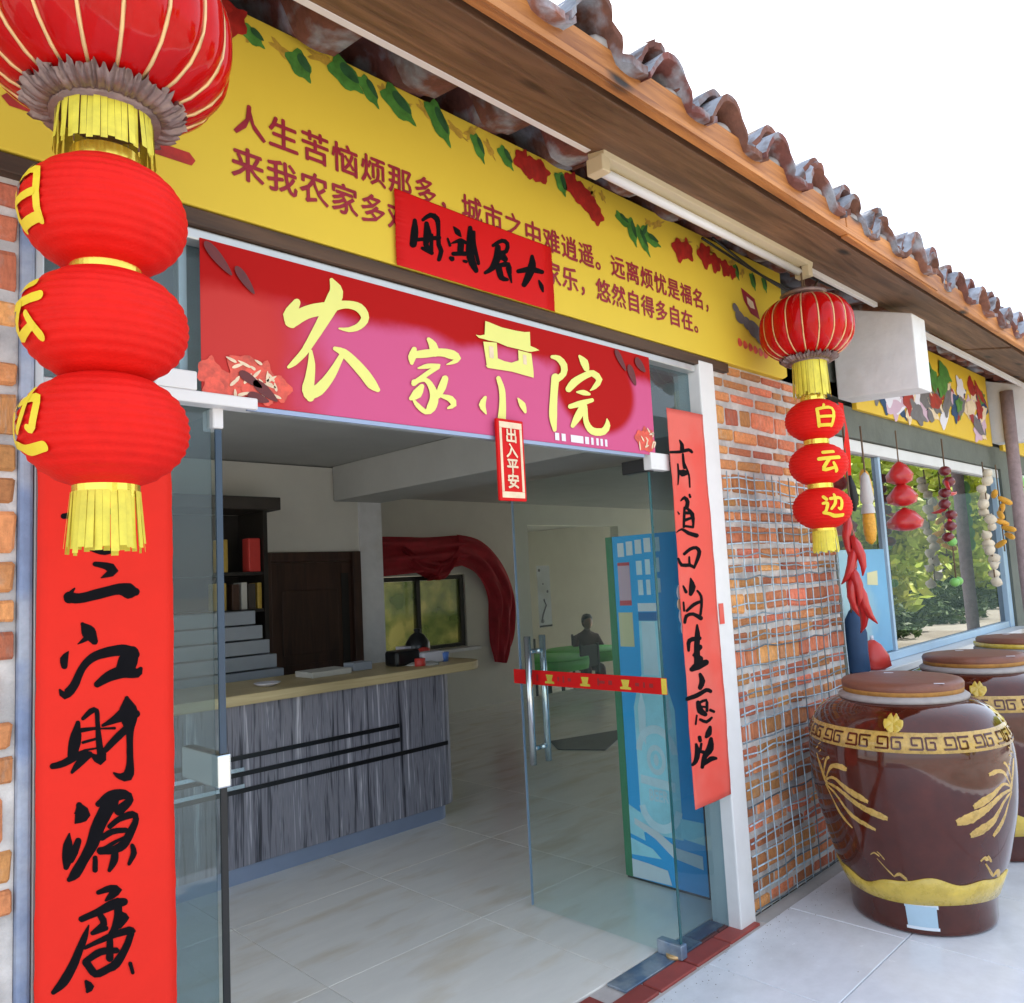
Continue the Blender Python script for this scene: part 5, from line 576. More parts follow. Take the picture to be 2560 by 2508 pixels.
o = mp_.build('mortar_bedding', M['jar_neck'], roof); o['kind'] = 'stuff'

# ================================================================ door frame with its fixed panes
df = thing('door_frame', 'white metal door frame with glass transom and narrow glass side panels', 'door frame', (0, 0, 0))
MB().box(3.058, 3.18, -.03, .11, -.01, 2.43).build('post', M['white_metal'], df, bevel=.006)
MB().box(.4585, .477, .0, .09, 0, 2.40).build('post', M['alu'], df, bevel=.004)
MB().box(.45, 3.056, -.012, .10, 2.378, 2.408).build('top_rail', M['alu'], df, bevel=.004)
MB().box(-.6, 3.32, -.028, .018, 2.41, 2.452).build('wooden_head_strip', M['beam_dark'], df, bevel=.003)
MB().box(.78, .80, .03, .06, 2.0, 2.376).build('transom_bar', M['alu'], df)
MB().box(.478, .855, .028, .040, .02, 1.965).build('side_pane', M['glass_side'], df)
MB().box(2.715, 3.056, .028, .040, .0, 1.965).build('side_pane', M['glass_side'], df)
MB().box(.478, 3.056, .028, .040, 1.995, 2.376).build('transom_pane', M['glass_side'], df)
MB().box(.478, .86, .022, .046, 1.967, 1.993).build('transom_rail', M['alu'], df, bevel=.003)
MB().box(.862, 2.69, .022, .046, 1.967, 1.993).build('transom_rail', M['alu'], df, bevel=.003)
MB().box(2.692, 3.056, .022, .046, 1.967, 1.993).build('transom_rail', M['alu'], df, bevel=.003)
MB().box(.70, .955, -.028, .02, 1.962, 1.992).build('corner_patch', M['white_metal'], df, bevel=.004)
MB().box(.70, .80, -.026, .018, 1.9925, 2.04).build('corner_patch', M['white_metal'], df, bevel=.004)
MB().box(2.66, 2.79, -.02, .02, 1.915, 1.985).build('corner_patch', M['white_metal'], df, bevel=.004)
MB().box(.475, .52, .027, .041, .02, 1.9).build('left_seal', M['alu'], df) if False else None

# ================================================================ the two open glass door leaves
rl = thing('glass_door', 'right green glass door leaf swung inward, twin steel bar handle', 'door', (2.69, .02, 0))
MB().box(-.006, .006, .0, .80, .012, 1.955).build('pane', M['glass_door'], rl)
MB().box(-.0065, .0065, -.004, -.0002, .012, 1.955).build('polished_edge', M['glass_edge'], rl)
MB().box(-.0065, .0065, .8002, .803, .012, 1.955).build('polished_edge', M['kick'], rl)
MB().box(-.02, .02, -.015, .10, .006, .06).build('bottom_patch', M['steel_dark'], rl, bevel=.004)
MB().box(-.02, .02, -.015, .12, 1.91, 1.965).build('top_patch', M['plastic_black'], rl, bevel=.004)
MB().lathe([(.001, 0), (.035, 0), (.035, .012), (.001, .012)], 16, (0, .03, .006)).build('pivot', M['gold_trim'], rl)
for sgn in (-1, 1):
    h = MB().tube([(sgn * .05, .70, .66), (sgn * .05, .70, 1.235)], .016, 12).build('handle_bar', M['steel'], rl)
    for zz in (.73, 1.165):
        MB().tube([(sgn * .007, .70, zz), (sgn * .05, .70, zz)], .012, 10).build('standoff', M['steel'], h)

ll = thing('glass_door', 'left glass door leaf swung inward beside the long couplet, black edge', 'door', (.868, .02, 0))
MB().box(-.006, .006, .0, .80, .012, 1.955).build('pane', M['glass_door'], ll)
MB().box(-.008, .008, -.007, -.0002, .012, 1.04).build('edge_seal', M['black'], ll)
MB().box(-.008, .008, -.007, -.0002, 1.12, 1.91).build('polished_edge', M['edge_dark'], ll)
MB().box(-.017, .017, -.012, .20, 1.04, 1.118).build('lock_box', M['steel'], ll, bevel=.004)
MB().box(-.016, .012, -.012, .05, 1.912, 1.964).build('top_patch', M['white_metal'], ll, bevel=.004)
MB().box(-.02, .02, -.015, .10, .006, .06).build('bottom_patch', M['steel_dark'], ll, bevel=.004)
for sgn in (-1, 1):
    h = MB().tube([(sgn * .05, .70, .66), (sgn * .05, .70, 1.235)], .016, 12).build('handle_bar', M['steel'], ll)

# red paper strip pasted across the right leaf
st = thing('paper_strip', 'narrow red paper strip with gold pots stuck across the right glass door', 'sign', (2.69, 0, 0))
MB().box(-.0095, -.0078, -.005, .86, 1.012, 1.078).build('strip', M['red_sign'], st)
MB().box(-.0105, -.0096, -.005, .02, 1.014, 1.076).build('gold_end', M['gold_foil'], st)
for yy in (.20, .42, .63):
    MB().add([(-.0105, yy - .022, 1.062), (-.0105, yy + .022, 1.062), (-.0105, yy + .014, 1.034), (-.0105, yy - .014, 1.034), (-.0105, yy - .028, 1.031), (-.0105, yy + .028, 1.031), (-.0105, yy + .028, 1.022), (-.0105, yy - .028, 1.022)], [(0, 1, 2, 3), (3, 2, 5, 4), (4, 5, 6, 7)]).build('gold_pot_print', M['gold_foil'], st)
g_ = MB()
for yy, ww, hh in ((.70, .012, .03), (.74, .01, .022), (.57, .012, .02), (.54, .01, .03), (.50, .02, .014), (.34, .01, .03), (.31, .03, .012), (.27, .02, .018), (.13, .02, .014), (.10, .01, .022), (.06, .02, .016)):
    g_.add([(-.0107, yy, 1.045 - hh / 2), (-.0103, yy + ww, 1.045 - hh / 2), (-.0103, yy + ww, 1.045 + hh / 2), (-.0103, yy, 1.045 + hh / 2)], [(0, 1, 2, 3)])
g_.build('lettering', M['maroon_print'], st)['kind'] = 'stuff'

# ================================================================ long couplets, lintel sign, banners
def sheet(mb, x0, x1, z0, z1, y0, y1, wav=.0016, n=60, seed=1):
    """thin sheet of pasted paper, rippled, with slightly uneven edges, facing -y"""
    r = random.Random(seed); vs = []; C_ = 12; e0 = [r.uniform(-.0012, .0012) for _ in range(n + 1)]; e1 = [r.uniform(-.0012, .0012) for _ in range(n + 1)]
    for s_ in (0, 1):
        for j in range(n + 1):
            z = z0 + (z1 - z0) * j / n
            for i in range(C_ + 1):
                u = i / C_; xx = x0 + e0[j] + (x1 + e1[j] - x0 - e0[j]) * u
                vs.append((xx, (y0 if s_ == 0 else y1) + ripple(xx, z, wav), z))
    w_ = C_ + 1; k = w_ * (n + 1); fs = []
    for j in range(n):
        for i in range(C_):
            a = j * w_ + i; fs += [(a, a + 1, a + w_ + 1, a + w_), (k + a, k + a + w_, k + a + w_ + 1, k + a + 1)]
    for i in range(C_): fs += [(i, k + i, k + i + 1, i + 1), (n * w_ + i, n * w_ + i + 1, k + n * w_ + i + 1, k + n * w_ + i)]
    for j in range(n): fs += [(j * w_, j * w_ + w_, k + j * w_ + w_, k + j * w_), (j * w_ + C_, k + j * w_ + C_, k + j * w_ + w_ + C_, j * w_ + w_ + C_)]
    return mb.add(vs, fs, True)
lc = thing('door_couplet', 'long red paper couplet with black brush characters left of the glass door', 'couplet', (0, 0, 0))
sheet(MB(), .458, .734, .12, 1.94, -.030, -.0285, seed=3).build('paper', M['red_paper'], lc)
characters(STROKES['left_couplet'], (1, 5, 6, 12, 11, 14), -.0312, M['ink'], lc)
rc = thing('door_couplet', 'shorter faded red couplet with black brush characters beside the white door post', 'couplet', (0, 0, 0))
sheet(MB(), 2.770, 3.046, .555, 2.178, -.0385, -.037, seed=5).build('paper', M['red_paper_faded'], rc)
characters(STROKES['right_couplet'] + STROKES['right_couplet_low'], (6, 9, 3, 6, 5, 8, 7), -.0397, M['ink'], rc)

yb = thing('yellow_banner', 'long yellow banner with crimson verse lines and printed leaves above the door', 'banner', (0, 0, 0))
MB().extrude([(-1.6, 2.456), (3.86, 2.456), (3.91, 2.475), (3.925, 3.035), (-1.6, 3.035)], 'y', -.030, .015).build('panel', M['yellow_print'], yb, bevel=.004)
yp = -.0318
MB().blob([(.40, 2.556), (.79, 2.556), (.80, 2.572), (.785, 2.588), (.40, 2.588), (.385, 2.572)], yp).build('red_bar_print', M['flower_print'], yb)
line1 = '人生苦恼烦那多，城市之中难逍遥。远离烦忧是福名，'
line2 = '来我农家多欢　　　　　农家乐，悠然自得多自在。'
for txt, zz, x_a in ((line1, 2.722, .945), (line2, 2.600, .938)):
    for i, ch in enumerate(txt):
        if ch == '　': continue
        vs, fs = glyphs(ch, .022)
        xx = x_a + .0976 * i; s_ = .094
        if ch in '，。': vs = [(a * 1.0, b * 1.0, c) for a, b, c in vs]
        z_ = zz - .0006 * i
        if len(vs): MB().add([(xx + a * s_, yp - .0002 - .0002 * c, z_ + b * s_ * 1.02) for a, b, c in vs], fs).build('printed_character', M['crimson_print'], yb)
def leaf_blob(mb, cx, cz, L, Wd, ang, y, n=12, lobes=0.0):
    pts = []
    for i in range(n * 2):
        t = 2 * math.pi * i / (n * 2); r_ = 1 + lobes * math.cos(5 * t)
        a, b = L * r_ * math.cos(t), Wd * r_ * math.sin(t) * (1 - .35 * math.cos(t))
        pts.append((cx + a * math.cos(ang) - b * math.sin(ang), cz + a * math.sin(ang) + b * math.cos(ang)))
    return mb.blob(pts, y)
lp = MB(); ld = MB(); k = 0
rr = random.Random(4)
for (cx, cz, L, Wd, ang) in ((.96, 2.975, .035, .022, -.5), (1.10, 2.955, .045, .034, -.9), (1.25, 2.99, .06, .04, -.5), (1.33, 2.975, .05, .024, -.9), (1.44, 2.975, .07, .038, -.6), (1.60, 2.98, .075, .035, -1.0), (1.77, 2.955, .05, .022, -1.1), (1.90, 2.965, .045, .024, -.8), (2.19, 2.965, .045, .03, -1.2), (2.56, 2.93, .05, .02, -.4), (2.62, 2.90, .06, .03, -1.2), (2.69, 2.88, .07, .025, -.9), (2.76, 2.90, .06, .025, -.2), (2.70, 2.92, .05, .022, .9), (3.46, 2.93, .04, .02, -1.1), (3.62, 2.92, .045, .025, -1.2), (3.74, 2.93, .04, .022, -1.2)):
    o = leaf_blob(MB(), cx, cz, L, Wd, ang, yp - .0003 * (k % 3), lobes=.14).build('leaf_print', M['leaf_print'], yb); k += 1
    leaf_blob(MB(), cx + .012, cz + .012, L * .6, Wd * .45, ang, yp - .0012 - .0002 * (k % 3)).build('leaf_vein_print', M['leaf_dark_print'], o)
fp = MB(); k = 0
for (cx, cz, s_) in ((.90, 3.0, .05), (.86, 3.01, .04), (1.985, 2.985, .045), (2.03, 2.975, .045), (2.075, 2.975, .05), (2.25, 2.985, .05), (2.30, 2.96, .055), (2.36, 2.93, .05), (2.39, 2.905, .04), (2.97, 2.915, .055), (3.03, 2.93, .05), (3.18, 2.945, .06), (3.27, 2.93, .05), (3.36, 2.925, .045), (3.42, 2.92, .035)):
    leaf_blob(MB(), cx, cz, s_, s_ * .9, rr.uniform(0, 3), yp - .0006 - .0002 * (k % 5), lobes=.18).build('flower_print', M['flower_print'], yb); k += 1
sp_ = MB(); k = 0
for i in range(26):
    xx = .93 + rr.uniform(0, 2.7); leaf_blob(sp_, xx, 3.005 - .012 * xx + rr.uniform(-.02, .02), rr.uniform(.02, .05), .014, rr.uniform(-1, 1), yp + .0006, lobes=.3)
o = sp_.build('blossom_print', mat('ochre_blossom_ink', (.50, .30, .04), .5, noise=(40, .4)), yb); o['kind'] = 'stuff'
# printed farmhouse at the right end
hb = MB(); hb.blob([(3.49, 2.86), (3.62, 2.83), (3.66, 2.73), (3.57, 2.745), (3.51, 2.80)], yp); hb.build('crimson_frame_print', M['crimson_print'], yb)
MB().blob([(3.54, 2.825), (3.60, 2.81), (3.615, 2.775), (3.57, 2.775), (3.545, 2.79)], yp - .0006).build('pale_square_print', M['cream_print'], yb)
for a in ((3.42, 2.74, .03, .02), (3.46, 2.70, .05, .03), (3.53, 2.68, .05, .03), (3.60, 2.66, .08, .04), (3.68, 2.62, .09, .03)): leaf_blob(MB(), *a, -.2, yp - .0002 - .001 * a[0]).build('grey_house_print', M['grey_print'], yb)
for i in range(6): leaf_blob(MB(), 3.44 + .05 * i, 2.575 - .004 * i, .022, .02, 0, yp - .0004).build('red_bead_print', M['peony_print'], yb)

sg = thing('lintel_sign', 'red paper sign with four black brush characters pasted across the yellow banner', 'sign', (0, 0, 0))
sheet(MB(), 1.402, 2.104, 2.452, 2.692, -.0395, -.038, seed=8).build('paper', M['red_sign'], sg)
characters(STROKES['lintel_sign'], (6, 9, 6, 3), -.0407, M['ink'], sg)

rb = thing('door_banner', 'glossy red and pink banner with large yellow calligraphy hung over the doorway', 'banner', (0, 0, 0))
bn = MB(); nx = 24; vs = []
for s_ in (0, 1):
    for i in range(nx + 1):
        u = i / nx; xx = .815 + (2.70 - .815) * u
        zb = 1.974 - .0 * math.sin(math.pi * u)
        for z_ in (zb, zb + .14, zb + .28, 2.385):
            vs.append((xx, (-.014 if s_ == 0 else -.0125) - .0015 * math.sin(u * 9), z_))
kk = (nx + 1) * 4; fs = []
for i in range(nx):
    for j in range(3):
        a = i * 4 + j; fs += [(a, a + 4, a + 5, a + 1), (kk + a, kk + a + 1, kk + a + 5, kk + a + 4)]
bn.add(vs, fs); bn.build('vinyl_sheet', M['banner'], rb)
MB().box(.93, 2.62, -.018, -.010, 1.960, 1.972).build('bottom_hem', M['kick'], rb)
for nm in ('nong', 'jia', 'xiao', 'yuan'):
    MB().traced(STROKES[nm], -.0185).build('brush_character', M['lime_print'], rb)
ge = MB()
for q, pts in enumerate(([(1.775, 2.358), (1.789, 2.358), (1.85, 2.351), (1.916, 2.352), (1.96, 2.355), (1.988, 2.361), (1.987, 2.31), (2.011, 2.307), (2.032, 2.302), (1.989, 2.289), (1.969, 2.287), (1.926, 2.288), (1.873, 2.288), (1.823, 2.295), (1.786, 2.294), (1.767, 2.295), (1.742, 2.295), (1.729, 2.303), (1.749, 2.304), (1.769, 2.311)],
    [(1.761, 2.2855), (1.823, 2.293), (1.824, 2.239), (1.772, 2.206)], [(1.924, 2.284), (1.989, 2.283), (1.995, 2.221), (1.923, 2.248)],
    [(1.767, 2.205), (1.824, 2.239), (1.855, 2.234), (1.888, 2.234), (1.923, 2.248), (1.995, 2.221), (1.994, 2.197), (1.886, 2.203), (1.776, 2.199)])): ge.blob(pts[::-1], -.0178 - .0002 * q)
em = ge.build('gate_emblem', M['lime_print'], rb)
for pts in ([(1.785, 2.235), (1.805, 2.235), (1.805, 2.275), (1.785, 2.275)], [(1.945, 2.238), (1.962, 2.238), (1.962, 2.272), (1.945, 2.272)]): MB().blob(pts, -.0192).build('emblem_window', M['cream_print'], em)
pp = MB(); k = 0
for (cx, cz, s_) in ((.835, 2.05, .035), (.87, 2.02, .04), (.845, 2.0, .03), (.93, 2.06, .05), (.97, 2.03, .055), (.99, 2.005, .045), (.90, 1.998, .035), (1.02, 2.03, .035), (2.63, 2.02, .05), (2.66, 2.0, .04), (2.60, 2.04, .035), (2.655, 2.05, .035)):
    leaf_blob(MB(), cx, max(cz, 1.976 + s_ * 1.16), s_, s_ * .85, rr.uniform(0, 3), -.0165 - .0004 * (k % 6), lobes=.14).build('peony_print', M['peony_print'], rb); k += 1
pc = MB(); k = 0
for i in range(34):
    cx, cz = rr.choice(((.87, 2.03), (.95, 2.03), (2.64, 2.03))); cx += rr.uniform(-.05, .06); cz += rr.uniform(-.03, .06)
    leaf_blob(pc, cx, cz, rr.uniform(.006, .02), .004, rr.uniform(0, 3), -.0195 - .0002 * (k % 4)); k += 1
pc.build('petal_edge_print', M['cream_print'], rb)['kind'] = 'stuff'
pg = MB()
for a in ((.94, 2.04, .035, .012, -.5), (.98, 2.015, .04, .014, -.6), (.96, 1.995, .03, .012, -.2), (.86, 2.34, .05, .014, -.8), (.93, 2.30, .04, .012, -.9), (2.50, 2.34, .05, .016, -.9), (2.57, 2.29, .045, .02, -1.1), (2.63, 2.34, .04, .02, -.6)): leaf_blob(MB(), a[0], a[1], a[2], a[3], a[4], -.0205).build('dark_spray_print', M['dark_spray'], rb)
for xx, ww in ((2.09, .022), (2.125, .022), (2.175, .07), (2.255, .022), (2.29, .014), (2.32, .014), (2.345, .014), (2.372, .014)):
    MB().add([(xx, -.0168, 1.985), (xx + ww, -.0168, 1.985), (xx + ww, -.0168, 2.012), (xx, -.0168, 2.012)], [(0, 1, 2, 3)]).build('small_white_print', M['white_print'], rb)
hs_ = thing('hanging_plaque', 'small red and gold plaque hanging from the door head below the banner', 'sign', (1.848, -.03, 1.895))
MB().box(-.062, .062, -.006, .006, -.138, .135).build('board', M['red_sign'], hs_, bevel=.003)
MB().box(-.052, .052, -.0075, -.0061, -.128, -.108).box(-.052, .052, -.0075, -.0061, .105, .125).box(-.052, -.042, -.0075, -.0061, -.107, .104).box(.042, .052, -.0075, -.0061, -.107, .104).build('gold_border', M['cream_print'], hs_)
gp = MB()
for i, ch in enumerate('出入平安'):
    vs, fs = glyphs(ch, .03); MB().add([(a * .056, -.0082 - .0002 * c, .077 - .051 * i + b * .052) for a, b, c in vs], fs).build('printed_character', M['cream_print'], hs_)

# flower banner over the window
fb = thing('flower_banner', 'yellow framed banner with printed flowers and figures above the window', 'banner', (0, 0, 0))
MB().box(4.78, 7.58, -.030, .0, 2.405, 3.0).build('panel', M['gold_print'], fb, bevel=.004)
fr_ = random.Random(12)
for nm, m_, n_, zr_ in (('green_leaf_print', 'leaf_print', 24, (2.60, 2.9)), ('cream_figure_print', 'cream_print', 16, (2.50, 2.8)), ('red_flower_print', 'flower_print', 16, (2.55, 2.92)), ('dark_figure_print', 'grey_print', 18, (2.48, 2.85)), ('pink_print', 'pink_card', 12, (2.48, 2.7)), ('blue_print', 'navy', 12, (2.5, 2.8)), ('white_print', 'white_print', 14, (2.5, 2.85))):
    for i in range(n_):
        leaf_blob(MB(), fr_.uniform(5.1, 7.45), fr_.uniform(*zr_), fr_.uniform(.06, .16), fr_.uniform(.04, .08), fr_.uniform(-.9, .9), -.0312 - .0003 * i - .00005 * n_, lobes=fr_.uniform(.05, .25)).build(nm, M[m_], fb)
fb2 = thing('flower_banner', 'plain end of a second yellow banner at the far right edge', 'banner', (0, 0, 0))
MB().box(7.9, 11.0, -.030, .0, 2.40, 3.0).build('panel', M['gold_print'], fb2, bevel=.004)

# ================================================================ windows
def window(label, x0, x1, mull):
    t = thing('window', label, 'window', (0, 0, 0))
    z0, z1 = .885, 2.21
    MB().box(x0 - .03, x1 + .03, -.09, .12, .842, .883).build('sill', M['stone_sill'], t, bevel=.005)
    MB().box(x0 + .001, x0 + .05, .03, .10, z0, z1 - .055).build('frame_jamb', M['frame_blue'], t, bevel=.004)
    MB().box(x1 - .12, x1 - .001, .02, .10, z0, z1 - .055).build('frame_jamb', M['frame_blue'], t, bevel=.004)
    MB().box(x0 + .001, x1 - .001, .02, .10, z1 - .053, z1 + .02).build('frame_head', M['white_metal'], t, bevel=.004)
    MB().box(x0 + .051, x1 - .121, .03, .10, z0, z0 + .05).build('frame_foot', M['frame_blue'], t, bevel=.004)
    xs = [x0 + .051] + mull + [x1 - .121]
    for a, b in zip(xs, xs[1:]):
        MB().box(a + (.018 if a in mull else .001), b - (.018 if b in mull else .001), .058, .066, z0 + .051, z1 - .055).build('pane', M['glass_win'], t)
    for a in mull: MB().box(a - .016, a + .016, .035, .09, z0 + .051, z1 - .055).build('mullion', M['frame_blue'], t, bevel=.003)
    return t
window('wide shop window with pale blue frame behind the brown jars', 4.402, 7.858, [5.22])
window('far right shop window beyond the pinkish post', 8.302, 11.598, [9.5])
bb = thing('blue_board', 'sky blue board leaning inside the left part of the window', 'board', (4.84, .0, .0))
MB().box(-.37, .33, .040, .052, .945, 1.57).build('board_face', M['blue_board'], bb, bevel=.003)
MB().blob([(.02, 1.36), (.18, 1.35), (.19, 1.44), (.03, 1.43)], .0385).build('pale_sticker', M['cream_card'], bb)
bgs = thing('bag', 'dark navy cloth bag slumped on the window sill by the brick wall', 'bag', (4.475, -.02, .884))
MB().lathe([(.03, 0), (.062, .02), (.066, .12), (.06, .22), (.045, .30), (.02, .345), (.004, .36)], 14, wob=lambda a, z: 1 + .12 * math.sin(3 * a + z * 20)).build('bag_body', M['navy'], bgs)
MB().tube([(-.02, 0, .33), (-.015, 0, .40), (.015, 0, .40), (.02, 0, .33)], .006, 6).build('strap', M['cord'], bgs)
bgr = thing('bag', 'small red cloth bag on the window sill beside the navy bag', 'bag', (4.70, -.02, .884))
MB().lathe([(.05, 0), (.085, .02), (.08, .08), (.05, .14), (.015, .165)], 14, wob=lambda a, z: 1 + .10 * math.sin(4 * a + z * 20)).build('bag_body', M['plastic_red'], bgr)
MB().tube([(0, 0, .16), (.0, 0, .19)], .01, 6).build('knot', M['plastic_white'], bgr)

# ================================================================ wire mesh over the brickwork
wm = thing('wire_mesh', 'rusty galvanised wire mesh hung over the lower brick wall', 'mesh', (3.2, -.022, 0))
r3 = random.Random(5)
hm = [MB().tube([(0, 0, 0)] + [(1.14 * i / 9, r3.uniform(-.008, .004), r3.uniform(-.010, .010)) for i in range(1, 9)] + [(1.14, 0, 0)], .0038, 5).mesh('wire', M['wire']) for _ in range(4)]
vm = [MB().tube([(0, 0, 0)] + [(r3.uniform(-.006, .006), r3.uniform(-.006, .003), 1.92 * i / 9) for i in range(1, 9)] + [(0, 0, 1.92)], .0030, 5).mesh('wire', M['wire']) for _ in range(4)]
z = .03
while z < 1.95:
    inst('wire', hm[r3.randrange(4)], wm, (0, 0, z), (0, r3.uniform(-.006, .006), 0), (1, 1, 1)); z += r3.choice((.05, .052, .075, .048))
for i in range(14): inst('wire', vm[r3.randrange(4)], wm, (.03 + i * .084 + r3.uniform(-.01, .01), -.006, .02), (0, r3.uniform(-.006, .006), 0))

# red paper cut on the door post
pk = tag(MB().box(-.018, .018, -.034, -.0315, 1.262, 1.35).build('peeling_sticker', M['red_paper_faded']), 'small torn red paper scrap stuck on the white door post', 'sticker')
pk.location = (3.085, -.0, 0)

# ================================================================ lamp, conduit
cp = thing('conduit', 'long white plastic conduit running along the eave plank before the lamp', 'conduit', (0, -.285, 2.938))
MB().box(-1.5, 2.04, -.014, .010, -.012, .012).build('trunking', M['conduit'], cp, bevel=.002)
cp2 = thing('conduit', 'thin white conduit continuing along the eave behind the right lantern', 'conduit', (0, -.285, 2.915))
MB().box(3.66, 4.52, -.012, .010, -.012, .012).build('trunking', M['conduit'], cp2, bevel=.002)
cp3 = thing('conduit', 'pale conduit under the eave beyond the white box beam', 'conduit', (0, -.285, 2.885))
MB().box(4.8, 12, -.016, .012, -.016, .014).build('trunking', M['conduit'], cp3, bevel=.002)
lb = thing('batten_lamp', 'cream fluorescent batten lamp with bare white tube fixed under the eave', 'lamp', (0, -.30, 2.905))
MB().extrude([(-.04, .03), (.035, .03), (.03, -.005), (-.035, -.005)], 'x', 2.06, 3.63).build('housing', M['lamp_body'], lb, bevel=.003)
MB().tube([(2.10, .012, -.028), (3.58, .012, -.028)], .017, 14).build('tube', M['lamp_tube'], lb)
for xx in (2.05, 3.58): MB().box(xx, xx + .045, -.035, .035, -.055, .004).build('lamp_holder', M['lamp_body'], lb, bevel=.004)

# ================================================================ lantern strings
BAI = [[(.52, 1.02, .10), (.42, .84, .10)], [(.14, .80, .12), (.18, .02, .13)], [(.14, .80, .12), (.86, .80, .13), (.82, .02, .13)], [(.2, .43, .11), (.8, .43, .11)], [(.18, .05, .12), (.82, .05, .12)]]
YUN = [[(.24, .90, .13), (.76, .92, .12)], [(.03, .60, .14), (.97, .64, .14)], [(.47, .58, .13), (.20, .12, .14), (.78, .20, .10)], [(.66, .40, .10), (.86, .04, .15)]]
BIAN = [[(.38, .82, .12), (.88, .82, .13), (.83, .36, .13), (.70, .38, .08)], [(.62, 1.0, .12), (.57, .62, .12), (.38, .36, .10)], [(.08, .92, .13), (.20, .80, .13)], [(.04, .62, .11), (.22, .62, .12), (.15, .32, .11), (.06, .20, .10)], [(.04, .20, .12), (.28, .14, .12), (.55, .04, .14), (.98, .06, .13)]]

NP = 18
def film_r(z): # radius of the big lantern at height z (-.165 .. .165)
    t = min(abs(z) / .160, 1); return .212 * (1 - t ** 2.6) ** .5
def globe_mesh():
    m = MB(); n = NP * 8; zs = [-.154 + .308 * j / 22 for j in range(23)]
    def wob(a, z): return 1 - .055 * (1 - abs(math.sin(a * NP / 2)) ** .55)
    m.lathe([(film_r(z), z) for z in zs], n, wob=wob, close=True); return m.mesh('lantern_globe', M['lantern_film'])
def paper_mesh():
    m = MB(); prof = []; n = 13; H = .096
    for j in range(n * 4 + 1):
        z = -H + 2 * H * j / (n * 4); t = z / (H * 1.06); r_ = .131 * (1 - abs(t) ** 2.2) ** .55
        prof.append((max(r_, .05) - .0035 * (.5 - .5 * math.cos(2 * math.pi * j / 4)), z))
    m.lathe(prof, 56); return m.mesh('paper_lantern', M['lantern_red'])
def paper_r(z): return max(.131 * (1 - abs(z / (.098 * 1.06)) ** 2.2) ** .55, .05)
GLOBE, PAPER = globe_mesh(), paper_mesh()
RIBM = MB().tube([(film_r(z) * .945 + .003, 0, z) for z in [-.148 + .296 * j / 12 for j in range(13)]], .0036, 6).mesh('rib', M['gold_trim'])
def fringe_mesh(r, h, n, flare, seed):
    q = random.Random(seed); m = MB()
    for i in range(n):
        a = 2 * math.pi * i / n; da = math.pi / n * .96; hh = h * q.uniform(.88, 1.04); ro = r * q.uniform(.97, 1.03); fl = flare + q.uniform(-.004, .006)
        vs = []
        for (t, rr_) in ((0, ro), (.5, ro + fl * .5), (1, ro + fl)):
            for s_ in (-1, 1): vs.append((rr_ * math.cos(a + s_ * da), rr_ * math.sin(a + s_ * da), -hh * t))
        m.add(vs, [(0, 1, 3, 2), (2, 3, 5, 4)], True)
    return m.mesh('fringe', M['fringe'])
FR1, FR2 = fringe_mesh(.080, .105, 46, .003, 1), fringe_mesh(.052, .098, 30, .004, 2)
def frill_mesh():
    m = MB(); n = 260; q = random.Random(9); vs = []; prof = ((.075, .002), (.09, -.004), (.104, -.002), (.118, .006), (.128, .016)); ph = [q.uniform(0, 6) for _ in range(8)]
    for j, (r, z) in enumerate(prof):
        for i in range(n):
            a = 2 * math.pi * i / n; k = j / 4
            vs.append(((r + .006 * k * math.sin(61 * a + j)) * math.cos(a), (r + .006 * k * math.sin(61 * a + j)) * math.sin(a), z + .006 * k * math.sin(47 * a + ph[0]) + .005 * k * math.sin(19 * a + ph[1]) + q.uniform(-.002, .002)))
    fs = [(j * n + i, j * n + (i + 1) % n, (j + 1) * n + (i + 1) % n, (j + 1) * n + i) for j in range(len(prof) - 1) for i in range(n)]
    m.add(vs, fs, True); return m.mesh('foil_frill', M['foil_grey'])
FRILL = frill_mesh()
CAP = MB().lathe([(.06, 0), (.10, .004), (.105, .02), (.05, .04), (.012, .05)], 32).mesh('cap', M['foil_grey'])
RING = MB().lathe([(.050, -.011), (.056, -.011), (.056, .011), (.050, .011)], 40, smooth=False).mesh('gold_ring', M['gold_foil'])
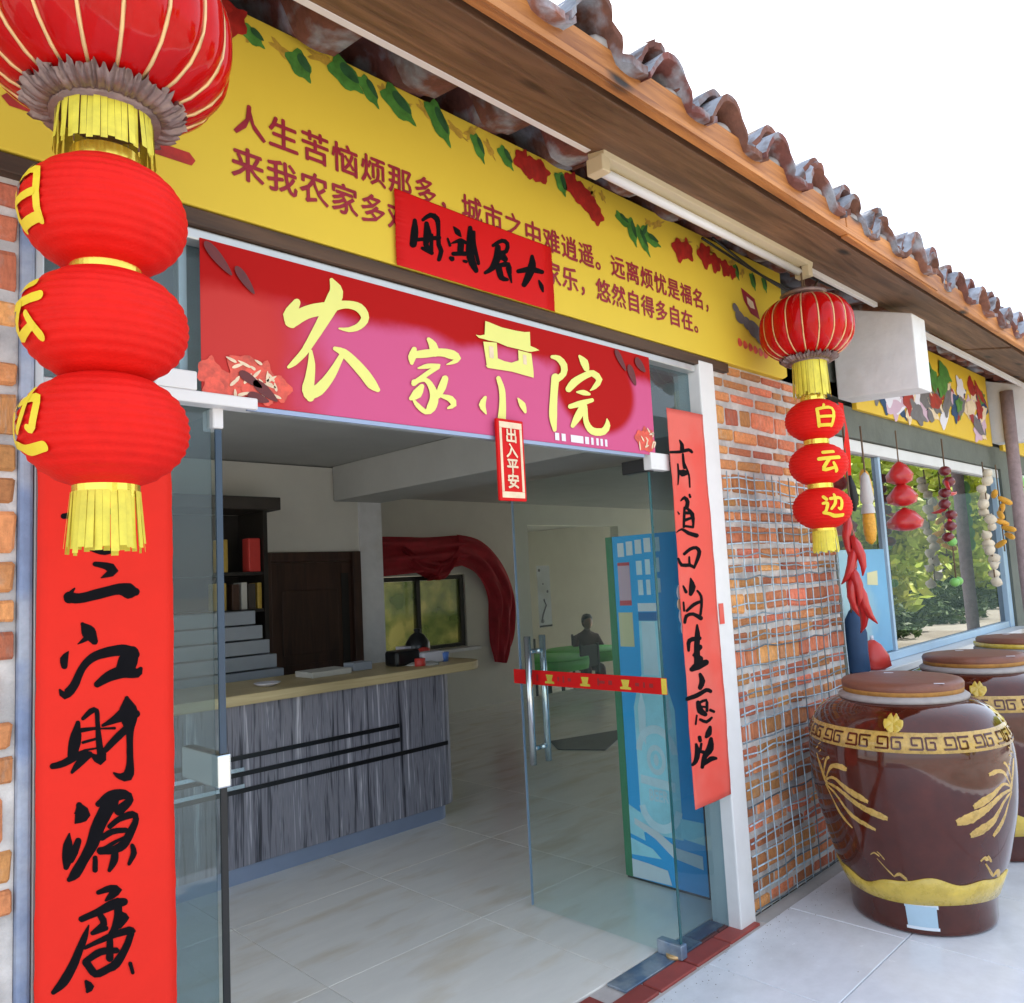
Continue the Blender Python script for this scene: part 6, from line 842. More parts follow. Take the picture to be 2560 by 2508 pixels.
def lantern_string(label, x, y, az, ztop, zs, zg):
    t = thing('lantern_string', label, 'lantern', (x, y, 0), 0, 'red lantern strings hanging under the eave')
    MB().tube([(0, 0, zg + .15), (0, 0, ztop)], .004, 6).build('hanging_cord', M['cord'], t)
    g = inst('lantern_globe', GLOBE, t, (0, 0, zg))
    for i in range(NP): inst('rib', RIBM, g, (0, 0, 0), (0, 0, 2 * math.pi * i / NP))
    inst('cap', CAP, t, (0, 0, zg + .146)); inst('foil_frill', FRILL, t, (0, 0, zg - .158)); inst('fringe', FR1, t, (0, 0, zg - .166), (0, 0, 0), (.95, .95, (zg - .166 - zs[0] - .106) / .105))
    MB().lathe([(.001, 0), (.088, 0), (.088, .012), (.001, .012)], 32).build('fringe_band', M['foil_grey'], t).location = (0, 0, zg - .166)
    for zz in (zs[0] + .102, (zs[0] + zs[1]) / 2, (zs[1] + zs[2]) / 2): inst('gold_ring', RING, t, (0, 0, zz))
    for zz, st_ in zip(zs, (BAI, YUN, BIAN)):
        p = inst('paper_lantern', PAPER, t, (0, 0, zz), (0, 0, rnd.uniform(0, 6)))
        a0 = az - p.rotation_euler[2]
        def place(u, v, off):
            z = (v - .5) * .098; a = a0 + (u - .5) * .095 / .128
            r_ = paper_r(z) + .0022 + off; return (r_ * math.cos(a), r_ * math.sin(a), z)
        MB().strokes([[(a, b, c * 1.2) for a, b, c in s_] for s_ in st_], place).build('lettering', M['yellow_letter'], p)
    inst('gold_ring', RING, t, (0, 0, zs[2] - .104), (0, 0, 0), (.92, .92, 1)); inst('fringe', FR2, t, (0, 0, zs[2] - .104))
# facing azimuth of the lettering
lantern_string('large lantern string on the left: glossy globe over three red paper lanterns, lettering turned left', .449, -.48, R(188), 2.90, (2.152, 1.960, 1.782), 2.497)
lantern_string('small far lantern string beside the white box beam, yellow characters facing the street', 3.575, -.30, R(-134), 2.96, (2.160, 1.953, 1.752), 2.597)

# ================================================================ wine jars
JP = [(.275, 0), (.290, .012), (.292, .06), (.300, .12), (.328, .19), (.352, .25), (.380, .36), (.402, .46), (.414, .56), (.418, .64), (.416, .71), (.404, .77), (.380, .82), (.345, .862), (.300, .89), (.262, .905)]
def jar_r(z):
    for (r0, z0), (r1, z1) in zip(JP, JP[1:]):
        if z0 <= z <= z1: return r0 + (r1 - r0) * (z - z0) / (z1 - z0)
    return JP[-1][0]
def smooth_prof(P, k=4):
    out = []
    for i in range(len(P) - 1):
        p = [Vector(P[max(i - 1, 0)]), Vector(P[i]), Vector(P[i + 1]), Vector(P[min(i + 2, len(P) - 1)])]
        for j in range(k):
            t = j / k; v = .5 * ((2 * p[1]) + (p[2] - p[0]) * t + (2 * p[0] - 5 * p[1] + 4 * p[2] - p[3]) * t * t + (3 * p[1] - p[0] - 3 * p[2] + p[3]) * t ** 3); out.append((v.x, v.y))
    return out + [P[-1]]
JPS = smooth_prof(JP)
JAR_ME = MB().lathe(JPS, 72, wob=lambda a, z: 1 + .004 * math.sin(3 * a + 5 * z)).mesh('jar_body', M['jar'])
def on_jar(a_deg, z, off): # point on the glaze; angle 0 faces the street corner the camera stands at
    a = R(a_deg); r = jar_r(z) + off; return (r * math.sin(a), -r * math.cos(a), z)
def band_relief(mb, zlo, zhi, off, n=96):
    vs = []
    for i in range(n):
        a = 360 * i / n
        for (z, o_) in ((zlo(a), -.004), (zlo(a) + .004, off), ((zlo(a) + zhi(a)) / 2, off + .001), (zhi(a) - .004, off), (zhi(a), -.004)): vs.append(on_jar(a, z, o_))
    return mb.add(vs, [(i * 5 + j, ((i + 1) % n) * 5 + j, ((i + 1) % n) * 5 + j + 1, i * 5 + j + 1) for i in range(n) for j in range(4)], True)
def leaf_strip(mb, pts, w0, off=.004):
    """raised tapering leaf through (angle, z) points"""
    P = [Vector((a, z, 0)) for a, z in pts]; n = len(P); S = []
    for i in range(n - 1):
        p0, p1, p2, p3 = P[max(i - 1, 0)], P[i], P[i + 1], P[min(i + 2, n - 1)]
        for k in range(5):
            t = k / 5; S.append(.5 * ((2 * p1) + (p2 - p0) * t + (2 * p0 - 5 * p1 + 4 * p2 - p3) * t * t + (3 * p1 - p0 - 3 * p2 + p3) * t ** 3))
    S.append(P[-1]); vs = []; m = len(S)
    for i, p in enumerate(S):
        d = S[min(i + 1, m - 1)] - S[max(i - 1, 0)]; dx = d.x * .0072; L = math.hypot(dx, d.y) or 1
        u = i / (m - 1); w_ = w0 * (.55 + 1.1 * u) * (1 - max(0, u - .8) * 3.2)
        na, nz = -d.y / L * w_ / .0072, dx / L * w_
        vs += [on_jar(p.x + na, p.y + nz, -.002), on_jar(p.x, p.y, off), on_jar(p.x - na, p.y - nz, -.002)]
    return mb.add(vs, [(3 * i + j, 3 * i + j + 1, 3 * i + j + 4, 3 * i + j + 3) for i in range(m - 1) for j in (0, 1)], True)
gb = MB(); band_relief(gb, lambda a: .735, lambda a: .815, .005); GOLD_BAND = gb.mesh('key_band', M['jar_gold'])
gk = MB()
def key_line(a0, z0, a1, z1, w_=.0045):
    if a0 == a1: q = [(a0 - w_ / .0072, z0), (a0 + w_ / .0072, z0), (a0 + w_ / .0072, z1), (a0 - w_ / .0072, z1)]
    else: q = [(a0, z0 - w_), (a1, z0 - w_), (a1, z0 + w_), (a0, z0 + w_)]
    gk.add([on_jar(a, z, .0085) for a, z in q] + [on_jar(a, z, .002) for a, z in q], [(0, 1, 2, 3), (0, 4, 5, 1), (1, 5, 6, 2), (2, 6, 7, 3), (3, 7, 4, 0)])
for i in range(20):
    a = 18 * i
    for seg in ((1, .754, 8, .754), (8, .754, 8, .796), (8, .796, 2.5, .796), (2.5, .796, 2.5, .770), (2.5, .770, 5.5, .770), (10, .796, 16.5, .796), (10, .754, 10, .796), (10, .754, 14.5, .754), (14.5, .754, 14.5, .780), (14.5, .780, 12, .780)): key_line(a + seg[0], seg[1], a + seg[2], seg[3], .0035)
KEY = gk.mesh('key_pattern', M['jar'])
wv = MB(); band_relief(wv, lambda a: .122 + .006 * math.sin(R(a * 3)), lambda a: .214 + .022 * math.sin(R(a * 2 + 40)) + .014 * math.sin(R(a * 5 + 100)) + .008 * math.sin(R(a * 11)), .006, 144); WAVE = wv.mesh('ground_band', M['jar_lemon'])
ORCHID = []
for base, sgn in ((-54, 1), (62, -1), (150, 1), (215, -1)):
    for (pts, w_) in (([(0, .58), (8, .60), (18, .565), (30, .53)], .011), ([(0, .57), (10, .56), (24, .51), (40, .475)], .012), ([(0, .56), (8, .53), (18, .46), (32, .42)], .011), ([(-1, .56), (3, .52), (9, .45), (16, .405)], .009), ([(0, .58), (6, .64), (12, .655), (19, .648)], .010), ([(-2, .58), (0, .63), (3, .67), (6, .682)], .008), ([(-8, .68), (-5, .64), (-2, .60), (1, .56)], .016)):
        ORCHID.append(leaf_strip(MB(), [(base + sgn * a, z) for a, z in pts], w_ * 1.75).mesh('orchid_leaf', M['jar_gold']))
    for a, z in ((-9, .70), (-6, .72), (-5, .69), (-2, .66)): ORCHID.append(leaf_strip(MB(), [(base + sgn * a, z), (base + sgn * (a + 3), z + .012)], .007).mesh('orchid_petal', M['jar_gold']))
fl = MB()
for a0 in (-7, 83, 173, 263):
    for k in range(6):
        an = k * 60; leaf_strip(fl, [(a0, .845), (a0 + 3.5 * math.cos(R(an)), .845 + .020 * math.sin(R(an))), (a0 + 6 * math.cos(R(an)), .843 + .032 * math.sin(R(an)))], .016, .007)
    leaf_strip(fl, [(a0 - 2, .825), (a0 - 3, .80), (a0 - 4, .785)], .006, .006)
FLOWER = fl.mesh('flower_relief', M['jar_lemon'])
sp = MB()
for a0 in (-25, 42, 160, 250):
    for (pts, w_) in (([(0, .30), (4, .27), (9, .235)], .006), ([(-4, .31), (-1, .322), (2, .31)], .007), ([(1, .33), (3, .318), (5, .30)], .006), ([(9, .235), (13, .25), (17, .225)], .014)): leaf_strip(sp, [(a0 + a, z) for a, z in pts], w_)
SPRIG = sp.mesh('sprig_relief', M['jar_gold'])
LID = MB().lathe([(.10, -.012), (.243, -.012), (.252, -.002), (.254, .014), (.246, .026), (.20, .032), (.001, .036)], 48).mesh('lid', M['jar_lid'])
BAND = MB().lathe([(.244, -.022), (.250, -.022), (.252, .004), (.246, .004)], 48).mesh('lid_band', M['jar_band'])
NECK = MB().lathe([(.268, .0), (.272, .012), (.252, .026), (.24, .03)], 48).mesh('neck_seal', M['jar_neck'])
def wine_jar(label, x, y, rz, lemon_rim=False, tag_a=None):
    t = thing('wine_jar', label, 'jar', (x, y, 0), rz, 'big brown wine jars along the wall')
    t.scale = (.97, .97, 1)
    b = inst('jar_body', JAR_ME, t)
    for nm, me in (('key_band', GOLD_BAND), ('key_pattern', KEY), ('ground_band', WAVE), ('flower_relief', FLOWER), ('sprig_relief', SPRIG)):
        o = inst(nm, me, b)
        if nm in ('key_pattern', 'sprig_relief', 'flower_relief'): o['kind'] = 'stuff'
    for me in ORCHID: inst(me.name.split('.')[0], me, b)
    inst('neck_seal', NECK, t, (0, 0, .903)); l = inst('lid', LID, t, (0, 0, .953), (rnd.uniform(-.015, .015), rnd.uniform(-.015, .015), 0)); inst('lid_band', BAND, l, (0, 0, 0))
    if lemon_rim: MB().lathe([(.262, -.028), (.268, -.026), (.268, -.004), (.262, -.002)], 40).build('yellow_rim', M['jar_lemon'], l)
    if tag_a is not None:
        m = MB(); vs = [on_jar(tag_a + 22 * i / 5 - 11 - .6 * j, .035 + .095 * j, .0025) for j in (0, 1) for i in range(6)]
        m.add(vs, [(i, i + 1, i + 7, i + 6) for i in range(5)], True); lb_ = m.build('label', M['label'], t)
        m = MB(); vs = [on_jar(tag_a + 24 * i / 5 - 12 - .4 * j, .112 + .024 * j, .0035) for j in (0, 1) for i in range(6)]; m.add(vs, [(i, i + 1, i + 7, i + 6) for i in range(5)], True); m.build('tape', M['label_tape'], lb_); m = MB()
        vs = [on_jar(tag_a + 24 * i / 5 - 12, .026 + .012 * j, .0035) for j in (0, 1) for i in range(6)]; m.add(vs, [(i, i + 1, i + 7, i + 6) for i in range(5)], True); m.build('tape', M['label_tape'], lb_)
    for a, r_ in ((2.0, .12), (-.9, .235)):
        MB().box(-.02, .02, -.008, .008, 0, .0015).build('paper_tab', M['plastic_white'], l).location = (r_ * math.cos(a), r_ * math.sin(a), .0335 if r_ < .2 else .029)
    return t
wine_jar('big brown glazed wine jar nearest the door with a paper label taped low', 3.72, -.52, R(-70), tag_a=-1)
wine_jar('second brown wine jar, half hidden behind the nearest one', 4.76, -.52, R(-66), tag_a=-10)
wine_jar('third brown wine jar with yellow rim under its lid, at the right edge', 5.80, -.50, R(-60), lemon_rim=True)

# ================================================================ hanging ornaments before the window
def hang(name, label, cat, x, y, z0, ztop):
    t = thing(name, label, cat, (x, y, 0), 0, 'strings of dried produce hanging before the window')
    MB().tube([(0, 0, z0), (.004, 0, (z0 + ztop) / 2), (0, 0, ztop)], .005, 6).build('cord', M['cord'], t); return t
hr_ = random.Random(21)
CHILI = MB().tube([(0, 0, 0), (.006, 0, -.05), (.012, .003, -.11), (.004, .004, -.17), (-.014, 0, -.215)], [.012, .026, .024, .016, .003], 8).mesh('chili', M['chili'])
CORN = MB().lathe([(.006, -.15), (.026, -.13), (.034, -.08), (.034, -.01), (.026, .05), (.01, .075)], 14, wob=lambda a, z: 1 + .05 * math.sin(7 * a) * math.sin(z * 260)).mesh('corn_cob', M['corn'])
GARL = MB().lathe([(.004, .05), (.012, .03), (.04, .0), (.046, -.022), (.03, -.045), (.004, -.05)], 12, wob=lambda a, z: 1 + .06 * math.cos(6 * a)).mesh('garlic_bulb', M['garlic'])
HUSK = MB().lathe([(.004, .12), (.016, .10), (.034, .05), (.037, .02)], 10, close=False, wob=lambda a, z: 1 + .2 * math.sin(5 * a)).mesh('husk', M['loofah'])
STEM = MB().tube([(0, 0, -.004), (.002, .002, .02), (.008, .0, .042)], [.006, .004, .003], 6).mesh('stem', M['bark'])
FRUIT = MB().ball((0, 0, 0), .032, .032, .03, 12, 8).mesh('fruit', M['green_fruit'])
DARK = MB().ball((0, 0, 0), .045, .04, .034, 12, 8).mesh('dark_pepper', M['chili_dark'])
t = thing('red_ribbon', 'red cloth ribbon hanging beside the far lantern string down to the sill', 'ribbon', (4.28, -.15, 0), 0, None)
def ribbon(mb, pts, w_):
    vs = []
    for i, (x_, y_, z_, tw) in enumerate(pts): vs += [(x_ - w_ * math.cos(tw), y_ - w_ * math.sin(tw), z_), (x_ + w_ * math.cos(tw), y_ + w_ * math.sin(tw), z_)]
    return mb.add(vs, [(2 * i, 2 * i + 1, 2 * i + 3, 2 * i + 2) for i in range(len(pts) - 1)], True)
ribbon(MB(), [(.01 * math.sin(i), .01 * math.cos(i * .8), 2.36 - .048 * i, .25 * math.sin(i * .7)) for i in range(10)], .032).build('upper_ribbon', M['lantern_red'], t)
MB().tube([(0, 0, 1.96), (.02, 0, 1.90), (.035, 0, 1.83), (.02, 0, 1.77)], [.010, .022, .026, .010], 8).build('dark_knot', M['black'], t)
for i, (dz, rx, m_) in enumerate(((1.80, .5, 'a'), (1.74, .9, 'a'), (1.70, .3, 'a'))): pass
t = hang('chili_string', 'string of long red chilies hanging in front of the brick wall corner', 'chilies', 4.25, -.15, 1.27, 2.3)
for i in range(9): inst('stem', STEM, inst('chili', CHILI, t, (hr_.uniform(-.02, .02), hr_.uniform(-.02, .02), 1.74 - .052 * i), (hr_.uniform(-.25, .25), hr_.uniform(-.25, .25), hr_.uniform(0, 6))))
t = hang('corn_bundle', 'pale gourd with an orange tip hanging by its cord at the window left', 'corn', 4.49, -.15, 1.72, 2.25)
inst('husk', HUSK, inst('corn_cob', CORN, t, (0, 0, 1.74))); inst('corn_cob', CORN, t, (.05, .02, 1.95), (.1, .3, 1), (.9, .9, .9))
MB().lathe([(.005, .12), (.022, .10), (.03, .03), (.038, -.03), (.02, -.07), (.004, -.08)], 12).build('gourd', M['loofah'], t).location = (.0, .0, 1.87)
t = thing('cloth_pendant', 'folded red paper pendant hanging mid window', 'pendant', (5.05, -.14, 0), 0, None)
for i, (zz, rr_) in enumerate(((2.02, .075), (1.89, .085), (1.74, .10))):
    MB().lathe([(.008, .07), (.5 * rr_, .045), (rr_, -.01), (.9 * rr_, -.05), (.35 * rr_, -.07), (.01, -.072)], 16, wob=lambda a, z: 1 + .13 * math.sin(5 * a + 30 * z)).build('cloth_knot', M['chili'], t).location = (.01 * i, 0, zz)
MB().tube([(0, 0, 2.0), (0, 0, 2.28)], .004, 6).build('cord', M['cord'], t)
t = hang('pepper_string', 'string of dark red peppers and green fruit hanging mid window', 'peppers', 5.86, -.15, 1.34, 2.3)
for i in range(7): inst('dark_pepper', DARK if i % 2 == 0 else DARK, t, (hr_.uniform(-.03, .03), hr_.uniform(-.02, .02), 2.08 - .075 * i))
for i in range(4): inst('chili', CHILI, t, (hr_.uniform(-.03, .03), .0, 2.02 - .09 * i), (0, hr_.uniform(.8, 1.6), hr_.uniform(0, 6)), (.6, .6, .6))
for dx, zz in ((-.03, 1.33), (.04, 1.335), (.0, 1.60)): inst('fruit', FRUIT, t, (dx, 0, zz))
t = hang('garlic_braid', 'long braid of cream garlic bulbs hanging at the right window frame', 'garlic', 6.75, -.15, 1.26, 2.2)
for i in range(15): inst('garlic_bulb', GARL, t, (hr_.uniform(-.05, .05), hr_.uniform(-.03, .03), 2.12 - .058 * i), (hr_.uniform(-.9, .9), hr_.uniform(-.9, .9), hr_.uniform(0, 6)), (hr_.uniform(.7, 1.0),) * 3)
t = hang('corn_bundle', 'string of orange corn cobs hanging past the window frame', 'corn', 7.10, -.15, 1.52, 2.2)
for i in range(8): inst('corn_cob', CORN, t, (hr_.uniform(-.05, .05), hr_.uniform(-.03, .03), 1.98 - .056 * i), (hr_.uniform(-1.2, 1.2), hr_.uniform(-1.2, 1.2), hr_.uniform(0, 6)), (.65, .65, hr_.uniform(.45, .62)))
t = thing('bark_post', 'pinkish bark covered post standing before the second window', 'post', (7.62, -.16, 0), 0, None)
MB().tube([(.0, 0, 0), (.01, 0, .7), (-.01, 0, 1.4), (.0, 0, 2.0), (.01, 0, 2.86)], [.055, .05, .052, .048, .05], 12).build('trunk', M['rope_post'], t)
t = hang('green_gourd_string', 'string of green gourds hanging at the far right before the second window', 'gourds', 7.75, -.15, 1.45, 2.25)
for i in range(6): inst('fruit', FRUIT, t, (hr_.uniform(-.03, .03), 0, 2.1 - .1 * i), (0, 0, 0), (1.5, 1.5, 2.0))

# ================================================================ reception
t = thing('reception_counter', 'curved reception counter with grey zebra wood front and pale wooden top', 'counter', (0, 0, 0))
def round_plan(x0, x1, y0, y1, r):
    p = [(x0, y0)]
    for k in range(9): a = -math.pi / 2 + math.pi / 2 * k / 8; p.append((x1 - r + r * math.cos(a), y0 + r + r * math.sin(a)))
    return p + [(x1, y1), (x0, y1)]
MB().extrude(round_plan(.9, 3.47, 2.215, 2.75, .14), 'z', .088, .915).build('front_panel', M['counter'], t)
MB().extrude(round_plan(.9, 3.40, 2.235, 2.72, .10), 'z', 0, .086).build('kick_plate', M['kick'], t)
MB().extrude(round_plan(.88, 3.70, 2.15, 2.80, .16), 'z', .917, .972).build('worktop', M['counter_top'], t, bevel=.006)
for zz in (.46, .545, .63): MB().extrude(round_plan(.9, 3.0 + .38 * (zz < .5), 2.209, 2.23, .012), 'z', zz, zz + .024).build('groove_strip', M['alu'] if False else M['plastic_black'], t)
for zz in (.487, .572): MB().box(.9, 1.98, 2.203, 2.212, zz, zz + .02).build('bright_strip', M['steel'], t)
def item(name, label, cat, mb, m, loc, bevel=.004):
    o = mb.build(name, M[m], None, bevel=bevel); o.location = loc; o['label'] = label; o['category'] = cat; return o
Zt = .9725
item('saucer', 'small white saucer on the counter by the glass door', 'saucer', MB().lathe([(.03, 0), (.06, .012), (.075, .022), (.07, .022), (.03, .006)], 20), 'plastic_white', (2.2, 2.36, Zt), 0)
item('paper_stack', 'stack of grey papers lying on the counter before the brown door', 'papers', MB().box(-.14, .14, -.10, .10, 0, .035), 'paper', (2.66, 2.52, Zt))
item('tray', 'grey tray on the counter just left of the pillar', 'tray', MB().box(-.07, .07, -.06, .06, 0, .05), 'grey_drawer', (2.93, 2.55, Zt))
item('black_bag', 'black leather case on the counter right of the pillar', 'case', MB().box(-.10, .10, -.07, .07, 0, .10), 'plastic_black', (3.22, 2.46, Zt), .02)
item('black_bowl', 'black shallow bowl on the counter under the kitchen hatch', 'bowl', MB().lathe([(.03, 0), (.06, .02), (.075, .05), (.068, .05), (.03, .01)], 20), 'plastic_black', (3.38, 2.52, Zt), 0)
t2 = thing('folded_towel', 'pale crumpled cloth on the counter by the black case', 'cloth', (3.32, 2.36, Zt)); MB().lathe([(.001, .022), (.07, .018), (.10, .008), (.11, 0), (.001, 0)], 18, wob=lambda a, z: 1 + .18 * math.sin(3 * a) + .08 * math.sin(7 * a)).build('cloth', M['paper'], t2)
item('plastic_basket', 'white plastic box standing on the counter end', 'box', MB().extrude([(-.055, 0), (.055, 0), (.065, .10), (-.065, .10)], 'y', -.05, .05), 'plastic_blue', (3.44, 2.70, Zt + .0))
bpy.data.objects['plastic_basket'].data.materials[0] = M['plastic_white']
item('tissue_box', 'pale lilac tissue box on the counter end', 'tissue box', MB().box(-.09, .09, -.05, .05, 0, .075), 'plastic_white', (3.40, 2.40, Zt), .012)
item('red_tin', 'red tin on the counter before the tissue box', 'tin', MB().lathe([(.035, 0), (.036, .004), (.036, .045), (.03, .05), (.001, .05)], 18), 'plastic_red', (3.24, 2.30, Zt), 0)
item('blue_cup', 'blue cup at the very end of the counter', 'cup', MB().lathe([(.028, 0), (.036, .06), (.033, .06), (.026, .006)], 18), 'plastic_blue', (3.50, 2.37, Zt), 0)
item('red_lid_jar', 'dark red jar behind the blue cup on the counter', 'jar', MB().lathe([(.04, 0), (.045, .03), (.04, .08), (.02, .09), (.001, .092)], 18), 'plastic_red', (3.48, 2.56, Zt), 0)
item('black_monitor', 'black round kettle behind the counter end', 'kettle', MB().lathe([(.06, 0), (.09, .05), (.085, .12), (.05, .17), (.02, .19), (.03, .21), (.001, .22)], 20), 'plastic_black', (3.52, 2.68, Zt + .0), 0).name = 'kettle'

t = thing('display_cabinet', 'black brown display cabinet with cornice behind the counter', 'cabinet', (0, 0, 0))
MB().box(.9, 2.66, 3.575, 3.595, .9, 2.06).build('back_panel', M['cabinet'], t)
MB().box(2.63, 2.66, 3.2, 3.574, .9, 2.06).build('side_panel', M['cabinet'], t)
MB().box(.9, .93, 3.2, 3.574, .9, 2.06).build('side_panel', M['cabinet'], t)
for zz in (.9, 1.37, 1.62): MB().box(.931, 2.629, 3.21, 3.574, zz, zz + .022).build('shelf', M['cabinet'], t)
MB().box(.88, 2.74, 3.15, 3.58, 2.062, 2.15).build('cornice', M['cab_top'], t, bevel=.006)
for label, nm, cat, xx, hh, ww, m_ in (('amber gold bottle box on the upper cabinet shelf', 'bottle_box', 'box', 2.36, .22, .06, 'gold_bottle'), ('orange red gift box on the upper cabinet shelf', 'gift_box', 'box', 2.58, .23, .085, 'plastic_red')):
    item(nm, label, cat, MB().box(-ww / 2, ww / 2, -.05, .05, 0, hh), m_, (xx, 3.28, 1.643), .006)
bkg = 'bottles and books on the lower cabinet shelf'
for i, (xx, ww, hh, m_) in enumerate(((2.33, .07, .18, 'gold_bottle'), (2.43, .05, .17, 'dark_wood'), (2.49, .04, .18, 'paper'), (2.545, .05, .17, 'cab_top'), (2.60, .03, .175, 'gold_bottle'))):
    o = item('book', ('yellow book at the left of the lower cabinet shelf', 'dark walnut brown book next to the yellow book', 'grey spined book mid lower shelf', 'black brown book right of the grey spine', 'thin gold spined book at the shelf end')[i], 'book', MB().box(-ww / 2, ww / 2, -.06, .06, 0, hh), m_, (xx, 3.27, 1.393), .003); o['group'] = bkg
t = thing('drawer_unit', 'grey stack of stepped drawers under the dark display cabinet', 'drawers', (2.33, 3.0, 0))
for i in range(5): MB().box(-.9, .13 + .04 * (4 - i), -.03 * (4 - i) * .5, .19, .92 + .095 * i, .92 + .095 * i + .085).build('drawer', M['grey_drawer'], t, bevel=.004)
MB().box(-.9, .13, 0, .19, 0, .918).build('base_cabinet', M['cabinet'], t)

t = thing('brown_door', 'dark brown panelled wooden door behind the counter', 'door', (3.24, 3.59, 0))
MB().box(-.42, -.365, -.03, .008, 0, 1.79).build('frame', M['dark_wood'], t, bevel=.004)
MB().box(.33, .405, -.05, .008, 0, 1.79).build('frame', M['dark_wood'], t, bevel=.004)
MB().box(-.364, .329, -.03, .008, 1.715, 1.79).build('frame', M['dark_wood'], t, bevel=.004)
MB().box(-.363, .328, -.014, .006, 0.005, 1.713).build('leaf', M['dark_wood'], t)
for z0, z1 in ((.1, .95), (1.02, 1.50)): MB().box(-.28, .2, -.022, -.0145, z0, z1).build('panel', M['dark_wood'], t, bevel=.006)
MB().box(.235, .30, -.020, -.0145, .1, 1.62).build('dark_stile', M['cabinet'], t)

# kitchen hatch with drape
t = thing('kitchen_window', 'kitchen hatch window glowing yellow green behind the counter', 'window', (0, 0, 0))
for a, b in ((4.21, 4.26), (5.60, 5.66), (6.25, 6.31)): MB().box(a, b, 5.37, 5.44, .75, 1.59).build('frame', M['black_wood'], t, bevel=.004)
for a, b in ((4.262, 5.598), (5.662, 6.248)):
    MB().box(a, b, 5.37, 5.44, .75, .79).build('rail', M['black_wood'], t); MB().box(a, b, 5.37, 5.44, 1.54, 1.59).build('rail', M['black_wood'], t)
    MB().box(a, b, 5.40, 5.406, .792, 1.538).build('pane', M['glass_in'], t)
MB().box(4.2, 6.42, 5.22, 5.35, .70, .738).build('ledge', M['plaster_white'], t, bevel=.004)
for i, (xx, hh) in enumerate(((5.05, .35), (5.28, .62))):
    pass
t = thing('red_drape', 'dark red swag drape hung round the kitchen hatch and trailing down its right side', 'drape', (0, 0, 0))
def cloth_path(mb, pts, n=18, seed=1):
    """cloth sleeve through (x, z, width) points in front of the wall, with folds"""
    q = random.Random(seed); vs = []; P = []
    for i in range(len(pts) - 1):
        a_, b_, c_, d_ = (Vector(pts[max(i - 1, 0)]), Vector(pts[i]), Vector(pts[i + 1]), Vector(pts[min(i + 2, len(pts) - 1)]))
        for k in range(8): s_ = k / 8; P.append(list(.5 * ((2 * b_) + (c_ - a_) * s_ + (2 * a_ - 5 * b_ + 4 * c_ - d_) * s_ * s_ + (3 * b_ - a_ - 3 * c_ + d_) * s_ ** 3)))
    P.append(list(pts[-1])); m_ = len(P)
    for i, (x_, z_, w_) in enumerate(P):
        a = P[max(i - 1, 0)]; b = P[min(i + 1, m_ - 1)]; dx, dz = b[0] - a[0], b[1] - a[1]; L = math.hypot(dx, dz) or 1; nx_, nz_ = -dz / L, dx / L
        for k in range(n + 1):
            u = k / n * 2 - 1; vs.append((x_ + nx_ * u * w_ / 2, 5.31 - .06 * (1 - u * u) - .032 * math.sin(u * 8 + i * .13 + seed) - .018 * math.sin(u * 15 - i * .21), z_ + nz_ * u * w_ / 2))
    return mb.add(vs, [(i * (n + 1) + k, i * (n + 1) + k + 1, (i + 1) * (n + 1) + k + 1, (i + 1) * (n + 1) + k) for i in range(m_ - 1) for k in range(n)], True)
cloth_path(MB(), [(4.2, 1.80, .46), (5.0, 1.82, .44), (5.7, 1.84, .40), (6.3, 1.88, .36)]).build('valance', M['red_cloth'], t)
cloth_path(MB(), [(6.15, 1.90, .34), (6.5, 1.80, .42), (6.76, 1.56, .46), (6.88, 1.28, .42), (6.86, .98, .38), (6.82, .72, .34), (6.78, .50, .16)], seed=2).build('tail', M['red_cloth'], t)
cloth_path(MB(), [(5.35, 1.90, .10), (5.62, 1.72, .24), (5.95, 1.68, .26), (6.15, 1.86, .10)], seed=3).build('swag', M['red_cloth'], t)
cloth_path(MB(), [(5.9, 1.74, .12), (5.82, 1.62, .14), (5.7, 1.55, .04)], seed=4).build('swag_end', M['red_cloth'], t)

# scroll, exit sign, plate on the far wall of the dining room
t = thing('hanging_scroll', 'white hanging scroll with a dark painted branch beside the dining room opening', 'scroll', (0, 0, 0))
MB().box(7.56, 7.80, 5.333, 5.345, .86, 1.66).build('paper', M['plaster_white'], t)
br = MB()
br.tube([(7.60, 5.331, .92), (7.63, 5.331, 1.02), (7.70, 5.331, 1.14), (7.66, 5.331, 1.22)], .012, 5)
for cx, cz, s_ in ((7.60, 1.60, .02), (7.74, 1.32, .02), (7.66, 1.42, .012), (7.62, .94, .03)): br.ball((cx, 5.331, cz), s_, .004, s_, 8, 5)
br.build('branch_print', M['grey_print'], t)
MB().box(7.56, 7.80, 5.331, 5.333, .86, .885).build('lower_rod', M['black_wood'], t)
t = thing('green_sign', 'small dark green sign on the dining room end wall', 'sign', (11.995, 7.3, 1.08)); MB().box(-.02, .0, -.24, .24, -.12, .12).build('plate', M['leaf_dark_print'], t)

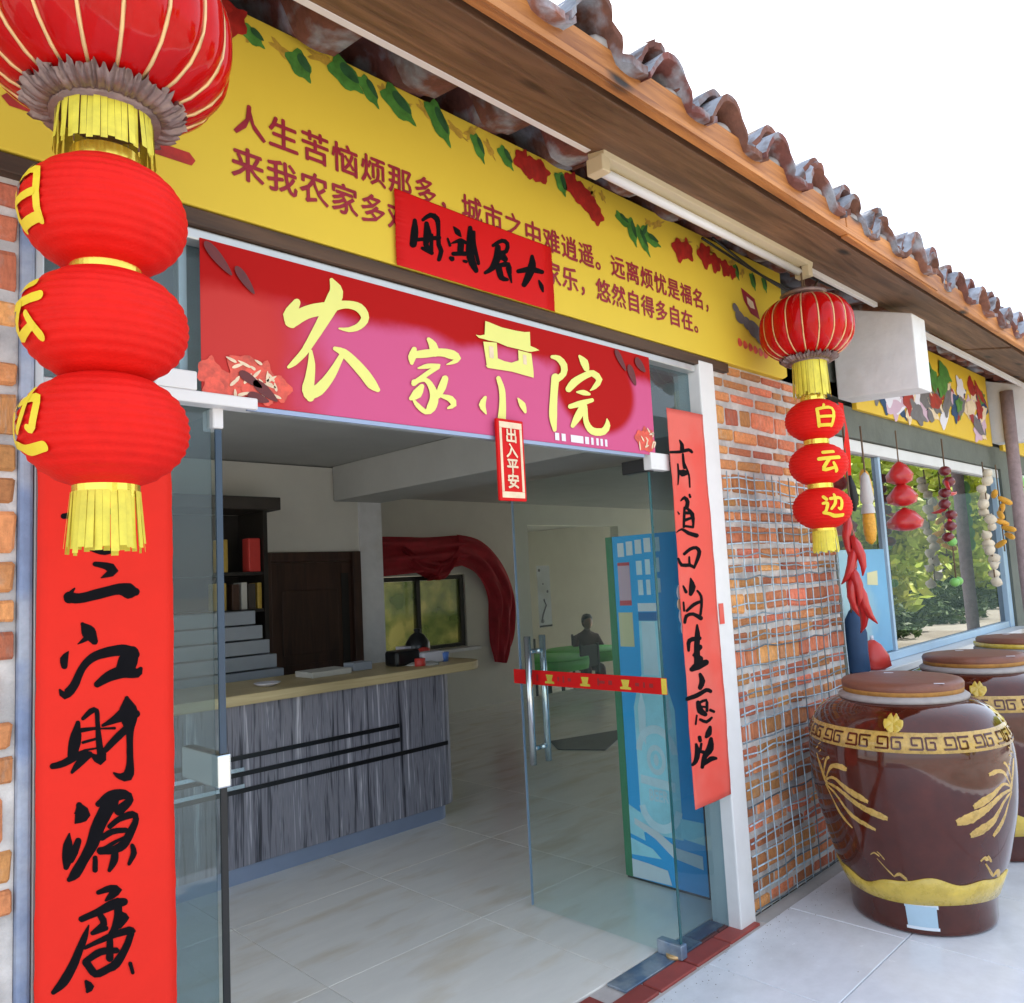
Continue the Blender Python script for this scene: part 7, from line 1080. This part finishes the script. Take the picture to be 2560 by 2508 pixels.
# ================================================================ dining room: tables, chairs, person
def round_table(label, x, y, m_):
    t = thing('dining_table', label, 'table', (x, y, -.38))
    MB().lathe([(.001, .735), (.60, .735), (.61, .745), (.60, .76), (.001, .762)], 40).build('tabletop', M[m_], t)
    MB().lathe([(.605, .60), (.615, .66), (.612, .733), (.60, .733)], 48, wob=lambda a, z: 1 + (.76 - z) * .09 * math.sin(9 * a), close=False).build('cloth_skirt', M[m_], t)
    MB().lathe([(.25, 0), (.25, .03), (.05, .06), (.05, .73)], 20).build('pedestal', M['black_wood'], t)
round_table('round dining table with bright green cloth before the seated person', 9.55, 6.3, 'green_cloth')
round_table('second green round table at the left of the dining room opening', 8.35, 6.0, 'green_cloth')
def chair(label, x, y, rz, group='black dining chairs'):
    t = thing('dining_chair', label, 'chair', (x, y, -.38), rz, group)
    MB().box(-.21, .21, -.21, .21, .43, .46).build('seat', M['black_wood'], t, bevel=.008)
    for sx in (-.18, .18):
        for sy in (-.18, .18): MB().box(sx - .018, sx + .018, sy - .018, sy + .018, 0, .43 if sy < 0 else .429).build('leg', M['black_wood'], t)
        MB().box(sx - .018, sx + .018, .175, .21, .461, .92).build('back_post', M['black_wood'], t)
    MB().box(-.161, .161, .18, .205, .60, .90).build('backrest', M['black_wood'], t, bevel=.006)
chair('black dining chair under the seated person', 10.05, 6.75, R(-50))
chair('black dining chair nearest the opening, back to the reception', 8.75, 5.72, R(180))
chair('black dining chair left of the green table', 7.75, 6.35, R(100))
chair('black dining chair behind the second green table', 9.0, 6.9, R(-10))

def person():
    t = thing('person', 'person in a dark shirt hunched over the green table, back to the street', 'person', (10.03, 6.72, -.45), R(62))
    J = [  # joint positions, radius, parent   (local: facing -x)
        ((0, 0, .50), .135, None), ((-.02, 0, .68), .135, 0), ((-.08, 0, .86), .150, 1), ((-.14, 0, .99), .115, 2), ((-.17, 0, 1.06), .052, 3), ((-.19, 0, 1.12), .055, 4),
        ((-.13, .17, .96), .062, 3), ((-.22, .24, .78), .046, 6), ((-.42, .16, .78), .036, 7), ((-.50, .13, .79), .028, 8),
        ((-.13, -.17, .96), .062, 3), ((-.22, -.24, .78), .046, 10), ((-.42, -.14, .78), .036, 11), ((-.50, -.11, .79), .028, 12),
        ((-.06, .10, .50), .095, 0), ((-.42, .12, .50), .068, 14), ((-.43, .12, .10), .045, 15), ((-.53, .13, .04), .034, 16),
        ((-.06, -.10, .50), .095, 0), ((-.42, -.12, .50), .068, 18), ((-.43, -.12, .10), .045, 19), ((-.53, -.13, .04), .034, 20)]
    me = bpy.data.meshes.new('body'); me.from_pydata([j[0] for j in J], [(j[2], i) for i, j in enumerate(J) if j[2] is not None], [])
    o = bpy.data.objects.new('body', me); COL.objects.link(o); o.parent = t
    sk = o.modifiers.new('skin', 'SKIN'); su = o.modifiers.new('sub', 'SUBSURF'); su.levels = su.render_levels = 2
    for i, j in enumerate(J): me.skin_vertices[0].data[i].radius = (j[1], j[1])
    me.skin_vertices[0].data[0].use_root = True
    me.materials.append(M['shirt'])
    MB().ball((-.205, 0, 1.20), .095, .078, .115, 18, 14).build('head', M['skin'], o)
    MB().lathe([(.001, .13), (.06, .112), (.088, .06), (.092, .0), (.085, -.05), (.06, -.09)], 20, (-.19, 0, 1.215), close=False, wob=lambda a, z: 1 + .03 * math.sin(5 * a) - (.16 if math.cos(a) < -.55 and z < .03 else 0)).build('hair', M['hair'], o)
    for s_ in (-1, 1):
        MB().ball((-.205, s_ * .08, 1.195), .018, .010, .03, 8, 6).build('ear', M['skin'], o)
        h = MB().ball((-.54, s_ * .12, .785), .045, .035, .018, 10, 6)
        for k in range(4): h.tube([(-.57, s_ * .12 + (k - 1.5) * .016, .79), (-.61, s_ * .12 + (k - 1.5) * .018, .788), (-.635 + .006 * abs(k - 1.5), s_ * .12 + (k - 1.5) * .018, .775)], [.0085, .008, .006], 6)
        h.tube([(-.53, s_ * .12 - s_ * .03, .79), (-.565, s_ * .12 - s_ * .055, .79)], [.010, .007], 6)
        h.build('hand', M['skin'], o)
    MB().ball((-.30, 0, 1.19), .016, .014, .022, 8, 6).build('nose', M['skin'], o)
person()

# thin dark patch on the floor tiles
mt = tag(MB().extrude([(-.42, -.35), (.46, .06), (-.40, .32), (-.62, .02)], 'z', 0, .006).build('floor_patch', M['cabinet']), 'thin dark patch lying on the tiles beyond the counter', 'mat'); mt.location = (5.85, 2.95, .002)

# ================================================================ blue drinks fridge
t = thing('drinks_fridge', 'tall blue wrapped drinks fridge with a printed bottle behind the right glass door', 'fridge', (3.245, .235, 0))
MB().box(.004, .62, 0, .47, .03, 1.69).build('cabinet_body', M['plastic_black'], t, bevel=.006)
MB().box(0, .0035, .004, .432, .012, 1.69).build('side_wrap', M['fridge_blue'], t)
MB().box(-.003, .004, .4325, .474, .012, 1.69).build('green_edge', M['fridge_green'], t)
MB().box(.004, .62, .0, .47, 0, .028).build('plinth', M['plastic_black'], t)
def wrap(name, m_, polys, x=-.0012):
    for i, p in enumerate(polys): MB().add([(x - .0002 * i, a, b) for a, b in p], [tuple(range(len(p)))]).build(name, M[m_], t)
rect = lambda y0, y1, z0, z1: [(y0, z0), (y1, z0), (y1, z1), (y0, z1)]
wrap('white_tile_print', 'wrap_white', [rect(.36, .40, 1.585, 1.655), rect(.305, .345, 1.59, 1.66), rect(.25, .29, 1.595, 1.665), rect(.195, .235, 1.60, 1.67)])
wrap('pale_tile_print', 'wrap_pale', [rect(.255, .29, 1.49, 1.56), rect(.205, .235, 1.49, 1.565), rect(.15, .18, 1.50, 1.57), rect(.255, .285, 1.39, 1.465), rect(.21, .235, 1.39, 1.465), rect(.15, .175, 1.40, 1.47), rect(.14, .175, 1.60, 1.67)])
wrap('pink_card', 'pink_card', [rect(.33, .405, 1.36, 1.54)], -.0025); wrap('red_card_edge', 'red_card', [rect(.33, .405, 1.34, 1.365), rect(.33, .405, 1.54, 1.556)], -.003)
wrap('notice_card', 'cream_card', [rect(.33, .418, 1.135, 1.305)], -.0025)
bo = [(.12, .24), (.12, .84), (.15, .94), (.18, 1.0), (.185, 1.30), (.295, 1.30), (.30, 1.0), (.33, .94), (.36, .84), (.36, .24)]
wrap('bottle_print', 'wrap_light', [bo], -.0014)
wrap('bottle_neck_print', 'wrap_pale', [[(.195, 1.0), (.285, 1.0), (.28, 1.26), (.20, 1.26)]], -.0022); wrap('bottle_cap_print', 'wrap_white', [rect(.185, .295, 1.31, 1.35)], -.0024); wrap('neck_ring_print', 'wrap_dark', [rect(.185, .295, 1.264, 1.305)], -.0026)
ring = lambda cy, cz, ry, rz_, n=28: [(cy + ry * math.cos(2 * math.pi * i / n), cz + rz_ * math.sin(2 * math.pi * i / n)) for i in range(n)]
def annulus(cy, cz, ro, ri, k, a0=0, a1=2 * math.pi, n=28):
    out = []
    for i in range(n):
        p, q = a0 + (a1 - a0) * i / n, a0 + (a1 - a0) * (i + 1) / n
        out.append([(cy + ro * math.cos(p), cz + ro * k * math.sin(p)), (cy + ro * math.cos(q), cz + ro * k * math.sin(q)), (cy + ri * math.cos(q), cz + ri * k * math.sin(q)), (cy + ri * math.cos(p), cz + ri * k * math.sin(p))])
    return out
mm = MB()
for p in annulus(.24, .62, .122, .088, 1.15, .1, math.pi - .1): mm.add([(-.003, a, b) for a, b in p], [(0, 1, 2, 3)])
for p in annulus(.24, .40, .128, .092, 1.15, math.pi + .25, 2 * math.pi - .25): mm.add([(-.003, a, b) for a, b in p], [(0, 1, 2, 3)])
for p in annulus(.245, .595, .055, .035, 1.3): mm.add([(-.0034, a, b) for a, b in p], [(0, 1, 2, 3)])
mm.add([(-.0036, a, b) for a, b in ring(.245, .595, .014, .028)], [tuple(range(28))])
mm.build('label_emblem_print', M['wrap_pale'], t)
wrap('label_band_print', 'wrap_pale', [[(.145, .455), (.345, .475), (.345, .515), (.145, .50)]], -.0036)
vs, fs = glyphs('BEER', .03)
xs_ = [v[0] for v in vs] or [0]
MB().add([(-.0040 - .0001 * c, .245 - a * .052, .423 + b * .075) for a, b, c in vs], [f[::-1] for f in fs]).build('lettering', M['wrap_pale'], t)
wrap('splash_print', 'wrap_white', [[(.43, .045), (.43, .10), (.33, .095), (.22, .085), (.20, .02), (.43, .015)], [(.02, .13), (.02, .19), (.16, .20), (.26, .255), (.40, .30), (.40, .27), (.28, .22), (.18, .15)]], -.0042)
wrap('bottle_glow_print', 'wrap_pale', [[(.30, .66), (.335, .72), (.335, .84), (.31, .92), (.29, .84)], [(.14, .76), (.165, .74), (.165, .88), (.15, .90)]], -.0020)
wrap('wave_print', 'wrap_light', [[(.43, .22), (.43, .36), (.36, .33), (.34, .20)], [(.004, .24), (.13, .25), (.13, .34), (.004, .34)], [(.43, .12), (.43, .20), (.30, .17), (.25, .13)]], -.0032)
# things pasted inside the side pane
t2 = thing('paper_flower', 'small white and gold paper ornament stuck on the side glass', 'ornament', (2.86, .02, 1.36)); k = 0
for dx, dz, s_, m_ in ((0, .05, .028, 'plastic_white'), (-.01, 0, .02, 'cream_print'), (.005, -.05, .03, 'plastic_white'), (.01, -.10, .026, 'plastic_white')):
    MB().ball((dx, 0, dz), s_, .006, s_ * 1.2, 10, 6).build('petal', M[m_], t2)

# ================================================================ trees across the yard and behind the kitchen (seen in the panes)
def leafy(seed, n, rx, rz_, size):
    q = random.Random(seed); m = MB(); cl = [(q.gauss(0, .45), q.gauss(0, .45), q.uniform(-.8, .9), q.uniform(.25, .5)) for _ in range(26)]
    for i in range(n):
        c = cl[q.randrange(26)]; v = Vector((q.gauss(0, 1), q.gauss(0, 1), q.gauss(0, 1))).normalized() * c[3] * q.random() ** .4
        p = Vector(((c[0] + v.x) * rx, (c[1] + v.y) * rx, (c[2] + v.z) * rz_))
        a = Vector((q.gauss(0, 1), q.gauss(0, 1), q.gauss(0, .6))).normalized(); b = a.cross(Vector((q.gauss(0, 1), q.gauss(0, 1), q.gauss(0, 1)))).normalized(); s_ = size * q.uniform(.6, 1.3)
        m.add([p - a * s_, p + b * s_ * .45, p + a * s_, p - b * s_ * .45], [(0, 1, 2, 3)])
    return m
CROWNS = [leafy(i, 4200, 1.8, 1.6, .17).mesh('crown', M['leaf'] if i < 2 else M['leaf_dark']) for i in range(3)]
TRUNK = MB().tube([(0, 0, -.3), (.05, 0, 1), (0, .05, 2.2), (.1, 0, 3.6)], [.16, .13, .11, .05], 10).mesh('trunk', M['bark'])
TREES = (('yellow green tree across the yard, nearest of the row', 13.5, -5.6, .9, 0), ('dense yellow green tree across the yard, second of the row', 17.0, -5.2, .95, 1), ('tree across the yard with a wide low crown', 20.5, -6.2, 1.05, 0), ('dark tree standing behind the row across the yard', 19.0, -9.0, 1.5, 2),
  ('bright tree past the middle of the row across the yard', 24.5, -6.0, 1.1, 1), ('tree near the far end of the row across the yard', 29.0, -6.8, 1.2, 0), ('last tree of the row across the yard', 34.0, -7.5, 1.35, 1), ('dark tree far behind the row across the yard', 30.0, -12.0, 2.0, 2), ('lone tree far off facing the shop door', 2.0, -22.0, 1.5, 0),
  ('leafy bush close behind the kitchen, seen through the hatch', 6.6, 12.4, .62, 1), ('second leafy bush behind the kitchen, seen through the hatch', 9.2, 12.9, .62, 0), ('tall tree behind the kitchen', 5.6, 16.0, 1.2, 1), ('low bushy tree outside the rear dining window', 11.5, 14.5, 1.2, 0))
for i, (lab, x, y, s_, ci) in enumerate(TREES):
    t = thing('tree', lab, 'tree', (x, y, -.2), i * 1.1, 'trees round the yard')
    inst('trunk', TRUNK, t, (0, 0, 0), (0, 0, 0), (s_, s_, s_)); inst('crown', CROWNS[ci], t, (0, 0, 2.35 * s_), (0, 0, i), (s_, s_, s_ * 1.1))

BUSH = leafy(11, 1500, .9, .55, .10).mesh('foliage', M['leaf_dark'])
for i in range(12):
    t = thing('hedge_bush', 'low dark bush in the hedge across the yard', 'bush', (11.5 + 2.05 * i, -4.5 - .16 * i, .35), i * 1.3, 'hedge bushes across the yard'); inst('foliage', BUSH, t)

# loose cables under the eave by the far lantern
cb = thing('cable', 'loose black cables sagging under the eave above the far lantern', 'cable', (0, 0, 0))
for k, (dz, sag) in enumerate(((2.965, .05), (2.95, .09), (2.985, .03))):
    MB().tube([(3.05 + 1.5 * i / 10, -.10 - .05 * k, dz - sag * math.sin(math.pi * i / 10)) for i in range(11)], .006, 6).build('strand', M['black'], cb)
cb = thing('cable', 'thin brown cable loop hanging from the eave plank beside the lamp end', 'cable', (0, 0, 0))
MB().tube([(3.62, -.29, 2.90), (3.66, -.27, 2.84), (3.74, -.25, 2.83), (3.84, -.24, 2.87), (3.95, -.22, 2.95)], .005, 6).build('strand', M['cord'], cb)
